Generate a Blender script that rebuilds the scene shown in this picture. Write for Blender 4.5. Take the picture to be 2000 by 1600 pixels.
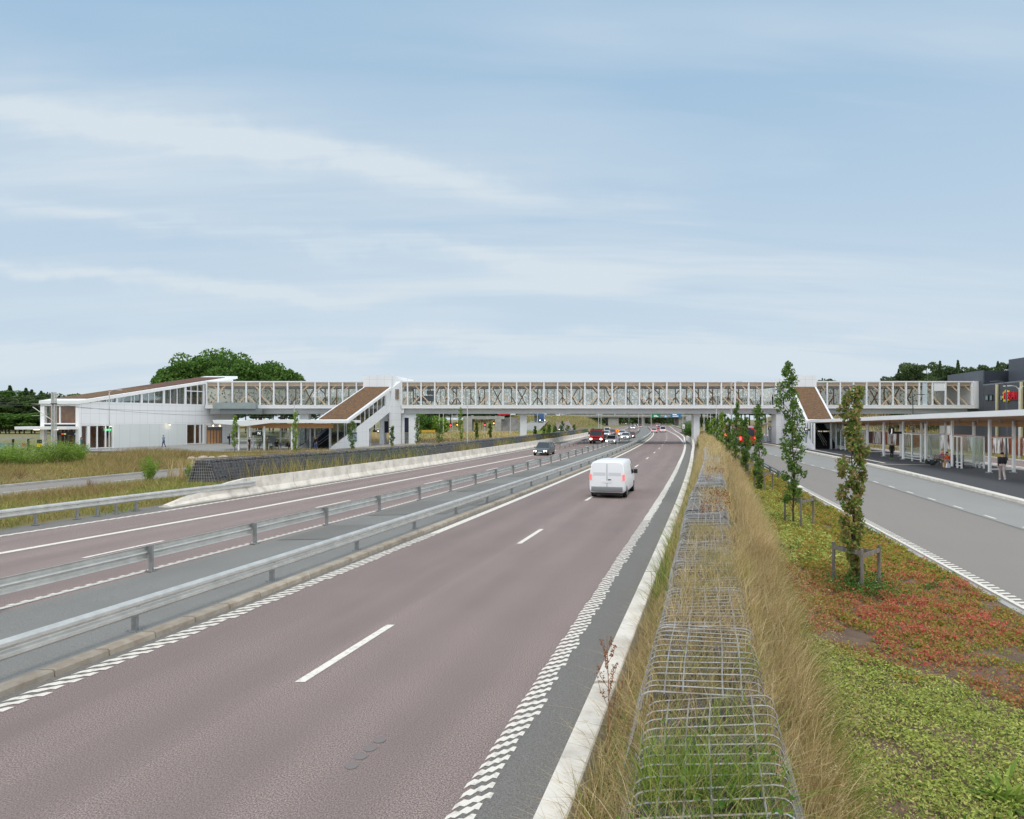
import bpy, bmesh, math, random
import numpy as np
from mathutils import Vector, Matrix
for o in list(bpy.data.objects): bpy.data.objects.remove(o)
R = math.radians
random.seed(7); rng = np.random.default_rng(7)
C = bpy.context.scene.collection
S = bpy.context.scene
# ---------------------------------------------------------------- camera
F = 1250.0; CX = 1000.0; HY = 818.0; CH = 4.3
cd = bpy.data.cameras.new('camera'); cam = bpy.data.objects.new('camera', cd); C.objects.link(cam)
cam.location = (0, 0, CH); cam.rotation_euler = (R(90), 0, 0)
cd.sensor_width = 36; cd.lens = 36*F/2000; cd.shift_y = 18/2000; cd.clip_end = 6000; cd.clip_start = .05
S.camera = cam
# ---------------------------------------------------------------- world
CLR, CLX, CLY = -30, 3, 1
SUN_EL, SUN_AZ = 62, 182          # azimuth clockwise from +Y
S.view_settings.view_transform = 'Standard'; S.view_settings.look = 'None'
S.view_settings.exposure = 0.58; S.view_settings.gamma = 1
W = bpy.data.worlds.new('World'); S.world = W; W.use_nodes = True
nt = W.node_tree; nt.nodes.clear()
def N(t, typ, **k):
    n = t.nodes.new(typ)
    for a, b in k.items(): setattr(n, a, b)
    return n
sky = N(nt, 'ShaderNodeTexSky', sky_type='NISHITA', sun_disc=False, sun_elevation=R(SUN_EL), sun_rotation=R(SUN_AZ), air_density=1.0, dust_density=1.0, ozone_density=1.0)
tc = N(nt, 'ShaderNodeTexCoord'); sep = N(nt, 'ShaderNodeSeparateXYZ'); nt.links.new(tc.outputs['Generated'], sep.inputs[0])
def mth(t, op, a, b=None, clamp=False):
    m = N(t, 'ShaderNodeMath', operation=op, use_clamp=clamp)
    for i, v in enumerate((a, b)):
        if v is None: continue
        if isinstance(v, (int, float)): m.inputs[i].default_value = v
        else: t.links.new(v, m.inputs[i])
    return m.outputs[0]
zz = mth(nt, 'ADD', mth(nt, 'MAXIMUM', sep.outputs[2], 0.0), 0.16)
cx = mth(nt, 'DIVIDE', sep.outputs[0], zz); cy = mth(nt, 'DIVIDE', sep.outputs[1], zz)
cmb = N(nt, 'ShaderNodeCombineXYZ'); nt.links.new(cx, cmb.inputs[0]); nt.links.new(cy, cmb.inputs[1])
mp = N(nt, 'ShaderNodeMapping'); mp.inputs['Rotation'].default_value = (0, 0, R(CLR)); mp.inputs['Scale'].default_value = (.34, 1.5, 1); mp.inputs['Location'].default_value = (CLX, CLY, 0)
nt.links.new(cmb.outputs[0], mp.inputs[0])
nz = N(nt, 'ShaderNodeTexNoise'); nz.inputs['Scale'].default_value = 1.15; nz.inputs['Detail'].default_value = 7; nz.inputs['Roughness'].default_value = .52; nz.inputs['Distortion'].default_value = .55
nt.links.new(mp.outputs[0], nz.inputs['Vector'])
nz2 = N(nt, 'ShaderNodeTexNoise'); nz2.inputs['Scale'].default_value = .55; nz2.inputs['Detail'].default_value = 3
nt.links.new(cmb.outputs[0], nz2.inputs['Vector'])
cr = N(nt, 'ShaderNodeMapRange'); cr.inputs[1].default_value = .44; cr.inputs[2].default_value = .72; nt.links.new(nz.outputs[0], cr.inputs[0])
cr2 = N(nt, 'ShaderNodeMapRange'); cr2.inputs[1].default_value = .35; cr2.inputs[2].default_value = .65; nt.links.new(nz2.outputs[0], cr2.inputs[0])
# thin high cloud thickens towards the horizon, where one looks through more of it
hz = N(nt, 'ShaderNodeMapRange'); hz.inputs[1].default_value = .62; hz.inputs[2].default_value = .0; hz.inputs[3].default_value = .10; hz.inputs[4].default_value = .86
nt.links.new(sep.outputs[2], hz.inputs[0])
cl = mth(nt, 'MULTIPLY', cr.outputs[0], mth(nt, 'ADD', mth(nt, 'MULTIPLY', cr2.outputs[0], .65), .25))
fac = mth(nt, 'ADD', hz.outputs[0], mth(nt, 'MULTIPLY', cl, .55), clamp=True)
mix = N(nt, 'ShaderNodeMix', data_type='RGBA'); nt.links.new(fac, mix.inputs['Factor'])
thin = N(nt, 'ShaderNodeMix', data_type='RGBA'); thin.inputs['Factor'].default_value = .84; thin.inputs[7].default_value = (1.62, 3.05, 4.55, 1)   # thin even veil over the clear sky
nt.links.new(sky.outputs[0], thin.inputs[6]); nt.links.new(thin.outputs[2], mix.inputs[6]); mix.inputs[7].default_value = (4.3, 4.85, 5.3, 1)
# long cirrus bands, by direction
yy = mth(nt, 'MAXIMUM', sep.outputs[1], .15); bu = mth(nt, 'DIVIDE', sep.outputs[0], yy); bv = mth(nt, 'DIVIDE', sep.outputs[2], yy)
wn = N(nt, 'ShaderNodeTexNoise'); wn.inputs['Scale'].default_value = 3.2; wn.inputs['Detail'].default_value = 6; wn.inputs['Roughness'].default_value = .6; nt.links.new(tc.outputs['Generated'], wn.inputs['Vector'])
wob = mth(nt, 'MULTIPLY', mth(nt, 'SUBTRACT', wn.outputs[0], .5), .16)
fmp = N(nt, 'ShaderNodeMapping'); fmp.inputs['Rotation'].default_value = (0, 0, R(-28)); fmp.inputs['Scale'].default_value = (1.2, 9, 1); nt.links.new(cmb.outputs[0], fmp.inputs[0])
fn = N(nt, 'ShaderNodeTexNoise'); fn.inputs['Scale'].default_value = 1.4; fn.inputs['Detail'].default_value = 6; fn.inputs['Distortion'].default_value = .4; nt.links.new(fmp.outputs[0], fn.inputs['Vector'])
def band(v0, slope, w, u0, u1, amp):
    d = mth(nt, 'ADD', mth(nt, 'SUBTRACT', bv, mth(nt, 'ADD', mth(nt, 'MULTIPLY', bu, slope), v0)), wob)
    g = mth(nt, 'DIVIDE', d, w); g = mth(nt, 'POWER', 2.718, mth(nt, 'MULTIPLY', mth(nt, 'MULTIPLY', g, g), -1))
    f = N(nt, 'ShaderNodeMapRange', interpolation_type='SMOOTHSTEP'); f.inputs[1].default_value = u1; f.inputs[2].default_value = u0; nt.links.new(bu, f.inputs[0])
    k = mth(nt, 'MULTIPLY', mth(nt, 'MULTIPLY', g, f.outputs[0]), mth(nt, 'GREATER_THAN', sep.outputs[1], 0))
    return mth(nt, 'MULTIPLY', mth(nt, 'MULTIPLY', k, amp), mth(nt, 'MAXIMUM', mth(nt, 'MULTIPLY', mth(nt, 'SUBTRACT', mth(nt, 'ADD', nz.outputs[0], mth(nt, 'MULTIPLY', fn.outputs[0], .8)), .55), 2.6), 0.))
tot = fac
for a in ((.355, -.185, .024, -.3, .55, .37), (.45, -.10, .06, -.8, .0, .22), (.185, -.07, .012, -.5, .0, .3), (.235, -.15, .014, -.1, .25, .22), (.30, -.16, .10, .2, 1.2, .16), (.12, .02, .015, .3, 1.0, .3)):
    tot = mth(nt, 'ADD', tot, band(*a))
tot = mth(nt, 'MINIMUM', tot, 1.0); nt.links.new(tot, mix.inputs['Factor'])
# fill light added to the unseen sky overhead, behind and beside the camera
def mr(v, a, b, lo, hi):
    m = N(nt, 'ShaderNodeMapRange', interpolation_type='SMOOTHSTEP'); m.inputs[1].default_value = a; m.inputs[2].default_value = b; m.inputs[3].default_value = lo; m.inputs[4].default_value = hi; nt.links.new(v, m.inputs[0]); return m.outputs[0]
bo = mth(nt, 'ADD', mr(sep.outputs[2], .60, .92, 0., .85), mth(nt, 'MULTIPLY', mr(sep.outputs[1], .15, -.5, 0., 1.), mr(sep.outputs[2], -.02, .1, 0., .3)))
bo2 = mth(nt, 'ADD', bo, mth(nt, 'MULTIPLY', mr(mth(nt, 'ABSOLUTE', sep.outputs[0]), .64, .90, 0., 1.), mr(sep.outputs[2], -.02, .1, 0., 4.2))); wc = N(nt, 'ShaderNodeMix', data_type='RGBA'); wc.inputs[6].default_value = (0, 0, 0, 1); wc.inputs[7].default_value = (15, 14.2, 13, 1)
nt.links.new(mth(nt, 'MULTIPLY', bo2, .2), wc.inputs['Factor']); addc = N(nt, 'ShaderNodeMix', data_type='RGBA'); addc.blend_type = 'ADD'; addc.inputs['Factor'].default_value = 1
bg = N(nt, 'ShaderNodeBackground'); bg.inputs[1].default_value = .105
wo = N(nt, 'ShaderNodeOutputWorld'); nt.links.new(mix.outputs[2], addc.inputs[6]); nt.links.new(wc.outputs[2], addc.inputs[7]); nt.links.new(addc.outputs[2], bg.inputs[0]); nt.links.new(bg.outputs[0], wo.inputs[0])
# ---------------------------------------------------------------- sun
sd = bpy.data.lights.new('sun', 'SUN'); sd.energy = 1.15; sd.angle = R(20); sd.color = (1, .90, .77)
so = bpy.data.objects.new('sun', sd); C.objects.link(so)
dv = Vector((math.sin(R(SUN_AZ))*math.cos(R(SUN_EL)), math.cos(R(SUN_AZ))*math.cos(R(SUN_EL)), math.sin(R(SUN_EL))))
so.rotation_euler = dv.to_track_quat('Z', 'Y').to_euler(); so.location = (0, 0, 60)
S.cycles.max_bounces = 6; S.cycles.diffuse_bounces = 3; S.cycles.transparent_max_bounces = 12
# ---------------------------------------------------------------- helpers
def X(px, Y): return (px-CX)*Y/F
def Z(py, Y): return CH+(HY-py)*Y/F
def GY(py, z=0): return F*(CH-z)/(py-HY)
def lin(c): return tuple((x/12.92 if x <= .04045 else ((x+.055)/1.055)**2.4) for x in c)
def rgb(r, g, b): return lin((r/255, g/255, b/255))
MT = {}
def M(name, col, rough=.6, col2=None, scale=4., bump=0., metal=0., emit=0., island=None, detail=5, alpha=None, spec=.5, coords='Object', stretch=None, ramp=(.35, .65), bscale=None, trans=0):
    m = bpy.data.materials.new(name); m.use_nodes = True; t = m.node_tree
    p = t.nodes['Principled BSDF']; p.inputs['Roughness'].default_value = rough; p.inputs['Metallic'].default_value = metal
    p.inputs['Specular IOR Level'].default_value = spec
    p.inputs['Base Color'].default_value = (*col, 1)
    co = N(t, 'ShaderNodeTexCoord'); v = co.outputs[coords]
    if stretch:
        mm = N(t, 'ShaderNodeMapping'); mm.inputs['Scale'].default_value = stretch; t.links.new(v, mm.inputs[0]); v = mm.outputs[0]
    last = None
    if col2 is not None:
        n = N(t, 'ShaderNodeTexNoise'); n.inputs['Scale'].default_value = scale; n.inputs['Detail'].default_value = detail; n.inputs['Roughness'].default_value = .62
        t.links.new(v, n.inputs['Vector'])
        r = N(t, 'ShaderNodeMapRange'); r.inputs[1].default_value = ramp[0]; r.inputs[2].default_value = ramp[1]; t.links.new(n.outputs[0], r.inputs[0])
        x = N(t, 'ShaderNodeMix', data_type='RGBA'); x.inputs[6].default_value = (*col, 1); x.inputs[7].default_value = (*col2, 1); t.links.new(r.outputs[0], x.inputs['Factor'])
        last = x.outputs[2]
    if island:
        g = N(t, 'ShaderNodeNewGeometry'); cr = N(t, 'ShaderNodeValToRGB'); e = cr.color_ramp.elements
        cr.color_ramp.interpolation = 'LINEAR'
        while len(e) < len(island): e.new(.5)
        for i, c in enumerate(island): e[i].position = i/(len(island)-1); e[i].color = (*c, 1)
        t.links.new(g.outputs['Random Per Island'], cr.inputs[0])
        if last:
            x = N(t, 'ShaderNodeMix', data_type='RGBA'); x.blend_type = 'MULTIPLY'; x.inputs['Factor'].default_value = 1
            t.links.new(cr.outputs[0], x.inputs[6]); t.links.new(last, x.inputs[7]); last = x.outputs[2]
        else: last = cr.outputs[0]
    if last: t.links.new(last, p.inputs['Base Color'])
    if bump:
        n = N(t, 'ShaderNodeTexNoise'); n.inputs['Scale'].default_value = bscale or scale*3; n.inputs['Detail'].default_value = 4; t.links.new(v, n.inputs['Vector'])
        b = N(t, 'ShaderNodeBump'); b.inputs['Strength'].default_value = bump; b.inputs['Distance'].default_value = .02; t.links.new(n.outputs[0], b.inputs['Height']); t.links.new(b.outputs[0], p.inputs['Normal'])
    if emit: p.inputs['Emission Color'].default_value = (*col, 1); p.inputs['Emission Strength'].default_value = emit
    if alpha is not None: p.inputs['Alpha'].default_value = alpha
    if trans:
        o = t.nodes['Material Output']; tr = N(t, 'ShaderNodeBsdfTranslucent'); t.links.new(last, tr.inputs[0]) if last else None
        if not last: tr.inputs[0].default_value = (*col, 1)
        ms = N(t, 'ShaderNodeMixShader'); ms.inputs[0].default_value = trans; t.links.new(p.outputs[0], ms.inputs[1]); t.links.new(tr.outputs[0], ms.inputs[2]); t.links.new(ms.outputs[0], o.inputs[0])
    MT[name] = m; return m
class MB:
    def __init__(s): s.v = []; s.f = []; s.m = []; s.uv = None
    def add(s, vs, fs, mi=0):
        b = len(s.v); s.v += [tuple(map(float, v)) for v in vs]; s.f += [tuple(b+i for i in f) for f in fs]; s.m += [mi]*len(fs)
    def hexa(s, b, t, mi=0):      # 4 bottom points, 4 top points, same order
        s.add(list(b)+list(t), [(3, 2, 1, 0), (4, 5, 6, 7), (0, 1, 5, 4), (1, 2, 6, 5), (2, 3, 7, 6), (3, 0, 4, 7)], mi); return s
    def box(s, x0, x1, y0, y1, z0, z1, mi=0):
        return s.hexa([(x0, y0, z0), (x1, y0, z0), (x1, y1, z0), (x0, y1, z0)], [(x0, y0, z1), (x1, y0, z1), (x1, y1, z1), (x0, y1, z1)], mi)
    def bar(s, p, q, w, h=None, up=(0, 0, 1), mi=0):   # rectangular bar from p to q
        h = h or w; p = Vector(p); q = Vector(q); d = (q-p).normalized(); u = Vector(up)
        if abs(d.dot(u)) > .98: u = Vector((0, 1, 0))
        a = d.cross(u).normalized()*w/2; b = a.cross(d).normalized()*h/2
        return s.hexa([p-a-b, p+a-b, p+a+b, p-a+b], [q-a-b, q+a-b, q+a+b, q-a+b], mi)
    def tube(s, pts, r, n=6, mi=0, cap=True):
        pts = [Vector(p) for p in pts]; rs = r if isinstance(r, (list, tuple)) else [r]*len(pts); vs = []; fs = []
        for i, p in enumerate(pts):
            d = (pts[min(i+1, len(pts)-1)]-pts[max(i-1, 0)]).normalized()
            u = Vector((0, 0, 1)) if abs(d.z) < .9 else Vector((1, 0, 0))
            a = d.cross(u).normalized(); b = d.cross(a).normalized()
            for k in range(n):
                an = 2*math.pi*k/n; vs.append(p+(a*math.cos(an)+b*math.sin(an))*rs[i])
        for i in range(len(pts)-1):
            for k in range(n): fs.append((i*n+k, i*n+(k+1) % n, (i+1)*n+(k+1) % n, (i+1)*n+k))
        if cap: fs += [tuple(range(n))[::-1], tuple((len(pts)-1)*n+k for k in range(n))]
        s.add(vs, fs, mi); return s
    def wall(s, p0, p1, z0, z1, th, zb=None, zt=None, mi=0):  # wall p0->p1 (x,y); z0,z1 bottom/top at p0; zb,zt at p1; thickness to the left of the direction
        zb = z0 if zb is None else zb; zt = z1 if zt is None else zt
        d = Vector((p1[0]-p0[0], p1[1]-p0[1])).normalized(); n = Vector((-d.y, d.x))*th
        a, b, c, e = (p0[0], p0[1]), (p1[0], p1[1]), (p1[0]+n.x, p1[1]+n.y), (p0[0]+n.x, p0[1]+n.y)
        return s.hexa([(*a, z0), (*b, zb), (*c, zb), (*e, z0)], [(*a, z1), (*b, zt), (*c, zt), (*e, z1)], mi)
    def prism(s, poly, axis, t0, t1, mi=0):   # polygon in the plane normal to axis, extruded t0..t1
        def w(p, t): return (t, p[0], p[1]) if axis == 'x' else ((p[0], t, p[1]) if axis == 'y' else (p[0], p[1], t))
        n = len(poly); s.add([w(p, t0) for p in poly]+[w(p, t1) for p in poly], [tuple(range(n))[::-1], tuple(range(n, 2*n))]+[(i, (i+1) % n, n+(i+1) % n, n+i) for i in range(n)], mi); return s
    def sphere(s, c, r, sc=(1, 1, 1), seg=10, ring=6, mi=0, jit=0):
        vs = [(c[0], c[1], c[2]+r*sc[2])]; fs = []
        for i in range(1, ring):
            a = math.pi*i/ring
            for k in range(seg):
                b = 2*math.pi*k/seg; rr = r*(1+random.uniform(-jit, jit))
                vs.append((c[0]+rr*sc[0]*math.sin(a)*math.cos(b), c[1]+rr*sc[1]*math.sin(a)*math.sin(b), c[2]+rr*sc[2]*math.cos(a)))
        vs.append((c[0], c[1], c[2]-r*sc[2])); L = len(vs)-1
        for k in range(seg):
            fs.append((0, 1+k, 1+(k+1) % seg)); fs.append((L, 1+(ring-2)*seg+(k+1) % seg, 1+(ring-2)*seg+k))
            for i in range(ring-2): fs.append((1+i*seg+k, 1+(i+1)*seg+k, 1+(i+1)*seg+(k+1) % seg, 1+i*seg+(k+1) % seg))
        s.add(vs, fs, mi); return s
    def build(s, name, mat, parent=None, smooth=False, world=True, fix=True):
        me = bpy.data.meshes.new(name); me.from_pydata(s.v, [], s.f)
        mats = mat if isinstance(mat, list) else [mat]
        for m in mats: me.materials.append(m)
        if len(mats) > 1: me.polygons.foreach_set('material_index', s.m)
        if fix:
            bm = bmesh.new(); bm.from_mesh(me); bmesh.ops.recalc_face_normals(bm, faces=bm.faces); bm.to_mesh(me); bm.free()
        if smooth: me.polygons.foreach_set('use_smooth', [True]*len(me.polygons))
        if s.uv is not None:
            l = me.uv_layers.new(name='UVMap'); li = np.empty(len(me.loops), np.int32); me.loops.foreach_get('vertex_index', li)
            l.data.foreach_set('uv', np.array(s.uv, np.float32)[li].ravel())
        me.update(); o = bpy.data.objects.new(name, me); C.objects.link(o)
        if parent:
            o.parent = parent
            if world: bpy.context.view_layer.update(); o.matrix_parent_inverse = parent.matrix_world.inverted()
        return o
def npmesh(name, verts, faces_list, mat, parent=None, smooth=False):   # faces_list: list of int arrays (n,k)
    me = bpy.data.meshes.new(name); me.vertices.add(len(verts)); me.vertices.foreach_set('co', np.asarray(verts, np.float32).ravel())
    tot = np.concatenate([np.full(len(f), f.shape[1], np.int32) for f in faces_list]); idx = np.concatenate([f.ravel() for f in faces_list]).astype(np.int32)
    me.loops.add(len(idx)); me.loops.foreach_set('vertex_index', idx); me.polygons.add(len(tot))
    st = np.concatenate([[0], np.cumsum(tot)[:-1]]).astype(np.int32); me.polygons.foreach_set('loop_start', st); me.polygons.foreach_set('loop_total', tot)
    if smooth: me.polygons.foreach_set('use_smooth', np.ones(len(tot), bool))
    me.materials.append(mat); me.update(calc_edges=True); me.validate()
    o = bpy.data.objects.new(name, me); C.objects.link(o)
    if parent: o.parent = parent
    return o
def E(name, label, cat, loc=(0, 0, 0), rz=0, group=None, kind=None):
    o = bpy.data.objects.new(name, None); C.objects.link(o); o.location = loc; o.rotation_euler = (0, 0, rz); o.empty_display_size = .3
    tag(o, label, cat, group, kind); bpy.context.view_layer.update(); return o
def tag(o, label=None, cat=None, group=None, kind=None):
    for k, v in (('label', label), ('category', cat), ('group', group), ('kind', kind)):
        if v: o[k] = v
    return o
def copytree(o, parent=None):
    c = o.copy(); C.objects.link(c); c.parent = parent
    for ch in list(o.children): copytree(ch, c)
    return c
def leaves(name, pts, size, mat, parent=None, up=.0, asp=.55, smooth=False):
    n = len(pts); a = rng.normal(size=(n, 3)); a[:, 2] *= 1-up; a /= np.linalg.norm(a, axis=1)[:, None]
    b = rng.normal(size=(n, 3)); b -= (b*a).sum(1)[:, None]*a; b /= np.linalg.norm(b, axis=1)[:, None]
    sz = (size*rng.uniform(.6, 1.35, n))[:, None] if np.isscalar(size) else (size*rng.uniform(.6, 1.35, n))[:, None]
    v = np.stack([pts-a*sz*.5, pts+b*sz*.5*asp, pts+a*sz*.5, pts-b*sz*.5*asp], 1).reshape(-1, 3)
    return npmesh(name, v, [np.arange(4*n).reshape(n, 4)], mat, parent, smooth)
def blades(name, root, h, w, lean, mat, parent=None, prof=(1, .85, .6), segs=3, spread=.35):
    n = len(root); an = rng.uniform(0, 2*np.pi, n); ld = np.asarray(lean)+rng.normal(size=(n, 2))*spread
    s = np.stack([np.cos(an), np.sin(an), np.zeros(n)], 1)*(w*rng.uniform(.7, 1.3, n))[:, None]*.5
    vs = []
    for i in range(segs+1):
        t = i/segs; c = root.copy(); c[:, :2] += ld*(h*t**1.8)[:, None]; c[:, 2] += h*(t-.18*np.minimum(1.6, (ld**2).sum(1))*t*t)
        if i < segs: vs += [c-s*prof[i], c+s*prof[i]]
        else: vs.append(c)
    k = len(vs); V = np.stack(vs, 1).reshape(-1, 3); b = np.arange(n)[:, None]*k
    q = np.concatenate([b+np.array([[2*i, 2*i+1, 2*i+3, 2*i+2]]) for i in range(segs-1)]); t3 = b+np.array([[2*segs-2, 2*segs-1, 2*segs]])
    return npmesh(name, V, [q, t3], mat, parent)
_fc = bpy.data.curves.new('font', 'FONT')
def text(s, size, mat, parent, mtx, ext=.01, name='lettering', align='CENTER'):
    c = bpy.data.curves.new('lettering', 'FONT'); c.body = s; c.size = size; c.extrude = ext; c.align_x = align; c.align_y = 'CENTER'; c.offset = size*.018
    o = bpy.data.objects.new('tmp', c); C.objects.link(o); bpy.context.view_layer.update()
    me = bpy.data.meshes.new_from_object(o.evaluated_get(bpy.context.evaluated_depsgraph_get())); bpy.data.objects.remove(o)
    me.materials.clear(); me.materials.append(mat); t = bpy.data.objects.new(name, me); C.objects.link(t)
    t.matrix_world = mtx; 
    if parent: t.parent = parent; t.matrix_parent_inverse = parent.matrix_world.inverted()
    return t
# ---- the motorway's line: left edge line of the near carriageway
def RX(y):
    y = np.asarray(y, float); c = np.minimum(y, 225.)
    return -10.8+.335*c-.0003*c*c+.2*np.maximum(y-225, 0)
def RS(y): return np.where(np.asarray(y, float) < 225, .335-.0006*np.asarray(y, float), .2)
def P(y, off, z=0.):
    s = float(RS(y)); n = math.hypot(1, s); return Vector((float(RX(y))+off*n, y, z))
def tab(*p):
    ys = [a for a, b in p]; os_ = [b for a, b in p]
    return lambda y: float(np.interp(y, ys, os_))
def yr(y0, y1, near=1., g=.03):
    out = [y0]
    while out[-1] < y1: out.append(min(y1, out[-1]+max(near, g*out[-1])))
    return out
def cf(o): return o if callable(o) else (lambda y: o)
def ribbon(name, o0, o1, y0, y1, z, mat, n=1, near=1., build=True, mb=None, z1=None):
    o0 = cf(o0); o1 = cf(o1); mb = mb or MB(); ys = yr(y0, y1, near); b = len(mb.v); mb.uv = mb.uv or []; z1 = z if z1 is None else z1
    for y in ys:
        for k in range(n+1):
            o = o0(y)+(o1(y)-o0(y))*k/n; mb.v.append(tuple(P(y, o, z+(z1-z)*k/n))); mb.uv.append((o, y*1.04))
    for i in range(len(ys)-1):
        for k in range(n): mb.f.append((b+i*(n+1)+k, b+i*(n+1)+k+1, b+(i+1)*(n+1)+k+1, b+(i+1)*(n+1)+k)); mb.m.append(0)
    return mb.build(name, mat, fix=False) if build else mb
def sweep(mb, prof, off, ys, z=0, closed=True, mi=0, caps=True):
    off = cf(off); vs = []; n = len(prof); fs = []
    for y in ys:
        for (o, h) in prof: vs.append(P(y, off(y)+o, z+h))
    for i in range(len(ys)-1):
        for k in range(n if closed else n-1): fs.append((i*n+k, i*n+(k+1) % n, (i+1)*n+(k+1) % n, (i+1)*n+k))
    if closed and caps: fs += [tuple(range(n)), tuple((len(ys)-1)*n+k for k in range(n))[::-1]]
    mb.add(vs, fs, mi)
# ---------------------------------------------------------------- materials
def asphalt(name, c1, c2, c3, streak=True, tracks=False):
    m = M(name, c1, rough=.88, spec=.3); t = m.node_tree; p = t.nodes['Principled BSDF']
    uv = N(t, 'ShaderNodeTexCoord')
    a = N(t, 'ShaderNodeTexNoise'); a.inputs['Scale'].default_value = 50; a.inputs['Detail'].default_value = 4; a.inputs['Roughness'].default_value = .85; t.links.new(uv.outputs['Object'], a.inputs[0])
    r = N(t, 'ShaderNodeMapRange'); r.inputs[1].default_value = .40; r.inputs[2].default_value = .60; t.links.new(a.outputs[0], r.inputs[0])
    x = N(t, 'ShaderNodeMix', data_type='RGBA'); x.inputs[6].default_value = (*c1, 1); x.inputs[7].default_value = (*c2, 1); t.links.new(r.outputs[0], x.inputs['Factor'])
    mp = N(t, 'ShaderNodeMapping'); mp.inputs['Scale'].default_value = (1.1, .09, 1); t.links.new(uv.outputs['UV'], mp.inputs[0])
    b = N(t, 'ShaderNodeTexNoise'); b.inputs['Scale'].default_value = 1; b.inputs['Detail'].default_value = 3; t.links.new(mp.outputs[0], b.inputs[0])
    b2 = N(t, 'ShaderNodeTexNoise'); b2.inputs['Scale'].default_value = .45; b2.inputs['Detail'].default_value = 5; t.links.new(uv.outputs['Object'], b2.inputs[0])
    s = mth(t, 'ADD', mth(t, 'MULTIPLY', b.outputs[0], .35 if streak else .2), mth(t, 'ADD', mth(t, 'MULTIPLY', b2.outputs[0], .2 if streak else .5), .225 if streak else .15))
    if tracks:   # darker wheel tracks and the darker paved left lane, by distance from the edge line
        sp = N(t, 'ShaderNodeSeparateXYZ'); t.links.new(uv.outputs['UV'], sp.inputs[0]); of = sp.outputs[0]
        w1 = mth(t, 'MULTIPLY', mth(t, 'COSINE', mth(t, 'MULTIPLY', mth(t, 'SUBTRACT', of, .95), 2*math.pi/1.78)), .04)
        w2 = mth(t, 'MULTIPLY', mth(t, 'MULTIPLY', mth(t, 'LESS_THAN', of, 3.42), mth(t, 'GREATER_THAN', of, 0)), .05)
        s = mth(t, 'ADD', mth(t, 'ADD', s, w1), w2)
    r2 = N(t, 'ShaderNodeMapRange'); r2.inputs[1].default_value = .40; r2.inputs[2].default_value = .62; r2.inputs[3].default_value = .0; r2.inputs[4].default_value = .62; t.links.new(s, r2.inputs[0])
    y = N(t, 'ShaderNodeMix', data_type='RGBA'); t.links.new(r2.outputs[0], y.inputs['Factor']); t.links.new(x.outputs[2], y.inputs[6]); y.inputs[7].default_value = (*c3, 1)
    t.links.new(y.outputs[2], p.inputs['Base Color'])
    bu = N(t, 'ShaderNodeBump'); bu.inputs['Strength'].default_value = .5; bu.inputs['Distance'].default_value = .01; t.links.new(a.outputs[0], bu.inputs['Height']); t.links.new(bu.outputs[0], p.inputs['Normal'])
    return m
A_red = asphalt('red_asphalt', rgb(74, 63, 61), rgb(181, 162, 156), rgb(116, 103, 100), tracks=True)
A_gry = asphalt('grey_asphalt', rgb(92, 89, 86), rgb(142, 139, 134), rgb(108, 106, 102))
A_med = asphalt('median_asphalt', rgb(106, 105, 102), rgb(146, 145, 141), rgb(118, 117, 114), False)
A_drk = asphalt('patch_asphalt', rgb(100, 98, 94), rgb(134, 132, 128), rgb(110, 108, 104), False)
A_bus = asphalt('bus_road_asphalt', rgb(116, 110, 104), rgb(156, 149, 142), rgb(130, 125, 120))
A_bus2 = asphalt('bus_lane_asphalt', rgb(130, 128, 124), rgb(164, 162, 158), rgb(140, 138, 134), False)
A_plat = asphalt('platform_asphalt', rgb(62, 63, 66), rgb(92, 93, 96), rgb(76, 77, 80), False)
PAINT = M('road_paint', rgb(226, 219, 208), .7, rgb(176, 168, 158), 9, ramp=(.5, .75))
CONC = M('pale_concrete', rgb(224, 217, 206), .85, rgb(182, 175, 164), 1.3, bump=.3, detail=9, ramp=(.42, .72))
CONC2 = M('grey_concrete', rgb(176, 174, 168), .85, rgb(150, 148, 143), 1.2, bump=.15)
KERBM = M('kerb_stone', rgb(176, 168, 155), .85, rgb(150, 138, 124), 3, island=[(.75, .75, .75), (1, .98, .95), (.88, .85, .8)], bump=.3)
GALV = M('galvanised_steel', rgb(182, 182, 178), .45, rgb(202, 202, 198), 3, metal=.35)
POSTM = M('weathered_post_steel', rgb(122, 124, 124), .55, rgb(146, 147, 146), 5, metal=.3)
WIRE = M('gabion_wire', rgb(158, 159, 160), .55, rgb(128, 120, 110), 3, metal=.2, ramp=(.45, .65))
DWIRE = M('dark_gabion_wire', rgb(112, 112, 115), .6, metal=.2)
STONE = M('gabion_stone', rgb(110, 110, 112), .9, rgb(78, 78, 80), 9, island=[rgb(190, 190, 192), rgb(235, 235, 238), rgb(150, 150, 152)], bump=.4)
DSTONE = M('dark_gabion_stone', rgb(106, 106, 108), .9, rgb(74, 74, 76), 6, island=[rgb(190, 190, 192), rgb(235, 235, 238), rgb(150, 150, 152)], bump=.4)
WHITE = M('white_cladding', rgb(232, 231, 229), .55, rgb(224, 225, 227), .6)
WHITE2 = M('white_paint', rgb(226, 227, 228), .5)
GREYP = M('grey_paint', rgb(150, 151, 150), .6, rgb(140, 141, 141), .8)
BEAM = M('beam_paint', rgb(205, 204, 202), .6, rgb(196, 195, 193), .6)
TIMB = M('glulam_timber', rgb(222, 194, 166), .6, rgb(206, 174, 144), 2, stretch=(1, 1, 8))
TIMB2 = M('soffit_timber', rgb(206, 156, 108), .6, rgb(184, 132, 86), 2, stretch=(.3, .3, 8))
TIMB3 = M('inner_timber', rgb(150, 98, 50), .6, rgb(120, 74, 34), 1.5)
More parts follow.
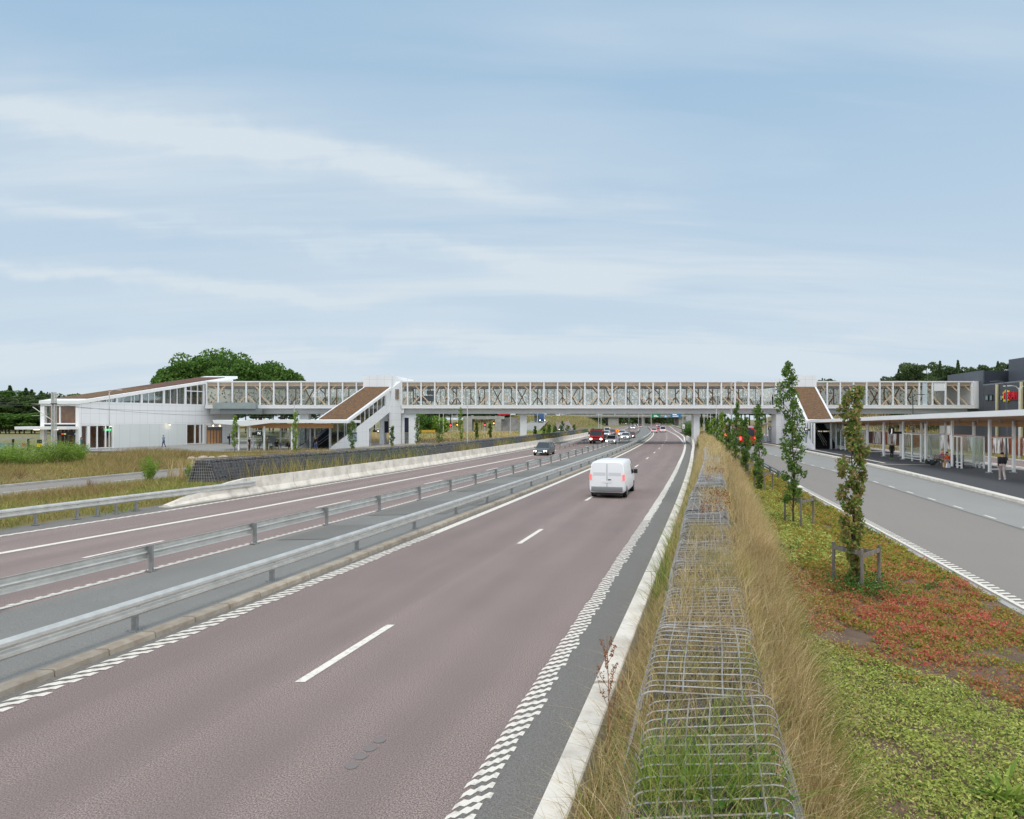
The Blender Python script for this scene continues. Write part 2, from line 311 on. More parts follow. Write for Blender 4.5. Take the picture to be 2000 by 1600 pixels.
WOODG = M('grey_stake_wood', rgb(132, 125, 116), .85, rgb(98, 92, 85), 12, stretch=(1, 1, .1), bump=.3)
BARK = M('bark', rgb(84, 72, 62), .9, rgb(54, 46, 40), 14, bump=.5)
BLACK = M('black_metal', rgb(34, 35, 37), .5)
DARK = M('dark_interior', rgb(38, 38, 40), .8)
NAVY = M('navy_panel', rgb(28, 34, 62), .5)
SEDUM = M('sedum', rgb(82, 66, 50), .95, rgb(118, 86, 56), 3.2, bump=.6, ramp=(.38, .6), bscale=8)
SEDUM2 = M('sedum_red', rgb(104, 66, 56), .95, rgb(84, 60, 46), .8, bump=.6, bscale=8)
def glassy(name, tint, a, rough=.05):
    m = bpy.data.materials.new(name); m.use_nodes = True; t = m.node_tree; t.nodes.clear()
    tr = N(t, 'ShaderNodeBsdfTransparent'); tr.inputs[0].default_value = (*tint, 1); g = N(t, 'ShaderNodeBsdfGlossy'); g.inputs['Roughness'].default_value = rough
    ms = N(t, 'ShaderNodeMixShader'); ms.inputs[0].default_value = a; o = N(t, 'ShaderNodeOutputMaterial')
    t.links.new(tr.outputs[0], ms.inputs[1]); t.links.new(g.outputs[0], ms.inputs[2]); t.links.new(ms.outputs[0], o.inputs[0]); return m
GLASS = glassy('clear_glass', (.97, .98, .98), .05)
GLASS2 = glassy('shelter_glass', (.82, .88, .86), .22, .12)
CARGL = M('car_glass', rgb(38, 42, 46), .08, spec=.8)
TYRE = M('tyre_rubber', rgb(24, 24, 25), .85)
RIMM = M('wheel_rim', rgb(130, 132, 134), .35, metal=.7)
HEADL = M('lit_headlight', (1, .93, .78), .3, emit=5.)
TAILL = M('lit_taillight', (1, .06, .05), .3, emit=2.2)
LAMPW = M('warm_lamp', (1, .86, .62), .4, emit=2.5)
GREENL = M('green_exit_light', (.04, .6, .22), .4, emit=.9)
REDL = M('red_signal_light', (1, .03, .05), .4, emit=4)
ORNGL = M('amber_light', (1, .5, .05), .4, emit=2)
SOIL = M('soil', rgb(120, 98, 82), .95, rgb(92, 74, 60), 3, bump=.6, bscale=30)
# ================================================================ GROUND AND ROADS
GR = M('meadow_ground', rgb(128, 116, 78), .95, rgb(104, 108, 62), .16, bump=.5, bscale=20, ramp=(.42, .58))
GR2 = M('bank_ground', rgb(122, 104, 72), .95, rgb(92, 104, 52), .06, bump=.5, bscale=6, ramp=(.4, .6))
o = MB().box(-900, 900, -30, 2500, -.5, -.03).build('ground', GR); tag(o, kind='structure')
st = lambda o: tag(o, kind='structure')
far_l = tab((0, -15.9), (35, -15.4), (110, -14.9), (163, -15.3), (250, -18.5), (358, -13), (500, -11.5), (900, -11.5))
st(ribbon('road_far_carriageway', far_l, tab((0, -5.0), (30, -4.7), (900, -4.5)), -6, 900, 0, A_red, 3))
near_r = tab((0, 7.72), (11, 7.58), (20, 7.45), (60, 7.2), (107, 7.2), (150, 8.8), (200, 11), (384, 14), (900, 14))
st(ribbon('road_near_carriageway', -.1, near_r, -6, 900, 0, A_red, 3))
st(ribbon('road_shoulder', tab((0, 7.5), (20, 7.4), (60, 7.15)), tab((0, 8.75), (118, 8.75), (150, 7.3)), -6, 150, .004, A_gry))
st(ribbon('road_edge_strip', -.5, .05, -6, 300, .003, A_gry))
st(ribbon('road_verge_strip', tab((0, -16.7), (32, -16.2), (110, -15.5)), tab((0, -15.0), (30, -14.6), (60, -14.15), (110, -14.1)), -6, 110, .003, A_gry))
st(ribbon('median_paving', tab((0, -5.05), (30, -4.75), (900, -4.5)), -.55, -6, 700, .02, A_med, 3, z1=.118))
for i, (a, b, c, d) in enumerate([(22.5, 25.6, -4.6, -2.0), (28.2, 33.0, -4.55, -1.3), (37.5, 42, -4.4, -2.2), (47, 52, -4.4, -2.0), (58, 63, -4.4, -2.4), (31, 34.5, -1.25, -.7)]):
    h = lambda o: .02+.098*(o+4.8)/4.2
    st(ribbon('road_patch', c, d, a, b, h(c)+.012, A_drk, 2, z1=h(d)+.012))
# bus road on the right, platform, outer road
BL = lambda Y: float(np.interp(Y, [-5, 14.2, 27.9, 38.7, 72.6, 110, 200], [7.0, 11.3, 14.75, 17.4, 26.2, 34.8, 52]))
PL = lambda Y: float(np.interp(Y, [-5, 32.2, 42.7, 51.7, 65.5, 85.3, 103, 200], [14.8, 25.7, 28.7, 31.1, 34.3, 38.4, 41.6, 57.5]))
PC = lambda Y: float(np.interp(Y, [-5, 24.8, 45.5, 61.8, 200], [11.2, 19.8, 24.9, 27.9, 52+3]))
PR = lambda Y: float(np.interp(Y, [-5, 45, 54, 62, 77, 98, 200], [28, 40.8, 43, 44.9, 47.8, 52.3, 72]))
PO = lambda Y: float(np.interp(Y, [-5, 64, 73, 87, 107, 200], [38, 51.2, 53, 55.6, 59.6, 76]))
FN = lambda Y: float(np.interp(Y, [-5, 50, 70, 79, 110, 200], [48, 54.5, 57.3, 58.2, 61.5, 78]))
def strip(name, f0, f1, y0, y1, z, mat, n=2, dy=2., mb=None, th=None):
    mb = mb or MB(); mb.uv = []; ys = list(np.arange(y0, y1+.01, dy)); b = 0
    for y in ys:
        for k in range(n+1):
            x = f0(y)+(f1(y)-f0(y))*k/n; mb.v.append((x, y, z)); mb.uv.append((x-.25*y, y*1.03))
    for i in range(len(ys)-1):
        for k in range(n): mb.f.append((b+i*(n+1)+k, b+i*(n+1)+k+1, b+(i+1)*(n+1)+k+1, b+(i+1)*(n+1)+k)); mb.m.append(0)
    if th:    # give it sides
        N0 = len(mb.v)
        for y in ys:
            mb.v += [(f0(y), y, z-th), (f1(y), y, z-th)]; mb.uv += [(0, 0), (0, 0)]
        for i in range(len(ys)-1):
            mb.f.append((i*(n+1), (i+1)*(n+1), N0+2*i+2, N0+2*i)); mb.f.append((i*(n+1)+n, N0+2*i+1, N0+2*i+3, (i+1)*(n+1)+n)); mb.m += [0, 0]
    return mb.build(name, mat, fix=False)
st(strip('bus_road', BL, PC, -3, 200, 0, A_bus)); st(strip('bus_road_lane', PC, PL, -3, 200, .002, A_bus2))
st(strip('bus_road_joint', lambda y: PC(y)-.07, lambda y: PC(y)+.07, -3, 150, .006, A_drk, 1))
st(strip('platform_paving', lambda y: PL(y)+.55, lambda y: PR(y)-.35, -3, 190, .13, A_plat, 3))
st(strip('outer_road', PR, PO, -3, 200, .002, A_red, 2))
st(strip('platform_kerb', PL, lambda y: PL(y)+.56, -3, 190, .14, CONC, 1, th=.14))
st(strip('outer_kerb', lambda y: PR(y)-.36, PR, -3, 190, .14, CONC, 1, th=.14))
st(strip('verge_kerb', PO, lambda y: PO(y)+.35, -3, 150, .13, CONC, 1, th=.14))
st(strip('gutter', lambda y: PL(y)-.5, PL, -3, 150, .005, M('gutter_setts', rgb(150, 146, 140), .9, rgb(120, 117, 112), 6), 1))
st(strip('tree_bed_kerb', lambda y: BL(y)-.16, BL, -3, 150, .05, CONC2, 1, th=.06))
# left service road, station forecourt, building pavement
st(ribbon('service_road', tab((0, -32.6), (200, -32.4)), tab((0, -26), (34, -26.4), (42, -27.4), (60, -27.6), (200, -27.6)), -6, 98, 0, A_bus, 2))
ko = MB(); sweep(ko, [(0, 0), (0, .13), (.3, .13), (.3, 0)], -32.9, yr(-6, 98)); st(ko.build('service_road_kerb', CONC2))
fc = MB(); fc.add([(-64, 83, .1), (-20, 80, .1), (-12, 104, .1), (-14, 125, .1), (-70, 125, .1)], [(0, 1, 2, 3, 4)]); fc.uv = [(v[0], v[1]) for v in fc.v]
st(fc.build('station_forecourt', A_bus2, fix=False))
# ---- markings: one sheet
mk = MB()
def dash(off, y0, y1, w, z=.007, n=3):
    off = cf(off)
    ys = np.linspace(y0, y1, n+1); b = len(mk.v)
    for y in ys: mk.v += [tuple(P(y, off(y)-w/2, z)), tuple(P(y, off(y)+w/2, z))]
    for i in range(n): mk.f.append((b+2*i, b+2*i+1, b+2*i+3, b+2*i+2)); mk.m.append(0)
def rumble(off, w, y0, y1, per=.235, zig=3, z=.009, fill=.56, skew=-.22):
    y = y0
    while y < y1:
        b = len(mk.v); s = 2*zig; jl = random.uniform(-.02, .02); jr = random.uniform(-.035, .06)
        for i in range(s+1):
            t = i/s; o = (off(y) if callable(off) else off)-w/2+jl+(w+jr-jl)*t; dz = (.05 if i % 2 else 0)-skew*t; d = fill*per*(1+random.uniform(-.07, .07))
            mk.v += [tuple(P(y+dz, o, z)), tuple(P(y+dz+d, o, z))]
        for i in range(s): mk.f.append((b+2*i, b+2*i+2, b+2*i+3, b+2*i+1)); mk.m.append(0)
        y += per
rt7 = tab((0, 7.60), (7, 7.55), (11, 7.45), (20, 7.32), (60, 7.1)); rumble(rt7, .30, 2.5, 27, per=.205, zig=3); rumble(rt7, .30, 27, 62, per=.205, fill=.85, zig=2)
dash(7.08, 62, 107, .30, n=20)
rumble(.02, .34, 5, 24, per=.26, zig=2, fill=.6); dash(.02, 24, 330, .3, n=80)
dash(tab((107, 6.95), (150, 6.2), (200, 5.4), (326, 5.4)), 107, 326, .3, n=40)      # lane line past the gore
dash(tab((107, 7.0), (128, 7.1), (150, 7.4)), 107, 150, .3, n=12)
dash(tab((150, 7.4), (215, 7.6), (384, 13)), 150, 384, .3, n=30)
dash(tab((150, 8.3), (200, 10.5), (384, 13.6)), 150, 384, .15, n=30)
y = 10.44
while y < 330: dash(tab((0, 3.72), (25, 3.62), (60, 3.5)), y, y+2.9, .16); y += 11.57
fe = tab((0, -5.35), (14, -5.3), (30, -5.0), (900, -4.85)); dash(fe, 3, 300, .16, n=120); 
y = 3.
while y < 60: dash(lambda q: fe(q)-.02, y, y+.14, .24, z=.011, n=1); y += .3
fd = tab((0, -8.6), (20, -8.5), (75, -7.6), (300, -7.2))
y = 8.6
while y < 330: dash(fd, y, y+2.8, .15); y += 11.15
fs = tab((0, -11.9), (20, -11.7), (30, -11.0), (52, -10.55), (75, -9.9), (87, -9.7)); dash(fs, 3, 87, .30, n=60)
fl = tab((0, -15.2), (23, -14.9), (30, -14.35), (60, -13.9), (110, -14.0), (170, -14.3)); dash(fl, 3, 170, .2, n=90)
y = 3.
while y < 60: dash(lambda q: fl(q)+.02, y, y+.18, .3, z=.011, n=1); y += .36
y = 24.
while y < 95: dash(-29.4, y, y+3.2, .13); y += 6.6
def sdash(f, y0, y1, w, z=.009, n=2):
    ys = np.linspace(y0, y1, n+1); b = len(mk.v)
    for y in ys: mk.v += [(f(y)-w/2, y, z), (f(y)+w/2, y, z)]
    for i in range(n): mk.f.append((b+2*i, b+2*i+1, b+2*i+3, b+2*i+2)); mk.m.append(0)
y = 12.
while y < 140: sdash(lambda q: PC(q)+.32, y, y+1.0, .12); y += 3.1
y = 5.
while y < 40: sdash(lambda q: BL(q)+.42, y, y+.13, .26, n=1); y += .26      # ladder edge line
sdash(lambda q: BL(q)+.24, 5, 150, .12, n=60); sdash(lambda q: BL(q)+.42, 40, 150, .22, n=50)
sdash(lambda q: PL(q)+1.95, 60, 150, .3, z=.14, n=40)
sdash(lambda q: PL(q)+.28, -2, 189, .5, z=.149, n=90)
sdash(lambda q: PR(q)-.9, 20, 180, .22, z=.14, n=70); sdash(lambda q: PR(q)+1.5, 20, 180, .4, z=.012, n=70)
mk.add([(33.6, 58.6, .142), (38, 57.4, .142), (38, 57.75, .142), (33.5, 59, .142)], [(0, 1, 2, 3)])
st(mk.build('road_markings', PAINT, fix=False))
# four sensor plugs in the lane
pl = MB()
for px, py in ((687, 1496), (704, 1478), (723, 1462), (741, 1446)):
    q = GY(py); pl.tube([(X(px, q), q, .002), (X(px, q), q, .008)], .085, 14)
st(pl.build('road_sensor_caps', M('sensor_fill', rgb(122, 114, 111), .9)))
# ---- kerb of single stones between the median and the near carriageway
kb = MB(); y = 4.
while y < 260:
    L = .95 if y < 90 else 6
    sweep(kb, [(-.13, -.02), (-.13, .125), (.10, .125), (.13, .10), (.14, -.02)], -.46, [y+.012, y+L*.5, y+L-.012]); y += L
st(kb.build('kerb_stones', KERBM))
# ================================================================ GUARD RAILS, BARRIERS
WB = [(.00, .0), (.035, .02), (.08, .05), (.08, .10), (.02, .135), (.005, .155), (.02, .175), (.08, .21), (.08, .26), (.035, .29), (.0, .31)]
def wbeam(side, t=.006, k=1.):
    a = [(side*p[0], p[1]*k) for p in WB]; b = [(side*(p[0]-t), p[1]*k+(t if i == 0 else (-t if i == len(WB)-1 else 0))) for i, p in enumerate(WB)]
    return a+b[::-1]
def rail(name, label, off, side, y0, y1, posts, toff=0, zt=.44, group=None, k=1.12):
    off = cf(off); e = E(name, label, 'guard rail', tuple(P(max(y0, 6), off(max(y0, 6)))), group=group)
    m = MB(); sweep(m, wbeam(side, k=k), lambda y: off(y)+side*.07, yr(y0, y1, .8, .02), z=zt); m.build('rail', GALV, e, smooth=False)
    proto = None
    for i, y in enumerate(posts):
        q = MB(); c = P(y, off(y)); s = float(RS(y)); a = math.atan(s)
        if proto is None:
            q.box(-.06, .06, -.035, -.028, 0, .72); q.box(-.06, -.053, -.028, .035, 0, .72); q.box(.053, .06, -.028, .035, 0, .72)
            q.box(-.13, .13, -.1, .1, 0, .012); q.box(side*.02-.06, side*.02+.06, -.05, .05, .5, .68)
            for dx in (-.1, .1):
                for dy in (-.07, .07): q.tube([(dx, dy, .01), (dx, dy, .035)], .014, 6)
            proto = q.build('post', POSTM, None); c0 = proto
        else: c0 = proto.copy(); C.objects.link(c0)
        c0.parent = e; c0.matrix_world = Matrix.Translation((c.x, c.y, .02+(.09 if off(y) > -3 and off(y) < 0 else 0)))@Matrix.Rotation(-a, 4, 'Z')@Matrix.Diagonal((1, 1, .82 if off(y) > -3 and off(y) < 0 else 1, 1))
    return e
def pr(y0, step, y1, g=1.0):
    out = []; y = y0
    while y < y1 and len(out) < 98: out.append(y); y += step/math.hypot(1, float(RS(y)))
    return out
rail('guard_rail', 'galvanised steel guard rail along the kerb of the near carriageway, facing the camera', -.80, 1, 2, 300, [12.65-2*3.87, 12.65-3.87]+pr(12.65, 4.06, 300)[:96], zt=.42)
r1 = tab((0, -5.1), (17.7, -5.03), (33, -4.78), (60, -4.65), (112, -4.4), (900, -4.3))
rail('guard_rail', 'galvanised steel guard rail seen from its back, along the far edge of the grey median', r1, -1, 3, 300, [18-3*3.9, 18-2*3.9, 18-3.9]+pr(18.0, 4.12, 300)[:95], zt=.35, k=1.25)
rl = tab((0, -16.9), (25.8, -16.05), (36.4, -14.98))
rail('guard_rail', 'steel guard rail before the grass verge, bolted to the white concrete barrier', rl, 1, 10, 36.4, [12, 14, 16, 18, 20, 22, 24, 25.8, 27.3, 28.1, 28.9, 29.8], zt=.46)
rail('guard_rail', 'short steel guard rail with a sloping end, parting the bus lane behind the red lorry', tab((87, -9.75), (122, -10.3), (200, -10), (269, -8.8), (330, -8.8)), 1, 90, 330, pr(90, 4, 300), zt=.4)
rail('guard_rail', 'steel guard rail along the outer edge of the slip road beyond the bridge', tab((150, 8.9), (200, 11.3), (384, 14.3)), -1, 150, 384, pr(152, 4, 380), zt=.4)
o = MB(); 
for i in range(1): o.bar(P(86.6, -9.7, .03), P(90, -9.68, .56), .08, .3)
b_ = o.build('rail_end', GALV); b_.parent = [q for q in C.objects if q.get('label', '').startswith('short steel')][0]
# left white barrier, precast segments
NJ = [(-.30, 0), (.30, 0), (.30, .08), (.13, .36), (.09, .95), (-.09, .95), (-.13, .36), (-.30, .08)]
lb = tab((0, -15.5), (31, -15.35), (36, -15.2), (60, -14.75), (92, -14.95), (163, -15.6), (180, -16))
e = E('concrete_barrier', 'long white concrete barrier of joined segments between the far carriageway and the dark gabion', 'barrier', tuple(P(42, -15.2)))
m = MB()
ys = [31, 32, 33, 34, 35, 36]; vs = []
for y in ys:
    h = .08+.92*min(1, (y-31)/5.)**.8
    for (a, b) in NJ: vs.append(P(y, lb(y)+a, min(b*1.0, .05+b*h*1.0) if b else 0))
n = 8; fs = []
for i in range(5):
    for k in range(n): fs.append((i*n+k, i*n+(k+1) % n, (i+1)*n+(k+1) % n, (i+1)*n+k))
fs += [tuple(range(n)), tuple(range(5*n, 6*n))]
m.add(vs, fs); m.build('sloping_end', CONC, e)
y = 36.03; yend = 178
while y < yend:
    L = 3.9 if y < 37 else 5.7
    m = MB(); sweep(m, NJ, lb, [y, y+L/2, y+L-.04]); m.build('segment', CONC, e); y += L
# near right barrier
e = E('concrete_barrier', 'low white concrete barrier with a flat top beside the near carriageway and the gabion', 'barrier', tuple(P(8, 8.7)))
y = -3.7+.02
while y < 128:
    m = MB(); sweep(m, [(-.17, 0), (-.14, .84), (-.125, .855), (.125, .855), (.14, .84), (.17, 0)], tab((0, 8.86), (5, 8.82), (9, 8.76), (27, 8.62), (66, 8.25), (107, 8.3), (128, 7.6)), [y, y+2, y+4, y+6.0-.035]); m.build('segment', CONC, e); y += 6.05
# right bus road guard rail
e = E('guard_rail', 'dark steel railing at the edge of the bus road behind the young trees', 'guard rail', (BL(47)-.3, 47, 0))
q = MB(); ys = list(np.arange(43.5, 100, 1.5))
for z in (.72, .5):
    for a, b in zip(ys[:-1], ys[1:]): q.bar((BL(a)-.45, a, z), (BL(b)-.45, b, z), .06, .12 if z < .6 else .06)
q.build('rail', M('dark_galvanised', rgb(120, 126, 130), .5, metal=.5), e)
for y in np.arange(44, 100, 4.): MB().box(BL(y)-.52, BL(y)-.38, y-.06, y+.06, 0, .74).build('post', MT['dark_galvanised'], e)
# ================================================================ GABIONS
gpr = [(-1.0, 0), (-.59, 1.42), (-.58, 1.49), (-.555, 1.545), (-.51, 1.575), (-.45, 1.585), (.45, 1.585), (.51, 1.575), (.555, 1.545), (.58, 1.49), (.59, 1.42), (1.0, 0)]
def gab_pt(y, off, i, dz=0): return P(y, off(y)+gpr[i][0], gpr[i][1]+dz)
def gabion(name, label, off, y0, y1, step, lon, r, stone, fill_h=.97, basket=4.0, nst=1500, hmax=1.0, ss=.13, n=4):
    off = cf(off); e = E(name, label, 'gabion', tuple(P(max(y0, 5), off(max(y0, 5)))))
    w = MB(); y = y0; rw = random.Random(5)
    while y < y1:            # basket by basket, each a little out of line
        L = basket if y < 30 else 4.0; ye = min(y+L, y1); near = y < 30
        dz, dx, tl = (rw.uniform(-.07, .035), rw.uniform(-.03, .03), rw.uniform(-.05, .05)) if near and n > 3 else (0, 0, 0)
        ph = rw.uniform(0, 6)
        bend = lambda yy, a: (dx+.012*math.sin(yy*2.1+a*3+ph), dz+tl*a+(.014*math.sin(yy*3.1+ph+a*2) if near else 0))
        q = y+.03
        while q < ye-.02:
            if not (near and rw.random() < .09):
                tw = rw.uniform(-.035, .035) if near else 0; sg = [P(q+tw*gp[0], off(q)+gp[0]+bend(q, gp[0])[0], max(0., gp[1]*hmax+(bend(q, gp[0])[1] if gp[1] > 1 else 0))) for gp in gpr]
                if near and rw.random() < .2: sg = sg[:7+rw.randint(-1, 2)]      # a loose rod that ends on the way
                w.tube(sg, r*rw.uniform(.85, 1.15), n, cap=False)
            q += step*rw.uniform(.9, 1.1) if near else step
        for a, b_ in lon:
            if near and rw.random() < .1: continue
            ya, yb = y-rw.uniform(0, .12), ye+rw.uniform(0, .12); m_ = 9
            w.tube([P(ya+(yb-ya)*t/m_, off(ya+(yb-ya)*t/m_)+a+bend(ya+(yb-ya)*t/m_, a)[0], b_*hmax+(bend(ya+(yb-ya)*t/m_, a)[1] if b_ > 1 else 0)+.008) for t in range(m_+1)], r*.95, n, cap=False)
        for yy in (y+.0, ye+.0): w.tube([P(yy, off(yy)+gp[0]*1.01+bend(yy, 0)[0], gp[1]*hmax+bend(yy, gp[0])[1]+.012) for gp in gpr[1:-1]], r*1.1, n, cap=False)
        y = ye
    w.build('wire_mesh', WIRE if n > 3 else DWIRE, e, fix=False)
    # stones: a lumpy core and loose stones under the mesh
    s = MB(); core = [(a*.93, b*fill_h*.93) for a, b in gpr]; ys = yr(y0+.02, y1, .5, .01); sweep(s, core, off, ys, z=0)
    for i in range(nst):
        y = y0+(y1-y0)*random.random()**1.8; t = random.random(); 
        if t < .5: a = random.uniform(-.44, .44); b = 1.53*fill_h*hmax-.05+random.uniform(-.05, .0)
        else:
            u = random.random(); sd = -1 if t < .8 else 1; a = sd*(.84-.42*u); b = 1.4*u*hmax*fill_h
        c = P(y, off(y)+a, b); s.sphere(c, ss*random.uniform(.6, 1.2), (1, random.uniform(.7, 1.2), random.uniform(.5, .8)), 6, 4, jit=.22)
    s.build('stone_fill', stone, e, fix=False); return e
lonA = [(a, 1.585) for a in (-.37, -.19, 0, .19, .37)]+[(-.54, 1.48), (.54, 1.48)]+[(s_*(.57+.43*(1-t)), 1.42*t) for t in (.9, .78, .66, .54, .42, .3, .18) for s_ in (-1, 1)]
gabR = tab((0, 10.14), (4.7, 10.12), (20, 9.75), (41, 9.95), (110, 10))
gabion('gabion_wall', 'long wire gabion filled with stone and grown through with grass, nearest the camera', gabR, 2.2, 62, .16, lonA, .0076, STONE, nst=4200, basket=2.02)
gl = tab((42, -22.0), (47, -20.8), (52, -19.6), (61, -18.4), (70, -17.6), (100, -16.9), (165, -17.2))
gabion('gabion_wall', 'dark gabion wall of wire baskets and stone behind the white concrete barrier', gl, 42.0, 168, .2, [(a, 1.59) for a in (-.3, 0, .3)]+[(s_*(.5+.5*(1-t)), 1.44*t) for t in (1., .87, .74, .61, .48, .35, .22, .09) for s_ in (-1, 1)], .0085, DSTONE, nst=5200, hmax=1.05, ss=.12, n=3)
# mesh on the open end face of the left gabion
eg = [q for q in C.objects if q.get('label', '').startswith('dark gabion')][0]; w = MB()
for t in np.linspace(-.9, .9, 11): w.tube([P(41.9, gl(42)+t*(1.0), 0), P(41.9, gl(42)+t*.5, 1.62)], .011, 4)
for t in np.linspace(.1, 1.6, 9): hw = 1.0-.5*t/1.6; w.tube([P(41.9, gl(42)-hw, t), P(41.9, gl(42)+hw, t)], .011, 4)
w.build('end_mesh', WIRE, eg)
# ================================================================ FOOTBRIDGE
BY = 107.0; BD = 9.0           # front plane and depth
bx = lambda p: X(p, BY); bz = lambda p: Z(p, BY)
zT, zD, zE, zB = bz(744.5), bz(792), bz(798), bz(807.5)
def frit():
    m = bpy.data.materials.new('printed_glass'); m.use_nodes = True; t = m.node_tree; t.nodes.clear()
    co = N(t, 'ShaderNodeTexCoord'); mp = N(t, 'ShaderNodeMapping'); mp.inputs['Scale'].default_value = (5.5, 1, 2.8); t.links.new(co.outputs['Object'], mp.inputs[0])
    v = N(t, 'ShaderNodeTexVoronoi', distance='CHEBYCHEV'); v.inputs['Scale'].default_value = 1.; t.links.new(mp.outputs[0], v.inputs[0])
    sc = N(t, 'ShaderNodeSeparateColor'); t.links.new(v.outputs['Color'], sc.inputs[0])
    open_ = mth(t, 'GREATER_THAN', sc.outputs[0], .58); thin = mth(t, 'LESS_THAN', v.outputs['Distance'], .40)
    f = mth(t, 'MULTIPLY', mth(t, 'MULTIPLY', open_, thin), .55); f2 = mth(t, 'ADD', f, .42)
    d = N(t, 'ShaderNodeBsdfDiffuse'); d.inputs[0].default_value = (*rgb(236, 234, 226), 1); tl = N(t, 'ShaderNodeBsdfTranslucent'); tl.inputs[0].default_value = (*rgb(252, 250, 242), 1)
    a = N(t, 'ShaderNodeMixShader'); a.inputs[0].default_value = .62; t.links.new(d.outputs[0], a.inputs[1]); t.links.new(tl.outputs[0], a.inputs[2])
    tr = N(t, 'ShaderNodeBsdfTransparent'); tr.inputs[0].default_value = (.97, .97, .94, 1)
    ms = N(t, 'ShaderNodeMixShader'); t.links.new(f2, ms.inputs[0]); t.links.new(a.outputs[0], ms.inputs[1]); t.links.new(tr.outputs[0], ms.inputs[2])
    o = N(t, 'ShaderNodeOutputMaterial'); t.links.new(ms.outputs[0], o.inputs[0]); return m
FRIT = frit()
SOFTB = M('rear_timber', rgb(200, 158, 118), .6, rgb(180, 136, 96), 2, stretch=(1, 1, 8))
CEIL = M('grey_ceiling', rgb(186, 186, 183), .7, rgb(176, 176, 174), .5)
br = E('footbridge', 'long white glazed footbridge with timber struts crossing above the motorway', 'footbridge', (bx(1300), BY+BD/2, 0))
def section(p0, p1, mull, seed, girder=(None, None)):
    rr = random.Random(seed); x0, x1 = bx(p0), bx(p1)
    m = MB(); m.box(x0, x1, BY-.12, BY+BD+.12, zT-.22, zT); m.build('roof', WHITE2, br)
    m = MB(); m.box(x0, x1, BY-.25, BY+BD+.25, zE, zD+.05); m.box(x0+.01, x1-.01, BY-.27, BY-.25, zD-.08, zD+.07); m.build('deck_edge', WHITE, br)
    g0, g1 = girder; g0 = bx(g0) if g0 else x0; g1 = bx(g1) if g1 else x1
    m = MB(); m.box(g0, g1, BY+.5, BY+1.1, zB, zE-.003); m.box(g0, g1, BY+BD-1.1, BY+BD-.5, zB, zE-.003); m.box(g0, g1, BY+1.1, BY+BD-1.1, zB+.5, zB+.8)
    m.box(g0, g1, BY+.3, BY+1.3, zB-.06, zB-.002); m.build('girder', BEAM, br)
    m = MB(); m.box(x0, x1, BY+.18, BY+.42, zT-.82, zT-.23); m.box(x0, x1, BY+BD-.5, BY+BD-.3, zT-.82, zT-.23); m.build('timber_beam', TIMB, br)
    m = MB(); m.box(x0, x1, BY+.6, BY+BD-.6, zT-.95, zT-.83); m.build('ceiling', CEIL, br)
    m = MB(); m.box(x0, x1, BY+.3, BY+BD-.3, zD+.055, zD+.1); m.build('floor', BEAM, br)
    m = MB(); m.box(X(p0, BY+BD), X(p1, BY+BD), BY+BD, BY+BD+.03, zD+.06, zT-.23); m.build('printed_glass_wall', FRIT, br)
    m = MB(); m.box(x0, x1, BY+.1, BY+.12, zD+.06, zT-.23); m.build('glass_wall', glassy('bridge_glass', (.99, .99, .98), .02) if 'bridge_glass' not in bpy.data.materials else bpy.data.materials['bridge_glass'], br)
    for p in mull:
        m = MB(); x = bx(p); m.box(x-.12, x+.12, BY-.09, BY+.16, zD+.052, zT-.222); m.build('mullion', WHITE2, br)
        m2 = MB(); m2.box(x-.06, x+.06, BY+BD-.1, BY+BD-.02, zD+.1, zT-.83); m2.build('mullion', WHITE2, br)
    # timber: light struts behind the front glass, brown tree-like columns in front of the rear wall
    f = MB(); b = MB(); zm = (zD+zT-.8)/2+.15; H = [bx(p) for p in mull]
    for i in range(len(H)-1):
        a, c = H[i], H[i+1]; w = c-a
        k = rr.random()
        if k < .36: f.bar((a+.35*w, BY+.32, zT-.35), (c, BY+.32, zm+.55), .17, .17, up=(0, 1, 0))
        elif k < .62: f.bar((c-.35*w, BY+.32, zT-.35), (a, BY+.32, zm+.55), .17, .17, up=(0, 1, 0))
        elif k < .70:
            f.bar((a+.45*w, BY+.32, zT-.35), (a, BY+.32, zm+.55), .17, .17, up=(0, 1, 0)); f.bar((a+.55*w, BY+.32, zT-.35), (c, BY+.32, zm+.55), .17, .17, up=(0, 1, 0))
        k = rr.random()
        if k < .42: f.bar((a, BY+.32, zm), (a+.72*w, BY+.32, zD+.1), .17, .17, up=(0, 1, 0))
        elif k < .72: f.bar((c, BY+.32, zm), (c-.72*w, BY+.32, zD+.1), .17, .17, up=(0, 1, 0))
        # rear
        y = BY+BD-.75; xm = a+w*rr.uniform(.25, .75); k = rr.random()
        if k < .8:
            b.bar((xm, y, zD+.1), (xm, y, zT-.96), .17, .17, up=(0, 1, 0)); s1 = rr.choice([-1, 1])
            if k < .45: b.bar((xm, y-.02, zm+.4), (xm+s1*.9, y-.02, zT-.96), .17, .17, up=(0, 1, 0))
            b.bar((xm, y+.02, zm-.1), (xm-s1*1.05, y+.02, zD+.1), .17, .17, up=(0, 1, 0))
            if k < .3: b.bar((xm, y+.03, zm-.1), (xm+s1*1.05, y+.03, zD+.1), .17, .17, up=(0, 1, 0))
        else:
            b.bar((xm-.8, y, zD+.1), (xm+.8, y, zT-.96), .17, .17, up=(0, 1, 0)); b.bar((xm+.8, y+.2, zD+.1), (xm-.8, y+.2, zT-.96), .17, .17, up=(0, 1, 0))
    f.build('timber_struts', TIMB, br); b.build('timber_columns', SOFTB, br)
mA = [403.5, 426.5, 454]+list(np.arange(481, 710, 26.9)); mB = [784.5, 796]+[822.5+26.65*i for i in range(27)]; mB = [p for p in mB if p < 1528]
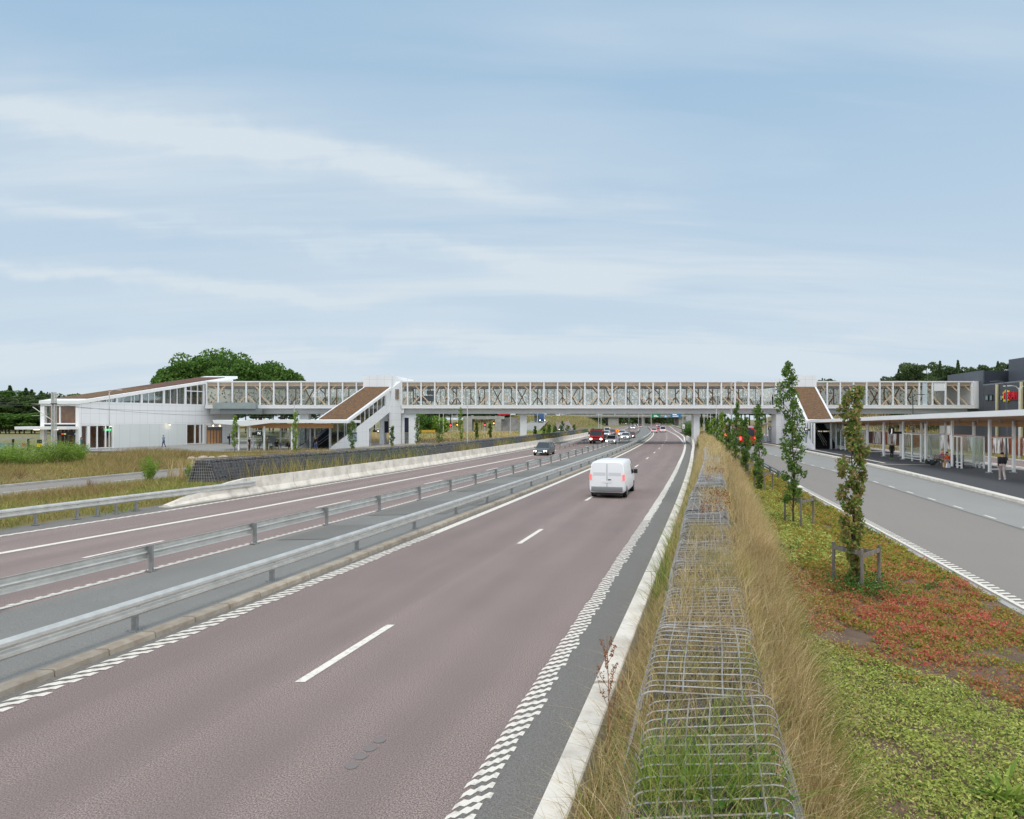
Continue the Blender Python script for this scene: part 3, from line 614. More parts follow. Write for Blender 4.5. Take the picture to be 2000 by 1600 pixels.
mC = [1590]+[1615.3+25.7*i for i in range(12)]
section(402, 710, mA, 3, (408, 706)); section(784, 1529, mB, 11, (789, 1531)); section(1590, 1901, mC, 5, (1592, 1893))
m = MB(); m.box(bx(1900), bx(1910), BY-.3, BY+BD+.3, zE, zT); m.box(bx(1824), bx(1848.5), BY-.02, BY+.1, bz(763.5), zT-.23); m.build('end_panel', WHITE, br)
m = MB(); m.box(bx(1801.5), bx(1811), BY-.03, BY+.09, zD+.06, zT-.23); m.build('frosted_panel', M('mottled_panel', rgb(176, 190, 194), .5, rgb(205, 214, 216), 4), br)
for p0, p1, yb in ((1016, 1029, 853), (1359, 1370.5, 862), (580, 598, 860), (1855, 1866, 860)):
    m = MB(); m.box(bx(p0), bx(p1), BY+1.2, BY+2.6, -.1, zB-.07); m.build('pier', WHITE, br)
m = MB(); m.box(X(1855, BY), bx(1879), BY+.2, BY+BD, -.1, zB); 
m = MB(); m.box(X(417, 106), X(500, 106), 105.7, 106.6, Z(798.5, 106), Z(786.5, 106)); m.build('steel_trough', M('grey_green_steel', rgb(150, 160, 158), .6, rgb(138, 148, 146), 1), br)
m = MB(); m.box(X(430, 106), X(512, 106), 105.9, 106.7, Z(809, 106), Z(798.6, 106)); m.build('trough_beam', M('dark_green_steel', rgb(112, 118, 118), .6), br)
# grey screens hung inside, left of the middle
m = MB(); m.box(bx(808.5), bx(848), BY+3, BY+3.2, bz(783), bz(772)); m.box(bx(830), bx(845), BY+2.4, BY+2.6, bz(770), bz(762)); m.bar((bx(834), BY+2.5, bz(762)), (bx(834), BY+2.5, zT-.95), .05); m.bar((bx(840), BY+2.5, bz(762)), (bx(840), BY+2.5, zT-.95), .05)
o = m.build('information_screen', M('grey_screen', rgb(98, 106, 112), .3, rgb(82, 90, 96), .6)); tag(o, 'grey information screens hanging in the glazed footbridge beside the left stair tower', 'screen')
# ================================================================ PANELLED CLADDING
def panel_mat(name, col, sx, sz, off=(0, 0, 0), axis='x'):
    m = M(name, col, .5); t = m.node_tree; p = t.nodes['Principled BSDF']; co = N(t, 'ShaderNodeTexCoord'); sp = N(t, 'ShaderNodeSeparateXYZ'); t.links.new(co.outputs['Object'], sp.inputs[0])
    u = sp.outputs[0] if axis == 'x' else sp.outputs[1]
    def line(v, s, w): return mth(t, 'LESS_THAN', mth(t, 'FRACT', mth(t, 'ADD', mth(t, 'DIVIDE', v, s), 100.3)), w/s)
    g = mth(t, 'MAXIMUM', line(u, sx, .035), line(sp.outputs[2], sz, .035))
    r = N(t, 'ShaderNodeTexNoise'); r.inputs['Scale'].default_value = .35; t.links.new(co.outputs['Object'], r.inputs[0])
    x0 = N(t, 'ShaderNodeMix', data_type='RGBA'); x0.inputs[6].default_value = (*col, 1); x0.inputs[7].default_value = (*[c*.9 for c in col], 1); t.links.new(r.outputs[0], x0.inputs['Factor'])
    x = N(t, 'ShaderNodeMix', data_type='RGBA'); t.links.new(x0.outputs[2], x.inputs[6]); x.inputs[7].default_value = (*[c*.62 for c in col], 1); t.links.new(mth(t, 'MULTIPLY', g, .8), x.inputs['Factor'])
    t.links.new(x.outputs[2], p.inputs['Base Color']); return m
CLAD = panel_mat('white_panel_cladding', rgb(231, 232, 234), 1.2, 1.35, axis='y')
CLADX = panel_mat('white_front_cladding', rgb(232, 233, 235), 1.2, 1.1)
LPAN = panel_mat('pale_panel_cladding', rgb(214, 218, 217), 1.55, 30, axis='y')
DCLAD = panel_mat('dark_cladding', rgb(76, 80, 88), 6, 1.3, axis='y')
DCLADX = panel_mat('dark_front_cladding', rgb(58, 62, 72), 3, 1.3)
# ================================================================ STATION BUILDING (left)
wy = lambda p: 90.99/(.37-(p-1000)/1250.)
wx = lambda y: -58.8+.37*(y-87)
WPt = lambda p, out=0: (wx(wy(p))+out*.94, wy(p)-out*.35)
sb = E('station_building', 'white station hall with a sloping planted roof and window band at the left', 'building', (-58, 95, 0))
rz_ = lambda y: 6.8+.19*(y-87)
m = MB()
def roofpoly(y0, y1, x0a, x0b, dz0, dz1, mb, ins=0):
    b = []; t = []
    for (y, s) in ((y0, 0), (y0, 1), (y1, 1), (y1, 0)):
        xl = -64.1+.37*(y-87)+ins; xr = wx(y)-ins+.25; x = xl if s == 0 else xr
        b.append((x, y, rz_(y)+dz0)); t.append((x, y, rz_(y)+dz1))
    mb.hexa(b, t)
roofpoly(86.8, 113.6, 0, 0, -.45, 0, m); m.build('roof', WHITE, sb)
m = MB(); roofpoly(88.4, 99, 0, 0, .004, .09, m, .55); m.build('planted_roof', SEDUM, sb)
m = MB(); roofpoly(99, 111.5, 0, 0, .005, .091, m, .55); m.build('planted_roof', SEDUM2, sb)
# side wall: upper cladding band
ww = lambda p0, p1, z0, z1, mb, th=.3, out=0, zb=None, zt=None: mb.wall(WPt(p0, out), WPt(p1, out), z0, z1, th, zb, zt)
m = MB(); ww(155, 400, 3.45, 6.55, m); ww(400, 455.5, .1, 5.3, m); ww(400, 410, 5.3, 6.5, m)
ww(435, 455.5, .1, 3.44, m, out=.003) if 0 else None
m.build('upper_wall', CLAD, sb)
m = MB(); ww(222, 363, .1, 3.44, m, th=.25, out=.01); m.build('pale_wall', LPAN, sb)
m = MB(); ww(400, 455.4, rz_(107)-1.2, rz_(107)-.46, m, zb=rz_(107)-1.2, zt=rz_(112.9)-.46); m.build('gable_wall', WHITE, sb)
# piers of the ground floor
for a, b in ((155, 158), (170.5, 176), (219.5, 223), (362, 365.5), (396, 402)): m = MB(); ww(a, b, .1, 3.44, m); m.build('wall_pier', WHITE, sb)
for g0, g1, bars in ((158, 219, (189, 205.5)), (365, 396, (380, 390))):
    m = MB(); [ww(a, a+2.2, .1, 3.44, m, th=.15) for a in bars]; [ww(g0, g1, z, z+.12, m, th=.14) for z in (.15, 3.3)]; f = m.build('window_frame', WHITE2, sb)
    m = MB(); ww(g0, g1, .2, 3.4, m, th=.03, out=-.08); m.build('window_pane', GLASS, f)
m = MB(); ww(403, 433, .1, 3.2, m, th=.05, out=.03); m.build('timber_lobby', TIMB2, sb)
m = MB()
for a in (403, 410, 416, 422, 428.5, 432): ww(a, a+1, .1, 3.2, m, th=.04, out=.1)
ww(403, 433, 2.35, 2.95, m, th=.05, out=.14); m.build('entrance_door', M('door_frame_grey', rgb(92, 92, 92), .5), sb)
m = MB(); ww(404.5, 431, 2.9, 3.15, m, th=.3, out=.5); m.build('door_canopy', WHITE2, sb)
# window band under the roof
m = MB(); 
for a in (178, 226.5, 275, 318.5, 360.5, 396.5): ww(a, a+4, 6.55, rz_(wy(a))-.46, m, zb=6.55, zt=rz_(wy(a+4))-.46)
for a in (193, 208.5, 218, 240, 256, 262, 290, 302, 333, 346, 373, 386): ww(a, a+1.3, 6.6, rz_(wy(a))-.46, m, th=.1, out=-.06)
ww(360, 400, 8.75, 8.9, m, th=.1, out=-.05); ww(178, 400, 6.55, 6.68, m, th=.32, out=.01); m.build('window_mullion', WHITE2, sb)
m = MB(); ww(172, 400, 6.6, rz_(wy(172))-.47, m, th=.03, out=-.12, zb=6.6, zt=rz_(wy(400))-.47); m.build('window_band', glassy('band_glass', (.6, .66, .66), .25, .06), sb)
# inside: timber wall, floor slab, stair
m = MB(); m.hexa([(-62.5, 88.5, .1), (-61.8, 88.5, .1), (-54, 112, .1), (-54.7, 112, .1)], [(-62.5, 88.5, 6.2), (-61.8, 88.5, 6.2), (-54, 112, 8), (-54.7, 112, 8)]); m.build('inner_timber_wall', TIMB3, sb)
m = MB(); m.hexa([(-58.9-4.3, 88, 3.5), (-59.2, 88, 3.5), (-51.2, 110, 3.5), (-56, 110, 3.5)], [(-58.9-4.3, 88, 3.7), (-59.2, 88, 3.7), (-51.2, 110, 3.7), (-56, 110, 3.7)])
m.build('floor_slab', GREYP, sb)
m = MB(); m.wall((wx(91.5)-1.2, 91.5), (wx(97)-1.2, 97), .1, 1.3, .1, zb=2.4, zt=3.5); m.build('stair_flank', TIMB2, sb)
# front gable
fx = lambda p: X(p, 87); fz = lambda p: Z(p, 87)
m = MB(); m.box(fx(78.6), fx(86.5), 87, 87.5, .1, 6.36); m.box(fx(147.5), fx(155), 87, 87.5, .1, 6.36); m.box(fx(86.5), fx(147.5), 87, 87.4, fz(793), 6.36); m.box(fx(86.5), fx(147.5), 86.95, 87.4, fz(829), fz(826.5))
m.box(fx(115), fx(117.2), 87.05, 87.2, fz(826.5), fz(793)); m.build('front_frame', WHITE, sb)
m = MB(); m.box(fx(86.5), fx(147.5), 87.15, 87.18, fz(827), fz(793)); m.build('front_window', GLASS, sb)
m = MB(); m.box(fx(86.6), fx(147.4), 87.0, 87.3, fz(833), fz(829.1)); m.build('dark_strip', BLACK, sb)
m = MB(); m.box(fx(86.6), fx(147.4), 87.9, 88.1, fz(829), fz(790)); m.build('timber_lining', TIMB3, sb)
m = MB(); m.box(fx(53), fx(152), 84.8, 87.5, fz(838.5), fz(833)); m.build('entrance_canopy', WHITE, sb)
m = MB(); 
for p in (90, 99, 106, 113, 120, 131, 143): m.box(fx(p), fx(p+2.3), 88.2, 88.5, .1, fz(838.6))
m.box(fx(87), fx(147), 88.1, 88.3, fz(851), fz(846)); m.build('ticket_gate', M('gate_grey', rgb(110, 106, 102), .6), sb)
m = MB(); m.box(fx(88), fx(146), 88.0, 88.09, fz(850.5), fz(845)); m.build('lobby_sign', BLACK, sb)
for c, (a, b), k in ((rgb(120, 160, 200), (89, 96), 1), (rgb(220, 90, 40), (110, 114), 1), (rgb(190, 190, 120), (115, 119), 1), (rgb(130, 160, 190), (136, 142), 1)):
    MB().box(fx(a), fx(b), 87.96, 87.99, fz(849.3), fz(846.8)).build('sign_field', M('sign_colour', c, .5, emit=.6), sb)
for p in (86, 122): MB().box(fx(p-3), fx(p+3), 85.4, 85.9, fz(839.6), fz(838.6)).build('ceiling_lamp', LAMPW, sb)
# wall lamps (lit) and exit light
def wlamp(p, py):
    q = WPt(p, .5); l = E('wall_lamp', None, None, (q[0], q[1], Z(py, wy(p)))); 
    MB().tube([(0, 0, .12), (-.45, .12, .2)], .03, 6).build('bracket', GALV, l, world=False)
    MB().tube([(0, 0, .14), (0, 0, -.02)], [.06, .2], 12).build('lamp_shade', GREYP, l, world=False); MB().sphere((0, 0, -.05), .13, (1, 1, .5)).build('bulb', LAMPW, l, world=False)
    pl_ = bpy.data.lights.new('lamp_glow', 'POINT'); pl_.energy = 3.5; pl_.color = (1, .82, .58); pl_.shadow_soft_size = .12; lo = bpy.data.objects.new('lamp_glow', pl_); C.objects.link(lo); lo.parent = l; lo.location = (0, 0, -.25); return l
tag(wlamp(210.5, 832), 'lit lamp on the white station wall above the timber lined window', 'lamp'); tag(wlamp(327, 829), 'lit lamp on the white station wall above the walking person in blue', 'lamp')
tag(wlamp(412, 830), 'lit lamp over the glass entrance doors, left one of the two', 'lamp'); tag(wlamp(425, 830), 'lit lamp over the glass entrance doors, right one of the two', 'lamp')
q = WPt(208, -.4); o = MB().box(q[0]-.1, q[0]+.9, q[1], q[1]+.06, 2.6, 2.85).build('exit_sign', GREENL); tag(o, 'lit green exit sign behind the station window', 'sign')
# ================================================================ STAIR TOWERS
def tower(label, xl, xr, sl, yb, yf, zt, side, px_in):
    # front face at Y=104 from xl..xr, flanks lean with slope sl; covered stair comes forward to yb; flank extends to yf; side=+1 visible flank on the right
    e = E('stair_tower', label, 'stair tower', ((xl+xr)/2, 104, 0)); fxp = lambda x, y: x-sl*(104-y)
    m = MB(); m.hexa([(xl, 104, 9.2), (xr, 104, 9.2), (xr+1.8, 116, 9.2), (xl+1.8, 116, 9.2)], [(xl, 104, zt), (xr, 104, zt), (xr+1.8, 116, zt), (xl+1.8, 116, zt)]); m.build('head', CLADX, e)
    xs = xr if side > 0 else xl
    # tower shaft
    m = MB()
    if side > 0:
        m.hexa([(xr-.35, 104.02, 0), (xr-.0, 104.02, 0), (X(783.4, 107), 106.9, 0), (X(783.4, 107)-.6, 106.9, 0)], [(xr-.35, 104.02, 9.2), (xr, 104.02, 9.2), (X(783.4, 107), 106.9, bz(745)), (X(783.4, 107)-.6, 106.9, bz(745))])
        m.box(X(783.4, 107)-.05, X(813, 107), 107.6, 109.5, bz(816), zB-.1); m.box(X(799, 108), X(813, 108), 107.6, 109.5, 0, bz(816)-.002); m.box(X(783.4, 107)-.05, X(788.5, 107), 107.6, 109.5, 0, bz(816)-.002)
        m.box(X(783.4, 107)-.02, X(789, 107), 106.92, 107.3, zB-.02, zE+.05)
        m.box(X(741, 104), X(756, 104), 104.6, 106.8, 3.9, 5.3); m.box(X(741, 104)-.1, X(748.5, 104), 104.6, 106.8, 0, 3.9)
    else:
        m.hexa([(X(1531, 107), 106.9, 0), (xl, 104.02, 0), (xl+.4, 104.02, 0), (X(1531, 107)+.5, 106.95, 0)], [(X(1531, 107), 106.9, bz(745)), (xl, 104.02, bz(745)), (xl+.4, 104.02, bz(745)), (X(1531, 107)+.5, 106.95, bz(745))])
        m.box(X(1518, 107), X(1527, 107), 107.4, 109.4, 0, zB-.07); m.box(X(1527, 107), X(1546, 107), 107.0, 108, 0, zE)
    m.build('shaft', CLADX, e)
    if side > 0:
        MB().box(X(749, 104), X(756, 104), 105, 105.2, 2.0, 4.2).build('navy_panel', NAVY, e); m = MB(); m.box(X(789, 107.6), X(798.5, 107.6), 107.9, 108.1, bz(845), bz(816)); m.build('navy_panel', NAVY, e)
        m = MB(); m.box(X(789, 107.6), X(798.5, 107.6), 107.9, 108.05, 0, bz(846)); m.build('lift_door', M('lift_glass', rgb(120, 128, 126), .3, rgb(84, 90, 88), 2), e)
        m = MB()
        for k, p in enumerate((771.2, 776.5)): 
            m.box(X(p, 105.4)-.14, X(p, 105.4)+.2, 105.35-.2+.25*k, 105.7+.25*k, bz(781), bz(761))
        m.build('slit_window', M('slit_glass', rgb(96, 100, 98), .1, rgb(150, 120, 90), 3), e)
    # roof of the covered stair
    z1 = 4.08; z2 = 9.38; sl_ = (z2-z1)/(104-yb)
    rt = lambda y: z1+sl_*(y-yb)
    def plan(y, a, b): return [(fxp(xl, y)+a, y), (fxp(xr, y)-b, y)]
    m = MB(); (a, b), (c, d) = plan(yb, 0, 0), plan(104, 0, 0)
    m.hexa([(*a, z1-.45), (*b, z1-.45), (*d, z2-.45), (*c, z2-.45)], [(*a, z1), (*b, z1), (*d, z2), (*c, z2)]); m.build('stair_roof', WHITE, e)
    m = MB(); (a, b), (c, d) = plan(yb+.3, .35, .35), plan(103.97, .35, .35)
    m.hexa([(*a, rt(yb+.3)+.003), (*b, rt(yb+.3)+.003), (*d, z2+.003), (*c, z2+.003)], [(*a, rt(yb+.3)+.1), (*b, rt(yb+.3)+.1), (*d, z2+.1), (*c, z2+.1)]); m.build('planted_roof', SEDUM, e)
    # flanks: glazed strip and solid parapet (both sides)
    for s in (-1, 1):
        x_ = (lambda y, s=s: fxp(xr if s > 0 else xl, y)-(.25 if s > 0 else -.0))
        yo = 97.6
        m = MB(); lo = lambda y: rt(y)-2.25
        m.wall((x_(yo), yo), (x_(104), 104), lo(yo)-1.75, lo(yo), .22, zb=lo(104)-1.75, zt=lo(104))
        m.wall((x_(yf), yf), (x_(yo), yo), 0, max(.35, lo(yf)), .221, zb=0, zt=lo(yo))
        m.wall((x_(102.3), 102.3), (x_(103.98), 103.98), lo(102.3), rt(102.3)-.46, .215, zb=lo(103.98), zt=rt(103.98)-.46)
        m.build('parapet', CLAD, e)
        m = MB(); n = 10
        for k in range(n):
            y = yb+.1+(102.3-yb)*k/(n-1); m.wall((x_(y), y), (x_(y+.22), y+.22), lo(y)-.02, rt(y)-.46, .2, zb=lo(y+.22)-.02, zt=rt(y+.22)-.46)
        y = yf+.02
        while y < yb: m.wall((x_(y), y), (x_(y+.22), y+.22), max(.3, lo(y)-.02), 3.7, .2); y += 1.7
        m.build('window_post', WHITE2, e)
        m = MB(); m.wall((x_(yb), yb), (x_(102.3), 102.3), lo(yb), rt(yb)-.46, .02, zb=lo(102.3), zt=rt(102.3)-.46); m.wall((x_(yf), yf), (x_(yb), yb), max(.35, lo(yf)), 3.7, .02, zb=max(.35, lo(yb)), zt=3.7)
        m.build('stair_window', glassy('stair_glass', (.5, .54, .53), .25, .05) if 'stair_glass' not in bpy.data.materials else bpy.data.materials['stair_glass'], e)
    # steps, balustrade, dark lining
    m = MB(); ns = 30; ya = yf+2
    for k in range(ns):
        y = ya+(104-ya)*k/ns; z = .1+6.3*k/ns; m.box(fxp(xl, y)+.3, fxp(xr, y)-.3, y, y+(104-ya)/ns-.002, z-.35 if k > 2 else .1, z+.1)
    m.build('stairs', DARK, e)
    m = MB()
    for t in (.36, .44):
        for dz in (.55, .95): m.tube([((fxp(xl, yf+1.2)*(1-t)+fxp(xr, yf+1.2)*t), yf+1.2, dz+.1), ((xl*(1-t)+xr*t), 104, 6.3+dz)], .035, 6)
    m.build('handrail', M('steel_handrail', rgb(190, 180, 172), .4, metal=.5), e)
    m = MB(); m.wall((fxp(xr, yb+4)-.5, yb+4), (fxp(xl, yb+4)+.5, yb+4), .1, 3.4, .05); 
    return e, fxp
tw1, fx1 = tower('white stair tower with a brown planted stair roof left of the motorway', -24.2, -19.6, .30, 91.2, 87.4, 11.37, 1, None)
tw2, fx2 = tower('white stair tower with a brown planted stair roof beside the bus platform at the right', 45.4, 49.5, .25, 92.6, 86.6, 11.3, -1, None)
# blue escalator panel left, dark doorway right, notices
m = MB(); m.wall((-27.2, 87.6), (-25.6, 93), .1, 1.0, .12, zb=2.6, zt=4.0); m.build('escalator_panel', NAVY, tw1)
def poster(label, x, y, z0, w, h, ang, c1, tower_):
    e = E('notice_board', label, 'notice board', (x, y, z0), ang)
    MB().box(-w/2, w/2, -.05, .0, 0, h).build('frame', M('board_frame', rgb(70, 84, 104), .5) if 'board_frame' not in MT else MT['board_frame'], e, world=False)
    MB().box(-w/2+.08, w/2-.08, -.07, -.052, .08, h*.78).build('sheet', M('board_sheet', c1, .5, rgb(110, 120, 124), 1.6), e, world=False); return e
poster('glazed notice board on the left stair tower flank behind a young tree', X(690, 93)+.0, 93, 1.0, 1.9, 1.3, R(73), rgb(170, 190, 205), 0)
poster('grey notice board with papers on the white flank of the right stair tower', X(1576, 91.6)-.12, 91.6, .9, 1.4, 1.6, R(-104), rgb(190, 194, 196), 0)
# ================================================================ LEFT CANOPY AND SHELTER
cp = E('platform_canopy', 'white folded canopy with a timber underside over the left bus platform', 'canopy', (X(560, 85), 85, 0))
cf_ = [(X(p, 84), Z(q, 84)) for p, q in ((415, 820.4), (468, 822), (530, 819.6), (682, 821), (682, 826.4), (530, 826), (480, 832.2), (418, 827.3))]
MB().prism(cf_, 'y', 84, 90.5).build('canopy_roof', WHITE, cp)
m = MB(); m.box(X(487, 85.6), X(650, 85.6), 85.6, 85.8, Z(836.5, 85.6), Z(828, 85.6)); m.prism([(X(466, 86), Z(833.5, 86)), (X(484, 86), Z(834, 86)), (X(484, 86), Z(837, 86)), (X(466, 86), Z(837, 86))], 'y', 86, 86.2); m.build('timber_beam', TIMB2, cp)
for p in (466.5, 488, 516.5, 570): 
    MB().box(X(p-1.4, 84.8), X(p+1.4, 84.8), 84.7, 84.95, 0, 3.3).build('post', WHITE2, cp)
for p in (458, 495, 548, 566, 606, 615): MB().box(X(p-1.1, 88.5), X(p+1.1, 88.5), 88.4, 88.6, 0, 3.3).build('post', WHITE2, cp)
m = MB(); m.bar((X(458, 88.5), 88.5, 1.55), (X(570, 88.5), 88.5, 1.55), .07); m.bar((X(458, 88.5), 88.5, 2.6), (X(570, 88.5), 88.5, 2.6), .09); m.build('rail', WHITE2, cp)
MB().box(X(500, 88.6), X(568, 88.6), 88.56, 88.6, .4, 2.55).build('glass_screen', GLASS2, cp)
m = MB(); m.box(X(512, 88), X(540, 88), 87.9, 88.0, Z(866, 88), Z(851, 88)); m.build('grey_board', M('shelter_board', rgb(126, 132, 134), .5, rgb(86, 94, 98), 1.), cp)
def panel_sign(label, glyph, p0, p1, y0, y1, Y, rest=None, hang=None, two=None):
    """black sign bar: white letter in its own square"""
    e = E('stop_sign', label, 'sign', (X((p0+p1)/2, Y), Y, Z(y1, Y)))
    MB().box(X(p0, Y), X(p1, Y), Y, Y+.12, Z(y1, Y), Z(y0, Y)).build('sign_panel', M('sign_black', rgb(34, 36, 38), .5) if 'sign_black' not in MT else MT['sign_black'], e)
    h = (y1-y0)*Y/F
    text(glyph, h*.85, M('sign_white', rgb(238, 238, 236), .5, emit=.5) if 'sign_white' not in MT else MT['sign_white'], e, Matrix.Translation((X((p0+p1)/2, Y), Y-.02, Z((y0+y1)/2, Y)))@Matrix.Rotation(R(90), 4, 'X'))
    if rest: MB().box(X(rest[0], Y), X(rest[1], Y), Y+.02, Y+.1, Z(rest[3], Y), Z(rest[2], Y)).build('destination_panel', MT['sign_black'], e)
    m = MB(); 
    for p in hang or []: m.bar((X(p, Y+.06), Y+.06, Z(y0, Y)), (X(p, Y+.06), Y+.06, hang_z), .06)
    if hang: m.build('hanger', BLACK, e)
    return e
hang_z = 3.9
panel_sign('black and white stop sign N under the left platform canopy', 'N', 501, 511, 842, 851, 85.2, rest=(492, 500.6, 844.5, 850.5))
m = MB(); m.box(X(493, 85.3), X(511, 85.3), 85.1, 85.2, Z(842, 85), Z(840, 85)); m.tube([(X(484, 85), 85.0, 0), (X(484, 85), 85.0, Z(831, 85))], .09, 8); m.bar((X(484, 85), 85.05, Z(840.8, 85)), (X(511, 85), 85.05, Z(840.8, 85)), .1); 
tag(m.build('sign_pole', GALV), 'slim grey pole with an arm carrying the stop sign N', 'pole')
panel_sign('small black and white stop sign M beside the left stair tower', 'M', 736.3, 741.5, 839.5, 845, 100, rest=(728, 735.5, 840.5, 844))
m = MB(); m.tube([(X(723.5, 99.5), 99.5, 0), (X(723.5, 99.5), 99.5, Z(830, 99.5))], .09, 8); m.bar((X(723.5, 99.5), 99.5, Z(837.6, 99.5)), (X(741, 99.5), 99.5, Z(837.6, 99.5)), .1); tag(m.build('sign_pole', GALV), 'slim grey pole with an arm carrying the stop sign M', 'pole')
e = E('direction_sign', 'small dark sign with a white arrow on the pole before the left stair tower', 'sign', (X(763, 102), 102, 3.9-1.5))
MB().box(X(758.5, 102), X(763.6, 102), 102, 102.1, Z(840.5, 102), Z(835, 102)).build('sign_panel', NAVY, e); MB().box(X(764, 102), X(768, 102), 102, 102.1, Z(840.5, 102), Z(835, 102)).build('sign_panel', NAVY, e)
MB().prism([(X(759.5, 102), Z(837.8, 102)), (X(761, 102), Z(836.4, 102)), (X(761, 102), Z(837.3, 102)), (X(763, 102), Z(837.3, 102)), (X(763, 102), Z(838.3, 102)), (X(761, 102), Z(838.3, 102)), (X(761, 102), Z(839.2, 102))], 'y', 101.95, 101.99).build('arrow', MT['sign_white'], e)
# ================================================================ RIGHT BUS PLATFORM
pX = lambda Y: 36.8+.2*(Y-49.3)
rc = E('platform_canopy', 'long white canopy with a timber soffit on slim white posts over the right bus platform', 'canopy', (pX(60)+1, 60, 0))
ctop = lambda Y: float(np.interp(Y, [30, 40.8, 61, 93], [5.05, 4.9, 4.62, 4.12]))
ys = list(np.arange(30, 94.1, 2.0)); m = MB(); m2 = MB(); vs = []; v2 = []
for y in ys:
    a, b = pX(y)-2.5, pX(y)+4.6; t = ctop(y)
    vs += [(a, y, t-.40), (b, y, t-.75), (b, y, t-.35), (a, y, t)]; v2 += [(a+.12, y, t-.43), (b-.12, y, t-.78), (b-.12, y, t-.752), (a+.12, y, t-.402)]
def loft(mb, vs, n, k):
    fs = [(i*k+j, i*k+(j+1) % k, (i+1)*k+(j+1) % k, (i+1)*k+j) for i in range(n-1) for j in range(k)]+[tuple(range(k)), tuple(range((n-1)*k, n*k))[::-1]]; mb.add(vs, fs)
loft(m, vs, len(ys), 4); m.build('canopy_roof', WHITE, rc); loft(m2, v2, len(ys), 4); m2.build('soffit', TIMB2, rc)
SOFT = M('beam_timber', rgb(196, 154, 112), .6, rgb(176, 132, 92), 2, stretch=(.3, .3, 8))
m = MB()
for a, b in zip(ys[:-1], ys[1:]): 
    za = min(3.62, ctop(a)-.9) if a > 60 else 3.66; zb_ = min(3.62, ctop(b)-.9) if b > 60 else 3.66
    for dx in (2.0,): m.hexa([(pX(a)+dx, a, za), (pX(a)+dx+.2, a, za), (pX(b)+dx+.2, b, zb_), (pX(b)+dx, b, zb_)], [(pX(a)+dx, a, ctop(a)-.62), (pX(a)+dx+.2, a, ctop(a)-.62), (pX(b)+dx+.2, b, ctop(b)-.62), (pX(b)+dx, b, ctop(b)-.62)])
m.build('timber_beam', SOFT, rc)
FR = [37.5, 43.4, 49.3, 55.2, 60.3, 65.5, 70.7, 75.7, 81.4, 88.0]
for y in FR:
    for dx in (0, 1.85):
        MB().box(pX(y)+dx-.085, pX(y)+dx+.085, y-.085, y+.085, .13, ctop(y)-.45-.05*dx).build('post', WHITE2, rc)
        q = MB(); q.tube([(pX(y)+dx-.05, y, .13), (pX(y)+dx-.05, y, .2)], .26, 10); q.build('base_disc', GREYP, rc)
    q = MB(); q.bar((pX(y)+.09, y, .42), (pX(y)+1.76, y, .42), .1); q.build('low_rail', WHITE2, rc)
    q = MB(); q.bar((pX(y)+.09, y, 2.85), (pX(y)+1.76, y, 2.85), .09); q.build('top_rail', WHITE2, rc)
for y in np.arange(38, 90, 3.1): 
    q = MB(); q.tube([(pX(y)-.3, y, ctop(y)-.52), (pX(y)-.3, y, ctop(y)-.80)], .085, 8); q.bar((pX(y)-.25, y, ctop(y)-.56), (pX(y)+1.9, y+.2, ctop(y)-.68), .03); q.build('spotlight', GREYP, rc)
# glass shelters
def shelter(label, ya, yb):
    e = E('glass_shelter', label, 'bus shelter', (pX((ya+yb)/2)+.9, (ya+yb)/2, .13), group='glass shelters on the right platform'); n = max(2, round((yb-ya)/1.9))
    q = MB(); q2 = MB()
    for i in range(n+1):
        y = ya+(yb-ya)*i/n
        for dx in (.0, 1.85): q.box(pX(y)+dx-.05, pX(y)+dx+.05, y-.05, y+.05, .13, 2.8)
    for dx in (0, 1.85):
        for z in (.35, .62, 2.78): q.bar((pX(ya)+dx, ya, z), (pX(yb)+dx, yb, z), .06)
        q2.bar((pX(ya)+dx, ya, 1.7), (pX(yb)+dx, yb, 1.7), .012, 2.1)
    q.bar((pX(ya), ya, 2.78), (pX(ya)+1.85, ya, 2.78), .05); q.bar((pX(yb), yb, .35), (pX(yb)+1.85, yb, .35), .05)
    q2.bar((pX(ya)+.05, ya, 1.7), (pX(ya)+1.8, ya, 1.7), .012, 2.1); q.build('frame', WHITE2, e); q2.build('glass_pane', GLASS2, e); return e
shelter('glass shelter with white frame beside the seated people on the right platform', 61.4, 65.3)
shelter('glass shelter with white frame between the J sign and the stair tower', 82.2, 87.6)
shelter('small glass shelter with white frame behind the black litter bin', 53.6, 55.0)
hang_z = 4.0
panel_sign('large black and white stop sign J hanging from the right canopy', 'J', 1736.5, 1746.5, 835.5, 847.5, 66, rest=(1747, 1771, 843, 847.5), hang=(1738, 1767))
MB().box(X(1771.5, 65.8), X(1774, 65.8), 65.8, 65.95, Z(848, 66), Z(834.5, 66)).build('yellow_edge', M('sign_yellow', rgb(240, 190, 40), .5), [q for q in C.objects if q.get('label', '').startswith('large black')][0])
hang_z = 3.7
panel_sign('black and white stop sign H at the foot of the right stair tower', 'H', 1571, 1578, 835, 842, 89.5, rest=(1579, 1592, 838, 841.5), hang=(1573,))
hang_z = 3.2
panel_sign('black and white stop sign S under the far bus shelter beyond the footbridge', 'S', 1501, 1506.5, 834.5, 839.5, 112, rest=(1507, 1515, 836, 838.8))
m = MB(); m.box(X(1596, 92), X(1621, 92), 91.9, 92.0, Z(844.5, 92), Z(838.5, 92)); o = m.build('overhead_sign', BLACK); tag(o, 'long black information bar over the right stairway doorway', 'sign')
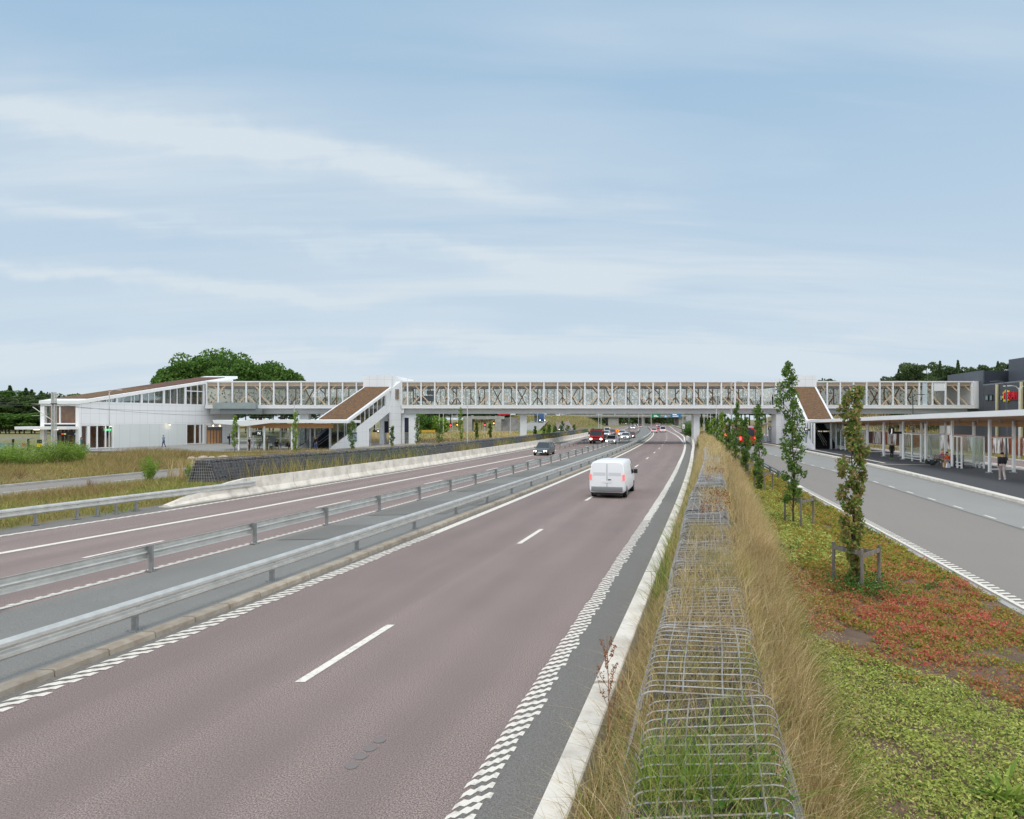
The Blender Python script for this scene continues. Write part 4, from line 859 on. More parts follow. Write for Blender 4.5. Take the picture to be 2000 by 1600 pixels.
for a, b, c in ((1597.5, 1599.5, rgb(240, 240, 240)), (1600, 1602.5, rgb(230, 230, 245)), (1603, 1606, rgb(222, 210, 130)), (1608.5, 1610.5, rgb(240, 240, 240)), (1611, 1616, rgb(200, 210, 200)), (1617, 1620, rgb(190, 160, 70))):
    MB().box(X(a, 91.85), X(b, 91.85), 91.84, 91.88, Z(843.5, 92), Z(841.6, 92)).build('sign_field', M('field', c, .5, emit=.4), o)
# dark stair opening surround
m = MB(); m.box(X(1622, 88), X(1624.5, 88), 87.9, 88.15, .13, 3.9); m.build('door_post', WHITE2, tw2)
# far small shelter beyond the bridge
e = E('bus_shelter', 'small far white roofed bus shelter behind the red bus', 'bus shelter', (X(1505, 116), 116, 0))
MB().box(X(1490, 116), X(1519, 116), 115, 118, Z(828.5, 116), Z(826, 116)).build('roof', WHITE, e)
for p in (1496, 1517): MB().box(X(p, 116)-.1, X(p, 116)+.1, 116, 116.2, .1, Z(828.4, 116)).build('post', WHITE2, e)
MB().box(X(1501, 117), X(1508, 117), 117, 117.1, .2, 3).build('panel', WHITE2, e)
# litter bin, benches
e = E('litter_bin', 'black litter bin with slotted top on the bus platform beside a white post', 'litter bin', (X(1872.3, 54.6), 54.6, .13))
MB().box(-.27, .27, -.27, .27, .05, .86).build('body', BLACK, e, world=False); MB().box(-.29, .29, -.29, .29, .99, 1.06).build('lid', BLACK, e, world=False)
q = MB(); [q.box(a, a+.06, b, b+.06, .86, .99) for a in (-.27, .21) for b in (-.27, .21)]; q.build('frame', BLACK, e, world=False)
MB().box(-.2, -.08, -.285, -.272, .87, .95).build('sticker', M('orange_sticker', rgb(240, 110, 40), .5), e, world=False)
def bench(label, x, y, rz, L=1.8):
    e = E('bench', label, 'bench', (x, y, .13), rz)
    for i in range(4): MB().box(-L/2, L/2, -.05-.11*i, .04-.11*i, .43, .46).build('seat_slat', WOODG, e, world=False)
    for i in range(3): MB().bar((-L/2, .1+.03*i, .58+.13*i), (L/2, .1+.03*i, .58+.13*i), .1, .025, up=(0, 1, .3)).build('back_slat', WOODG, e, world=False)
    for s in (-1, 1):
        q = MB(); q.bar((s*L*.38, -.35, 0), (s*L*.38, -.3, .43), .05); q.bar((s*L*.38, .08, 0), (s*L*.38, .05, .43), .05); q.bar((s*L*.38, .05, .4), (s*L*.38, .2, .95), .05); q.bar((s*L*.38, -.38, .41), (s*L*.38, .08, .41), .05); q.build('frame', BLACK, e, world=False)
    return e
bench('slatted bench under the right canopy with two people leaning back on it', X(1838, 57.5), 57.5, R(-80), 2.2); bench('slatted bench under the right canopy with a person in an orange shirt', X(1855, 55.9), 56.2, R(-80), 1.4)
bench('bench in the left platform shelter with two people in black', X(551, 87.2), 87.4, 0, 3.0)
# ================================================================ SCREEN FENCE AND DARK BUILDING
RUST = M('rusty_steel', rgb(150, 84, 52), .9, rgb(118, 62, 40), 2)
BRN = M('brown_panel', rgb(96, 72, 62), .9, rgb(80, 60, 52), 1.2)
def birch():
    m = M('birch_print_panel', rgb(120, 92, 82), .7); t = m.node_tree; p = t.nodes['Principled BSDF']; co = N(t, 'ShaderNodeTexCoord'); mp = N(t, 'ShaderNodeMapping'); mp.inputs['Scale'].default_value = (1, 3.4, .35); t.links.new(co.outputs['Object'], mp.inputs[0])
    n = N(t, 'ShaderNodeTexNoise'); n.inputs['Scale'].default_value = 1.3; n.inputs['Detail'].default_value = 3; t.links.new(mp.outputs[0], n.inputs[0])
    r = N(t, 'ShaderNodeValToRGB'); e = r.color_ramp.elements; e[0].position = .44; e[0].color = (*rgb(92, 58, 50), 1); e[1].position = .53; e[1].color = (*rgb(226, 222, 220), 1); t.links.new(n.outputs[0], r.inputs[0]); t.links.new(r.outputs[0], p.inputs['Base Color']); return m
BIR = birch()
e = E('screen_fence', 'rust coloured fence with birch trunk pictures and brown panels behind the platform', 'fence', (FN(80), 80, 0))
y = 50.; k = 0; pat = 'bobpbrbobpbobprbobpbobpbobpbob'
while y < 122:
    c = pat[k % len(pat)]; L = {'b': 3.0, 'o': 2.0, 'p': 2.2, 'r': .9}[c]; mt = {'b': BIR, 'o': BRN, 'p': RUST, 'r': RUST}[c]
    MB().bar((FN(y+.04), y+.04, 1.12), (FN(y+L-.04), y+L-.04, 1.12), .06, 1.95).build('panel', mt, e)
    MB().box(FN(y)-.06, FN(y)+.06, y-.035, y+.035, 0, 2.2).build('post', RUST, e); y += L; k += 1
m = MB(); ys2 = list(np.arange(50, 122, 3.)); [m.bar((FN(a), a, 2.22), (FN(b), b, 2.22), .1, .07) for a, b in zip(ys2[:-1], ys2[1:])]; [m.bar((FN(a), a, .12), (FN(b), b, .12), .1, .05) for a, b in zip(ys2[:-1], ys2[1:])]; m.build('rail', RUST, e)
BW = lambda y: 76.5+.2*(y-100)
db = E('dark_building', 'large dark grey clad shop building with stepped roof at the right edge', 'building', (85, 100, 0))
m = MB(); m.hexa([(BW(105.4), 105.4, 0), (BW(70), 70, 0), (140, 70, 0), (140, 105.4, 0)], [(BW(105.4), 105.4, 9.85), (BW(70), 70, 9.85), (140, 70, 9.85), (140, 105.4, 9.85)]); m.build('wall', DCLAD, db)
m = MB(); m.hexa([(BW(117.5), 117.5, 0), (BW(105.42), 105.42, 0), (140, 105.42, 0), (140, 117.5, 0)], [(BW(117.5), 117.5, 12.2), (BW(105.42), 105.42, 12.2), (140, 105.42, 12.2), (140, 117.5, 12.2)]); m.build('rear_wall', DCLADX, db)
m = MB(); m.hexa([(BW(117.6)-.012, 117.6, 0), (BW(105.3)-.012, 105.3, 0), (BW(105.3)+.2, 105.3, 0), (BW(117.6)+.2, 117.6, 0)], [(BW(117.6)-.012, 117.6, 12.3), (BW(105.3)-.012, 105.3, 12.3), (BW(105.3)+.2, 105.3, 12.3), (BW(117.6)+.2, 117.6, 12.3)]); m.build('side_wall', DCLAD, db)
m = MB(); m.hexa([(80.7, 104, 9.86), (77.5, 84, 9.86), (140, 84, 9.86), (140, 104, 9.86)], [(80.7, 104, 13.9), (77.5, 84, 13.9), (140, 84, 13.9), (140, 104, 13.9)]); m.build('upper_block', DCLAD, db)
m = MB(); m.wall((BW(105.3)-.06, 105.3), (BW(70)-.06, 70), 9.75, 9.95, .1); m.build('roof_edge', M('roof_trim', rgb(120, 125, 132), .5), db)
bwy = lambda p: 56.5/((p-1000)/1250.-.2)      # Y on the wall plane for a photo column
for p0, p1 in ((1926.5, 1932), (1935, 1940), (1955.5, 1960)):
    a, b = bwy(p0), bwy(p1); z0, z1 = Z(783, a), Z(771.5, a)
    f = MB().wall((BW(b)-.03, b), (BW(a)-.03, a), z0, z1, .1).build('window', M('window_frame_dark', rgb(44, 46, 50), .5) if 'window_frame_dark' not in MT else MT['window_frame_dark'], db)
    d = (a-b)*.15; MB().wall((BW(b+d)-.16, b+d), (BW(a-d)-.16, a-d), z0+.12, z1-.12, .04).build('pane', M('window_pane', rgb(130, 152, 150), .1) if 'window_pane' not in MT else MT['window_pane'], f)
m = MB(); 
for p in (1950.5, 1998.5):
    y = bwy(p); m = MB(); m.box(BW(y)-.42, BW(y)-.14, y-.14, y+.14, 0, Z(751 if p < 1960 else 746, y)); m.build('pale_post', M('pale_yellow_steel', rgb(206, 196, 160), .6) if 'pale_yellow_steel' not in MT else MT['pale_yellow_steel'], db)
# shop sign: yellow cog disc and red letters
ys_ = bwy(1968.5); wn = Vector((-1, .2, 0)).normalized(); wd = Vector((-.2, -1, 0)).normalized()   # along the wall towards the camera
base = Vector((BW(ys_), ys_, Z(774, ys_)))+wn*.3
def wm(c, dn=0): return Matrix.Translation(c+wn*dn)@Matrix(((wd.x, 0, wn.x, 0), (wd.y, 0, wn.y, 0), (0, 1, 0, 0), (0, 0, 0, 1)))
e = E('shop_sign', 'yellow cog shaped shop sign with red letters on the dark building', 'sign', tuple(base))
m = MB(); cg = []
for i in range(48):
    a = 2*math.pi*i/48; r = 1.0 if (i % 6) in (0, 1, 2) else .80; cg.append((r*math.cos(a), r*math.sin(a)))
m.prism(cg, 'z', -.22, .0); o = m.build('cog', M('sign_cog_yellow', rgb(240, 205, 55), .4), None); o.matrix_world = wm(base); o.parent = e; o.matrix_parent_inverse = e.matrix_world.inverted()
RDL = M('sign_red', rgb(206, 28, 46), .4)
b2 = bwy(1984)-bwy(1961.5)
text('IEKA', 1.5, RDL, e, wm(base+wd*1.1, .06), ext=.07)
m = MB(); m.box(.9, 3.2, -.62, .62, -.2, -.02); o = m.build('letter_backing', M('sign_dark_red', rgb(158, 22, 36), .5)); o.matrix_world = wm(base); o.parent = e; o.matrix_parent_inverse = e.matrix_world.inverted()
# ================================================================ LAMP POSTS, MASTS
def lamp(label, p, Y, y1, kind='single', z0=0, col=None, r=.07, d=1, group=None, y0=None):
    zt = Z(y1, Y); e = E('street_lamp', label, 'street lamp', (X(p, Y), Y, z0), group=group); mt = col or GALV
    MB().tube([(0, 0, 0), (0, 0, zt*.5), (0, 0, zt-z0)], [r*1.25, r, r*.7], 8).build('pole', mt, e, world=False)
    MB().tube([(0, 0, 0), (0, 0, .3)], r*2., 8).build('base', mt, e, world=False)
    for s in ((d,) if kind == 'single' else (-1, 1)):
        q = MB(); q.tube([(0, 0, zt-z0-.25), (s*.35, 0, zt-z0+.12), (s*1.0, 0, zt-z0+.22)], r*.5, 6); q.build('arm', mt, e, world=False)
        MB().hexa([(s*.9, -.14, zt-z0+.14), (s*1.65, -.12, zt-z0+.10), (s*1.65, .12, zt-z0+.10), (s*.9, .14, zt-z0+.14)], [(s*.9, -.14, zt-z0+.24), (s*1.6, -.1, zt-z0+.2), (s*1.6, .1, zt-z0+.2), (s*.9, .14, zt-z0+.24)]).build('lamp_head', mt, e, world=False)
    return e
DKP = M('dark_pole_paint', rgb(62, 66, 70), .5)
lamp('slim lamp pole in front of the white station wall', 213.5, 84, 764, d=1)
lamp('slim lamp pole behind the left platform canopy before the glazed bridge', 575, 98, 783)
lamp('slim lamp pole just behind the dark gabion wall under the bridge', 913, 75, 780, d=-1)
lamp('tall lamp pole standing in the grey median just before the bridge', 1228.5, P(106, -2.6).y, 775, d=-1) if 0 else None
m_ = lamp('tall lamp pole standing on the grey median paving beyond the orange sign', 1228.5, 107+9.8, 765, 'double')
lamp('left one of two lamp poles rising before the bridge among the young trees', 1399, 92, 771, d=1); lamp('right one of two lamp poles rising before the bridge among the young trees', 1428, 96, 748, d=1)
lamp('dark lamp pole with a curved arm rising above the right canopy', 1783, 90, 773, col=DKP, d=1)
lamp('dark lamp pole before the dark building beside the shop sign', 1965.5, 66, 748, col=DKP, d=-1, r=.08); lamp('pale two armed lamp pole before the dark building at the right', 1990.5, 68, 757, 'double', r=.07)
# poles seen under the bridge
k = 0
for p, Y, y1 in ((734, 150, 796), (818, 128, 790), (858, 140, 795), (866, 150, 790), (883, 170, 795), (893, 185, 797), (997, 150, 795), (1050, 170, 793), (1063, 190, 795), (1169, 230, 797), (1174, 240, 797), (1247, 260, 794), (1254, 320, 797), (1256, 380, 799), (1258, 440, 801), (1375, 150, 790), (1382, 175, 792), (1388, 200, 795), (1404, 130, 785), (1420, 160, 790), (1509, 140, 795), (1499, 190, 800)):
    lamp('distant slim grey pole seen beneath the footbridge', p, Y, y1, r=.09, d=random.choice([-1, 1]), group='distant poles beyond the footbridge'); k += 1
# catenary mast and wires at the left
e = E('catenary_mast', 'tall lattice railway mast with insulated bracket at the far left', 'mast', (X(105, 74), 74, 0)); xm = X(105, 74); zt = Z(766, 74)
m = MB(); [m.box(xm+a, xm+a+.09, 74+b, 74.09+b, 0, zt) for a in (-.22, .13) for b in (-.15, .1)]
for i in range(26): z = i*zt/26; m.bar((xm-.18, 73.95, z), (xm+.18, 73.95, z+zt/26), .035) if i % 2 else m.bar((xm+.18, 73.95, z), (xm-.18, 73.95, z+zt/26), .035)
m.build('mast', GALV, e)
m = MB(); m.tube([(xm, 74, Z(791, 74)), (X(62, 74), 74, Z(789, 74))], .035, 6); m.tube([(xm, 74, Z(823, 74)), (X(64, 74), 74, Z(795, 74))], .045, 6); m.tube([(X(62, 74), 74, Z(812, 74)), (X(88, 74), 74, Z(812, 74))], .03, 6); m.build('bracket', GALV, e)
MB().tube([(X(94, 74), 74, Z(817.5, 74)), (X(98, 74), 74, Z(820, 74))], .1, 8).build('insulator', M('brown_insulator', rgb(96, 44, 40), .4), e)
MB().box(xm-.28, xm+.28, 73.85, 74.2, Z(790, 74), Z(788, 74)).build('collar', BLACK, e)
WIRM = M('overhead_wire', rgb(90, 92, 94), .5, metal=.5)
def wire(label, pts, r=.018):
    o = MB().tube(pts, r, 4).build('overhead_wire', WIRM); tag(o, label, 'wire'); return o
def sag(a, b, n=8, s=.5): a = Vector(a); b = Vector(b); return [a.lerp(b, i/n)+Vector((0, 0, -s*4*(i/n)*(1-i/n))) for i in range(n+1)]
wire('upper overhead wire running from the left edge to the mast and past the station hall', sag((-80, 66, 6.9), (xm, 74, Z(789.5, 74)), s=.1)+sag((xm, 74, Z(789.5, 74)), (X(420, 103), 103, Z(812, 103)), s=.3)[1:])
wire('lower overhead wire along the white station wall', sag((-80, 65, 6.6), (X(105, 73), 73, Z(793.5, 73)), s=.05)+sag((X(105, 73), 73, Z(793.5, 73)), (X(400, 100), 100, Z(803, 100)), s=.2)[1:])
for i, (a, b) in enumerate(((796, 803), (800, 809))): wire('overhead railway wires crossing under the footbridge at the left', sag((X(450, 125), 125, Z(a+12, 125)), (X(720, 150), 150, Z(b+3, 150)), s=.3), .03)['group'] = 'railway wires under the footbridge'
# information board, black and yellow column
e = E('information_board', 'dark framed notice board stand with maps at the far left', 'notice board', (X(25, 78), 78, 0)); yb = 78
m = MB(); [m.box(X(p, yb)-.09, X(p, yb)+.09, yb-.08, yb+.08, 0, Z(857.5, yb)) for p in (-3, 25.5, 55.5)]; m.build('post', BLACK, e)
MB().hexa([(X(-25, yb), yb-.5, Z(859, yb)), (X(61, yb), yb-.5, Z(857, yb)), (X(61, yb), yb+.5, Z(857, yb)), (X(-25, yb), yb+.5, Z(859, yb))], [(X(-25, yb), yb-.5, Z(857.6, yb)), (X(61, yb), yb-.5, Z(855.5, yb)), (X(61, yb), yb+.5, Z(855.5, yb)), (X(-25, yb), yb+.5, Z(857.6, yb))]).build('roof', GREYP, e)
for i, (a, b, c) in enumerate(((-6, 9.5, rgb(150, 190, 200)), (12, 24, rgb(180, 188, 170)), (27.5, 41, rgb(200, 204, 206)), (43.5, 54.5, rgb(200, 190, 186)))):
    MB().box(X(a, yb), X(b, yb), yb-.03, yb+.03, Z(876, yb), Z(865, yb)).build('map_sheet', M('map_sheet', c, .5, tuple(x*.72 for x in c), 2.2), e)
MB().box(X(44, yb), X(52, yb), yb-.05, yb-.031, Z(872, yb), Z(866.5, yb)).build('orange_picture', M('orange_print', rgb(206, 110, 80), .6), e)
e = E('marker_column', 'black column with a yellow band beside the station entrance', 'column', (X(75, 84), 84, 0)); h = [0, Z(873, 84), Z(866.5, 84), Z(859, 84)]
for i, mt in enumerate((BLACK, M('safety_yellow', rgb(244, 210, 20), .5), BLACK)): MB().box(X(72, 84), X(78, 84), 84, 84.4, h[i], h[i+1]).build('band', mt, e)
# roundels and signals
e = E('road_sign', 'round orange and yellow warning sign on a slim pole in the median', 'road sign', (X(1205.5, 91), 91, 0)); q = P(91, 0); 
MB().tube([(X(1205.5, 91), 91, 0), (X(1205.5, 91), 91, Z(846, 91))], .035, 6).build('pole', GALV, e)
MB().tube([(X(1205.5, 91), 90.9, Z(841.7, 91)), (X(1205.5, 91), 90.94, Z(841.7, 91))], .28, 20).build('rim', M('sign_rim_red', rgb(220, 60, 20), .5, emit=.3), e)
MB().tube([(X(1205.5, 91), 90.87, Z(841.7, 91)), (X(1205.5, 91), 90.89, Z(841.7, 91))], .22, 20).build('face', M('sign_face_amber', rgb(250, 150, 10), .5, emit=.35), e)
m = MB(); m.bar((X(1204.3, 91), 90.85, Z(843, 91)), (X(1205.5, 91), 90.85, Z(840.4, 91)), .05); m.bar((X(1206, 91), 90.85, Z(843, 91)), (X(1206, 91), 90.85, Z(840.6, 91)), .05); m.build('symbol', BLACK, e)
for p, py, mt, c in ((880, 831, REDL, 'red'), (947, 830, REDL, 'red'), (893, 830, ORNGL, 'amber'), (964.5, 827, ORNGL, 'amber')):
    Y = 170; e = E('railway_signal', 'distant lit %s railway signal %s seen under the bridge' % (c, {880: 'nearest the left stair tower', 947: 'before the grey abutment', 893: 'just right of the first red one', 964.5: 'by the abutment end'}[p]), 'signal', (X(p, Y), Y, 0))
    MB().tube([(X(p, Y), Y, 0), (X(p, Y), Y, Z(py+2, Y))], .09, 6).build('pole', GALV, e); MB().box(X(p, Y)-.28, X(p, Y)+.28, Y, Y+.3, Z(py, Y)-.6, Z(py, Y)+.6).build('housing', BLACK, e); MB().sphere((X(p, Y), Y-.08, Z(py, Y)), .17, (1, .4, 1)).build('lens', mt, e)
# ================================================================ BACKGROUND
def mound(name, mat, xs, ysr, hf):
    v = []; f = []; nx, ny = len(xs), len(ysr)
    for y in ysr:
        for x in xs: v.append((x, y, hf(x, y)))
    for j in range(ny-1):
        for i in range(nx-1): f.append((j*nx+i, j*nx+i+1, (j+1)*nx+i+1, (j+1)*nx+i))
    m = MB(); m.add(v, f); o = m.build(name, mat, fix=False, smooth=True); o['kind'] = 'structure'; return o
sm = lambda t: max(0, min(1, t))**2*(3-2*max(0, min(1, t)))
# bank carrying the crossing road, left of the motorway
def hL(x, y):
    e_ = float(RX(y))-24
    return -.2+5.4*sm((y-215)/110.)*sm((e_-x)/16.)*sm((x+32-(y-215)*-.05)/40.+.2)*(1+.03*math.sin(x*.3)+.03*math.sin(y*.2))
mound('bank', GR2, np.linspace(-80, 70, 80), np.linspace(200, 420, 60), hL)
def hR(x, y):
    e_ = float(RX(y))+34+.1*max(0, y-150)
    return -.2+8*sm((y-170)/110.)*sm((x-e_)/30.)*(1+.04*math.sin(x*.2))
mound('bank', GR2, np.linspace(40, 300, 80), np.linspace(150, 420, 50), hR)
ob = E('road_bridge', 'low grey concrete road bridge crossing the motorway in the far distance', 'road bridge', (85, 400, 0))
MB().box(-120, 128, 398, 412, 5.0, 6.0).build('deck', CONC2, ob); MB().box(-120, 128, 397.6, 398, 5.6, 6.9).build('parapet', CONC2, ob)
MB().box(60, 66.5, 399, 411, -.1, 5.0).build('abutment', CONC2, ob); MB().box(104, 110, 399, 411, -.1, 5.0).build('abutment', CONC2, ob); MB().box(81.4, 83, 400, 410, 0, 5.0).build('pier', CONC2, ob)
RIPR = M('stone_facing', rgb(150, 148, 145), .9, rgb(100, 100, 100), .5, bump=.6, bscale=3)
ab = E('railway_bridge', 'grey stone faced railway bridge abutments and deck behind the red lorry advertisement', 'bridge', (-40, 200, 0)); Yr = 200
MB().box(X(905, Yr), X(922, Yr), Yr, Yr+8, -.1, Z(819, Yr)).build('abutment', CONC2, ab); MB().box(X(967, Yr), X(979, Yr), Yr, Yr+8, -.1, Z(819, Yr)).build('abutment', CONC2, ab)
MB().box(X(905, Yr), X(985, Yr), Yr+.1, Yr+9, Z(819, Yr)+.003, Z(813, Yr)).build('deck', CONC2, ab); MB().hexa([(X(979, Yr), Yr+.5, -.1), (X(1018, Yr), Yr+1, -.1), (X(1018, Yr), Yr+8, -.1), (X(979, Yr), Yr+8, -.1)], [(X(979, Yr), Yr+.5, Z(816, Yr)), (X(1010, Yr), Yr+1, Z(816, Yr)), (X(1010, Yr), Yr+8, Z(816, Yr)), (X(979, Yr), Yr+8, Z(816, Yr))]).build('stone_slope', RIPR, ab)
for i, p in enumerate((930, 939, 948, 957)): MB().box(X(p, Yr), X(p+1.2, Yr), Yr+2, Yr+3, -.1, Z(819, Yr)).build('column', CONC2, ab)
# slip roads on the left
def road_px(name, pts, w, mat):
    m = MB(); c = [Vector(((p-1000)*Y/F, Y, z)) for p, Y, z in pts]; vs = []
    for i, q in enumerate(c):
        d = (c[min(i+1, len(c)-1)]-c[max(0, i-1)]); n = Vector((d.y, -d.x, 0)).normalized()*w/2; vs += [q-n, q+n]
    m.add(vs, [(2*i, 2*i+1, 2*i+3, 2*i+2) for i in range(len(c)-1)]); m.uv = [(v[0], v[1]) for v in m.v]; o = m.build(name, mat, fix=False); o['kind'] = 'structure'
road_px('slip_road', [(1024, 185, .25), (1034, 215, .9), (1046, 250, 2.2), (1056, 290, 3.6), (1066, 330, 5.2), (1080, 395, 6.0)], 7.5, A_bus2)
road_px('slip_road', [(1112, 190, .1), (1104, 235, .7), (1097, 290, 3.6), (1090, 340, 5.4), (1092, 395, 6.0)], 6, A_red)
# sign gantry
e = E('sign_gantry', 'gantry with green and blue direction boards over the far motorway', 'road sign', (96, 385, 0)); Y = 385
for p in (1272, 1334): MB().box(X(p, Y)-.2, X(p, Y)+.2, Y, Y+.4, -.1, 8.3).build('post', GALV, e)
MB().box(X(1272, Y), X(1334, Y), Y+.1, Y+.4, 7.9, 8.3).build('beam', GALV, e)
for a, b, y0, y1, c in ((1273.5, 1290, 809.5, 815.5, rgb(30, 140, 100)), (1297, 1304, 811, 815.5, rgb(90, 150, 200)), (1309.5, 1330, 807, 816, rgb(50, 120, 170))):
    o = MB().box(X(a, Y), X(b, Y), Y-.1, Y+.08, Z(y1, Y), Z(y0, Y)).build('board', M('board_colour', c, .5), e)
    k = 0
    while k < 2: MB().box(X(a+(b-a)*.2, Y), X(a+(b-a)*(.6+.15*k), Y), Y-.14, Y-.11, Z(y0+(y1-y0)*(.36+.36*k), Y), Z(y0+(y1-y0)*(.24+.36*k), Y)).build('writing', MT['sign_white'], o); k += 1
e = E('road_sign', 'small white road sign with a red mark on the right bank beyond the bridge', 'road sign', (X(1335, 165), 165, 0)); MB().tube([(X(1335, 165), 165, 0), (X(1335, 165), 165, Z(829, 165))], .06, 6).build('pole', GALV, e); MB().box(X(1332.8, 165), X(1337.4, 165), 164.9, 164.95, Z(837.5, 165), Z(829, 165)).build('plate', WHITE2, e); MB().box(X(1334.3, 165), X(1335.9, 165), 164.86, 164.89, Z(836, 165), Z(833, 165)).build('red_mark', M('mark_red', rgb(200, 40, 50), .5), e)
e = E('pipe_barrier', 'yellow and white striped low barrier in the dry meadow under the bridge', 'barrier', (X(835, 170), 170, 0)); MB().box(X(818, 150), X(850, 150), 150, 150.2, Z(845, 150), Z(840, 150)).build('yellow_board', M('yellow_board', rgb(214, 170, 50), .6, rgb(190, 150, 60), 1), e); MB().box(X(820, 150), X(848, 150), 149.7, 150.1, Z(853, 150), Z(848, 150)).build('grey_board', CONC2, e)
# boulders on the left verge
for i, (p, py, r) in enumerate(((374, 888, .42), (397, 889, .5), (414, 889, .45), (436, 887, .55), (386, 890, .3))):
    Y = 66; o = MB().sphere((X(p, Y), Y, r*.35), r*.85, (1.25, 1, .75), 10, 7, jit=.1).build('boulder', M('boulder_granite', rgb(190, 170, 155), .85, rgb(160, 145, 132), 2, bump=.4) if 'boulder_granite' not in MT else MT['boulder_granite'], smooth=True)
    tag(o, 'pale pink granite boulder in the dry grass, %s' % ['leftmost of the row', 'second largest in the row', 'third from the left', 'largest at the right end of the row', 'smallest, in front of the others'][i], 'boulder', 'boulders on the left verge')
# ================================================================ PEOPLE
def capsule(mb, p, q, r0, r1, n=10):
    p = Vector(p); q = Vector(q); d = (q-p); L = d.length; d.normalize()
    pts = []; rs = []
    for t in (-.98, -.7, -.3): pts.append(p+d*(t*r0)); rs.append(r0*math.sqrt(max(.01, 1-t*t)))
    for t in (0, .5, 1): pts.append(p.lerp(q, t)); rs.append(r0+(r1-r0)*t)
    for t in (.3, .7, .98): pts.append(q+d*(t*r1)); rs.append(r1*math.sqrt(max(.01, 1-t*t)))
    mb.tube(pts, rs, n)
def person(label, x, y, z, heading, pose, top, legs, hair=(60, 45, 35), skin=(206, 160, 132), shoes=(40, 40, 42), h=1.75, vox=.022, sleeve=1.0, group=None, hood=False, shorts=False, longhair=False, arm='hang'):
    """heading: degrees, 0 faces +Y (away), 180 faces the camera. body is one continuous remeshed surface"""
    k = h/1.75; J = {}
    if pose == 'sit':
        J.update(pel=(0, 0, .50), wai=(0, -.04, .68), che=(0, -.08, .90), nec=(0, -.06, 1.06), hea=(0, -.02, 1.22), kL=(-.12, .46, .52), kR=(.13, .44, .52), aL=(-.14, .60, .09), aR=(.16, .48, .09))
    elif pose == 'bend':
        J.update(pel=(0, 0, .50), wai=(0, .08, .66), che=(0, .24, .80), nec=(0, .36, .90), hea=(0, .46, .98), kL=(-.14, .44, .50), kR=(.14, .44, .50), aL=(-.15, .5, .09), aR=(.16, .42, .09))
    elif pose == 'recline':
        J.update(pel=(0, 0, .48), wai=(0, -.1, .62), che=(0, -.22, .80), nec=(0, -.29, .95), hea=(0, -.30, 1.10), kL=(-.12, .42, .46), kR=(.12, .44, .44), aL=(-.13, .82, .12), aR=(.12, .86, .12))
    elif pose == 'walk':
        J.update(pel=(0, 0, .93), wai=(0, .01, 1.08), che=(0, .02, 1.30), nec=(0, .02, 1.49), hea=(0, .04, 1.63), kL=(-.08, .14, .52), kR=(.08, -.02, .50), aL=(-.06, .22, .09), aR=(.07, -.26, .14))
    else:
        J.update(pel=(0, 0, .94), wai=(0, 0, 1.09), che=(0, 0, 1.31), nec=(0, -.01, 1.50), hea=(0, .02, 1.64), kL=(-.09, .02, .50), kR=(.10, .01, .50), aL=(-.09, -.02, .08), aR=(.11, -.01, .08))
    V_ = {a: Vector(b) for a, b in J.items()}; ch = V_['che']; up = (V_['nec']-ch).normalized()
    sL = ch+up*.11+Vector((-.185, 0, 0)); sR = ch+up*.11+Vector((.185, 0, 0))
    if pose in ('sit', 'bend', 'recline'):
        eL = sL+Vector((-.05, .10, -.24)); eR = sR+Vector((.05, .10, -.24)); hL = eL+Vector((.10, .22, -.03)); hR = eR+Vector((-.10, .22, -.03))
    elif pose == 'walk': eL = sL+Vector((-.05, -.12, -.26)); hL = eL+Vector((0, .02, -.25)); eR = sR+Vector((.05, .08, -.27)); hR = eR+Vector((-.01, .16, -.19))
    elif arm == 'phone': eL = sL+Vector((-.05, .02, -.28)); hL = eL+Vector((.12, .24, .05)); eR = sR+Vector((.05, .02, -.28)); hR = eR+Vector((-.12, .24, .07))
    else: eL = sL+Vector((-.05, -.01, -.28)); hL = eL+Vector((-.01, .06, -.25)); eR = sR+Vector((.05, -.01, -.28)); hR = eR+Vector((.01, .07, -.25))
    B = []   # bones: name, p, q, r0, r1
    hipL = V_['pel']+Vector((-.09, 0, -.02)); hipR = V_['pel']+Vector((.09, 0, -.02))
    B += [('legs', hipL, V_['kL'], .100, .074), ('legs', hipR, V_['kR'], .100, .074), ('shin', V_['kL'], V_['aL'], .070, .058), ('shin', V_['kR'], V_['aR'], .070, .058)]
    for a in ('aL', 'aR'): B.append(('shoes', V_[a]+Vector((0, -.04, -.045)), V_[a]+Vector((0, .15, -.06)), .045, .034))
    for dx in (-.07, 0, .07): B.append(('top', V_['wai']+Vector((dx, 0, 0)), ch+Vector((dx*1.5, 0, .06)), .105, .115))
    for dx in (-.07, .07): B.append(('legs', V_['pel']+Vector((dx, 0, 0)), V_['wai']+Vector((dx*.8, 0, -.03)), .105, .10))
    B += [('top', sL, sR, .075, .075), ('top', sL, eL, .060, .048), ('top', sR, eR, .060, .048), ('fore', eL, hL, .045, .030), ('fore', eR, hR, .045, .030)]
    hd = V_['hea']
    B += [('skin', V_['nec']-up*.03, hd-Vector((0, 0, .05)), .056, .055), ('skin', hd+Vector((0, -.02, .035)), hd+Vector((0, .015, .02)), .098, .088), ('skin', hd+Vector((0, .05, -.06)), hd+Vector((0, .055, -.02)), .052, .06), ('skin', hd+Vector((0, .095, 0)), hd+Vector((0, .112, -.02)), .014, .018)]
    for s in (-1, 1): B.append(('skin', hd+Vector((s*.092, -.01, .02)), hd+Vector((s*.098, -.01, -.015)), .018, .014))
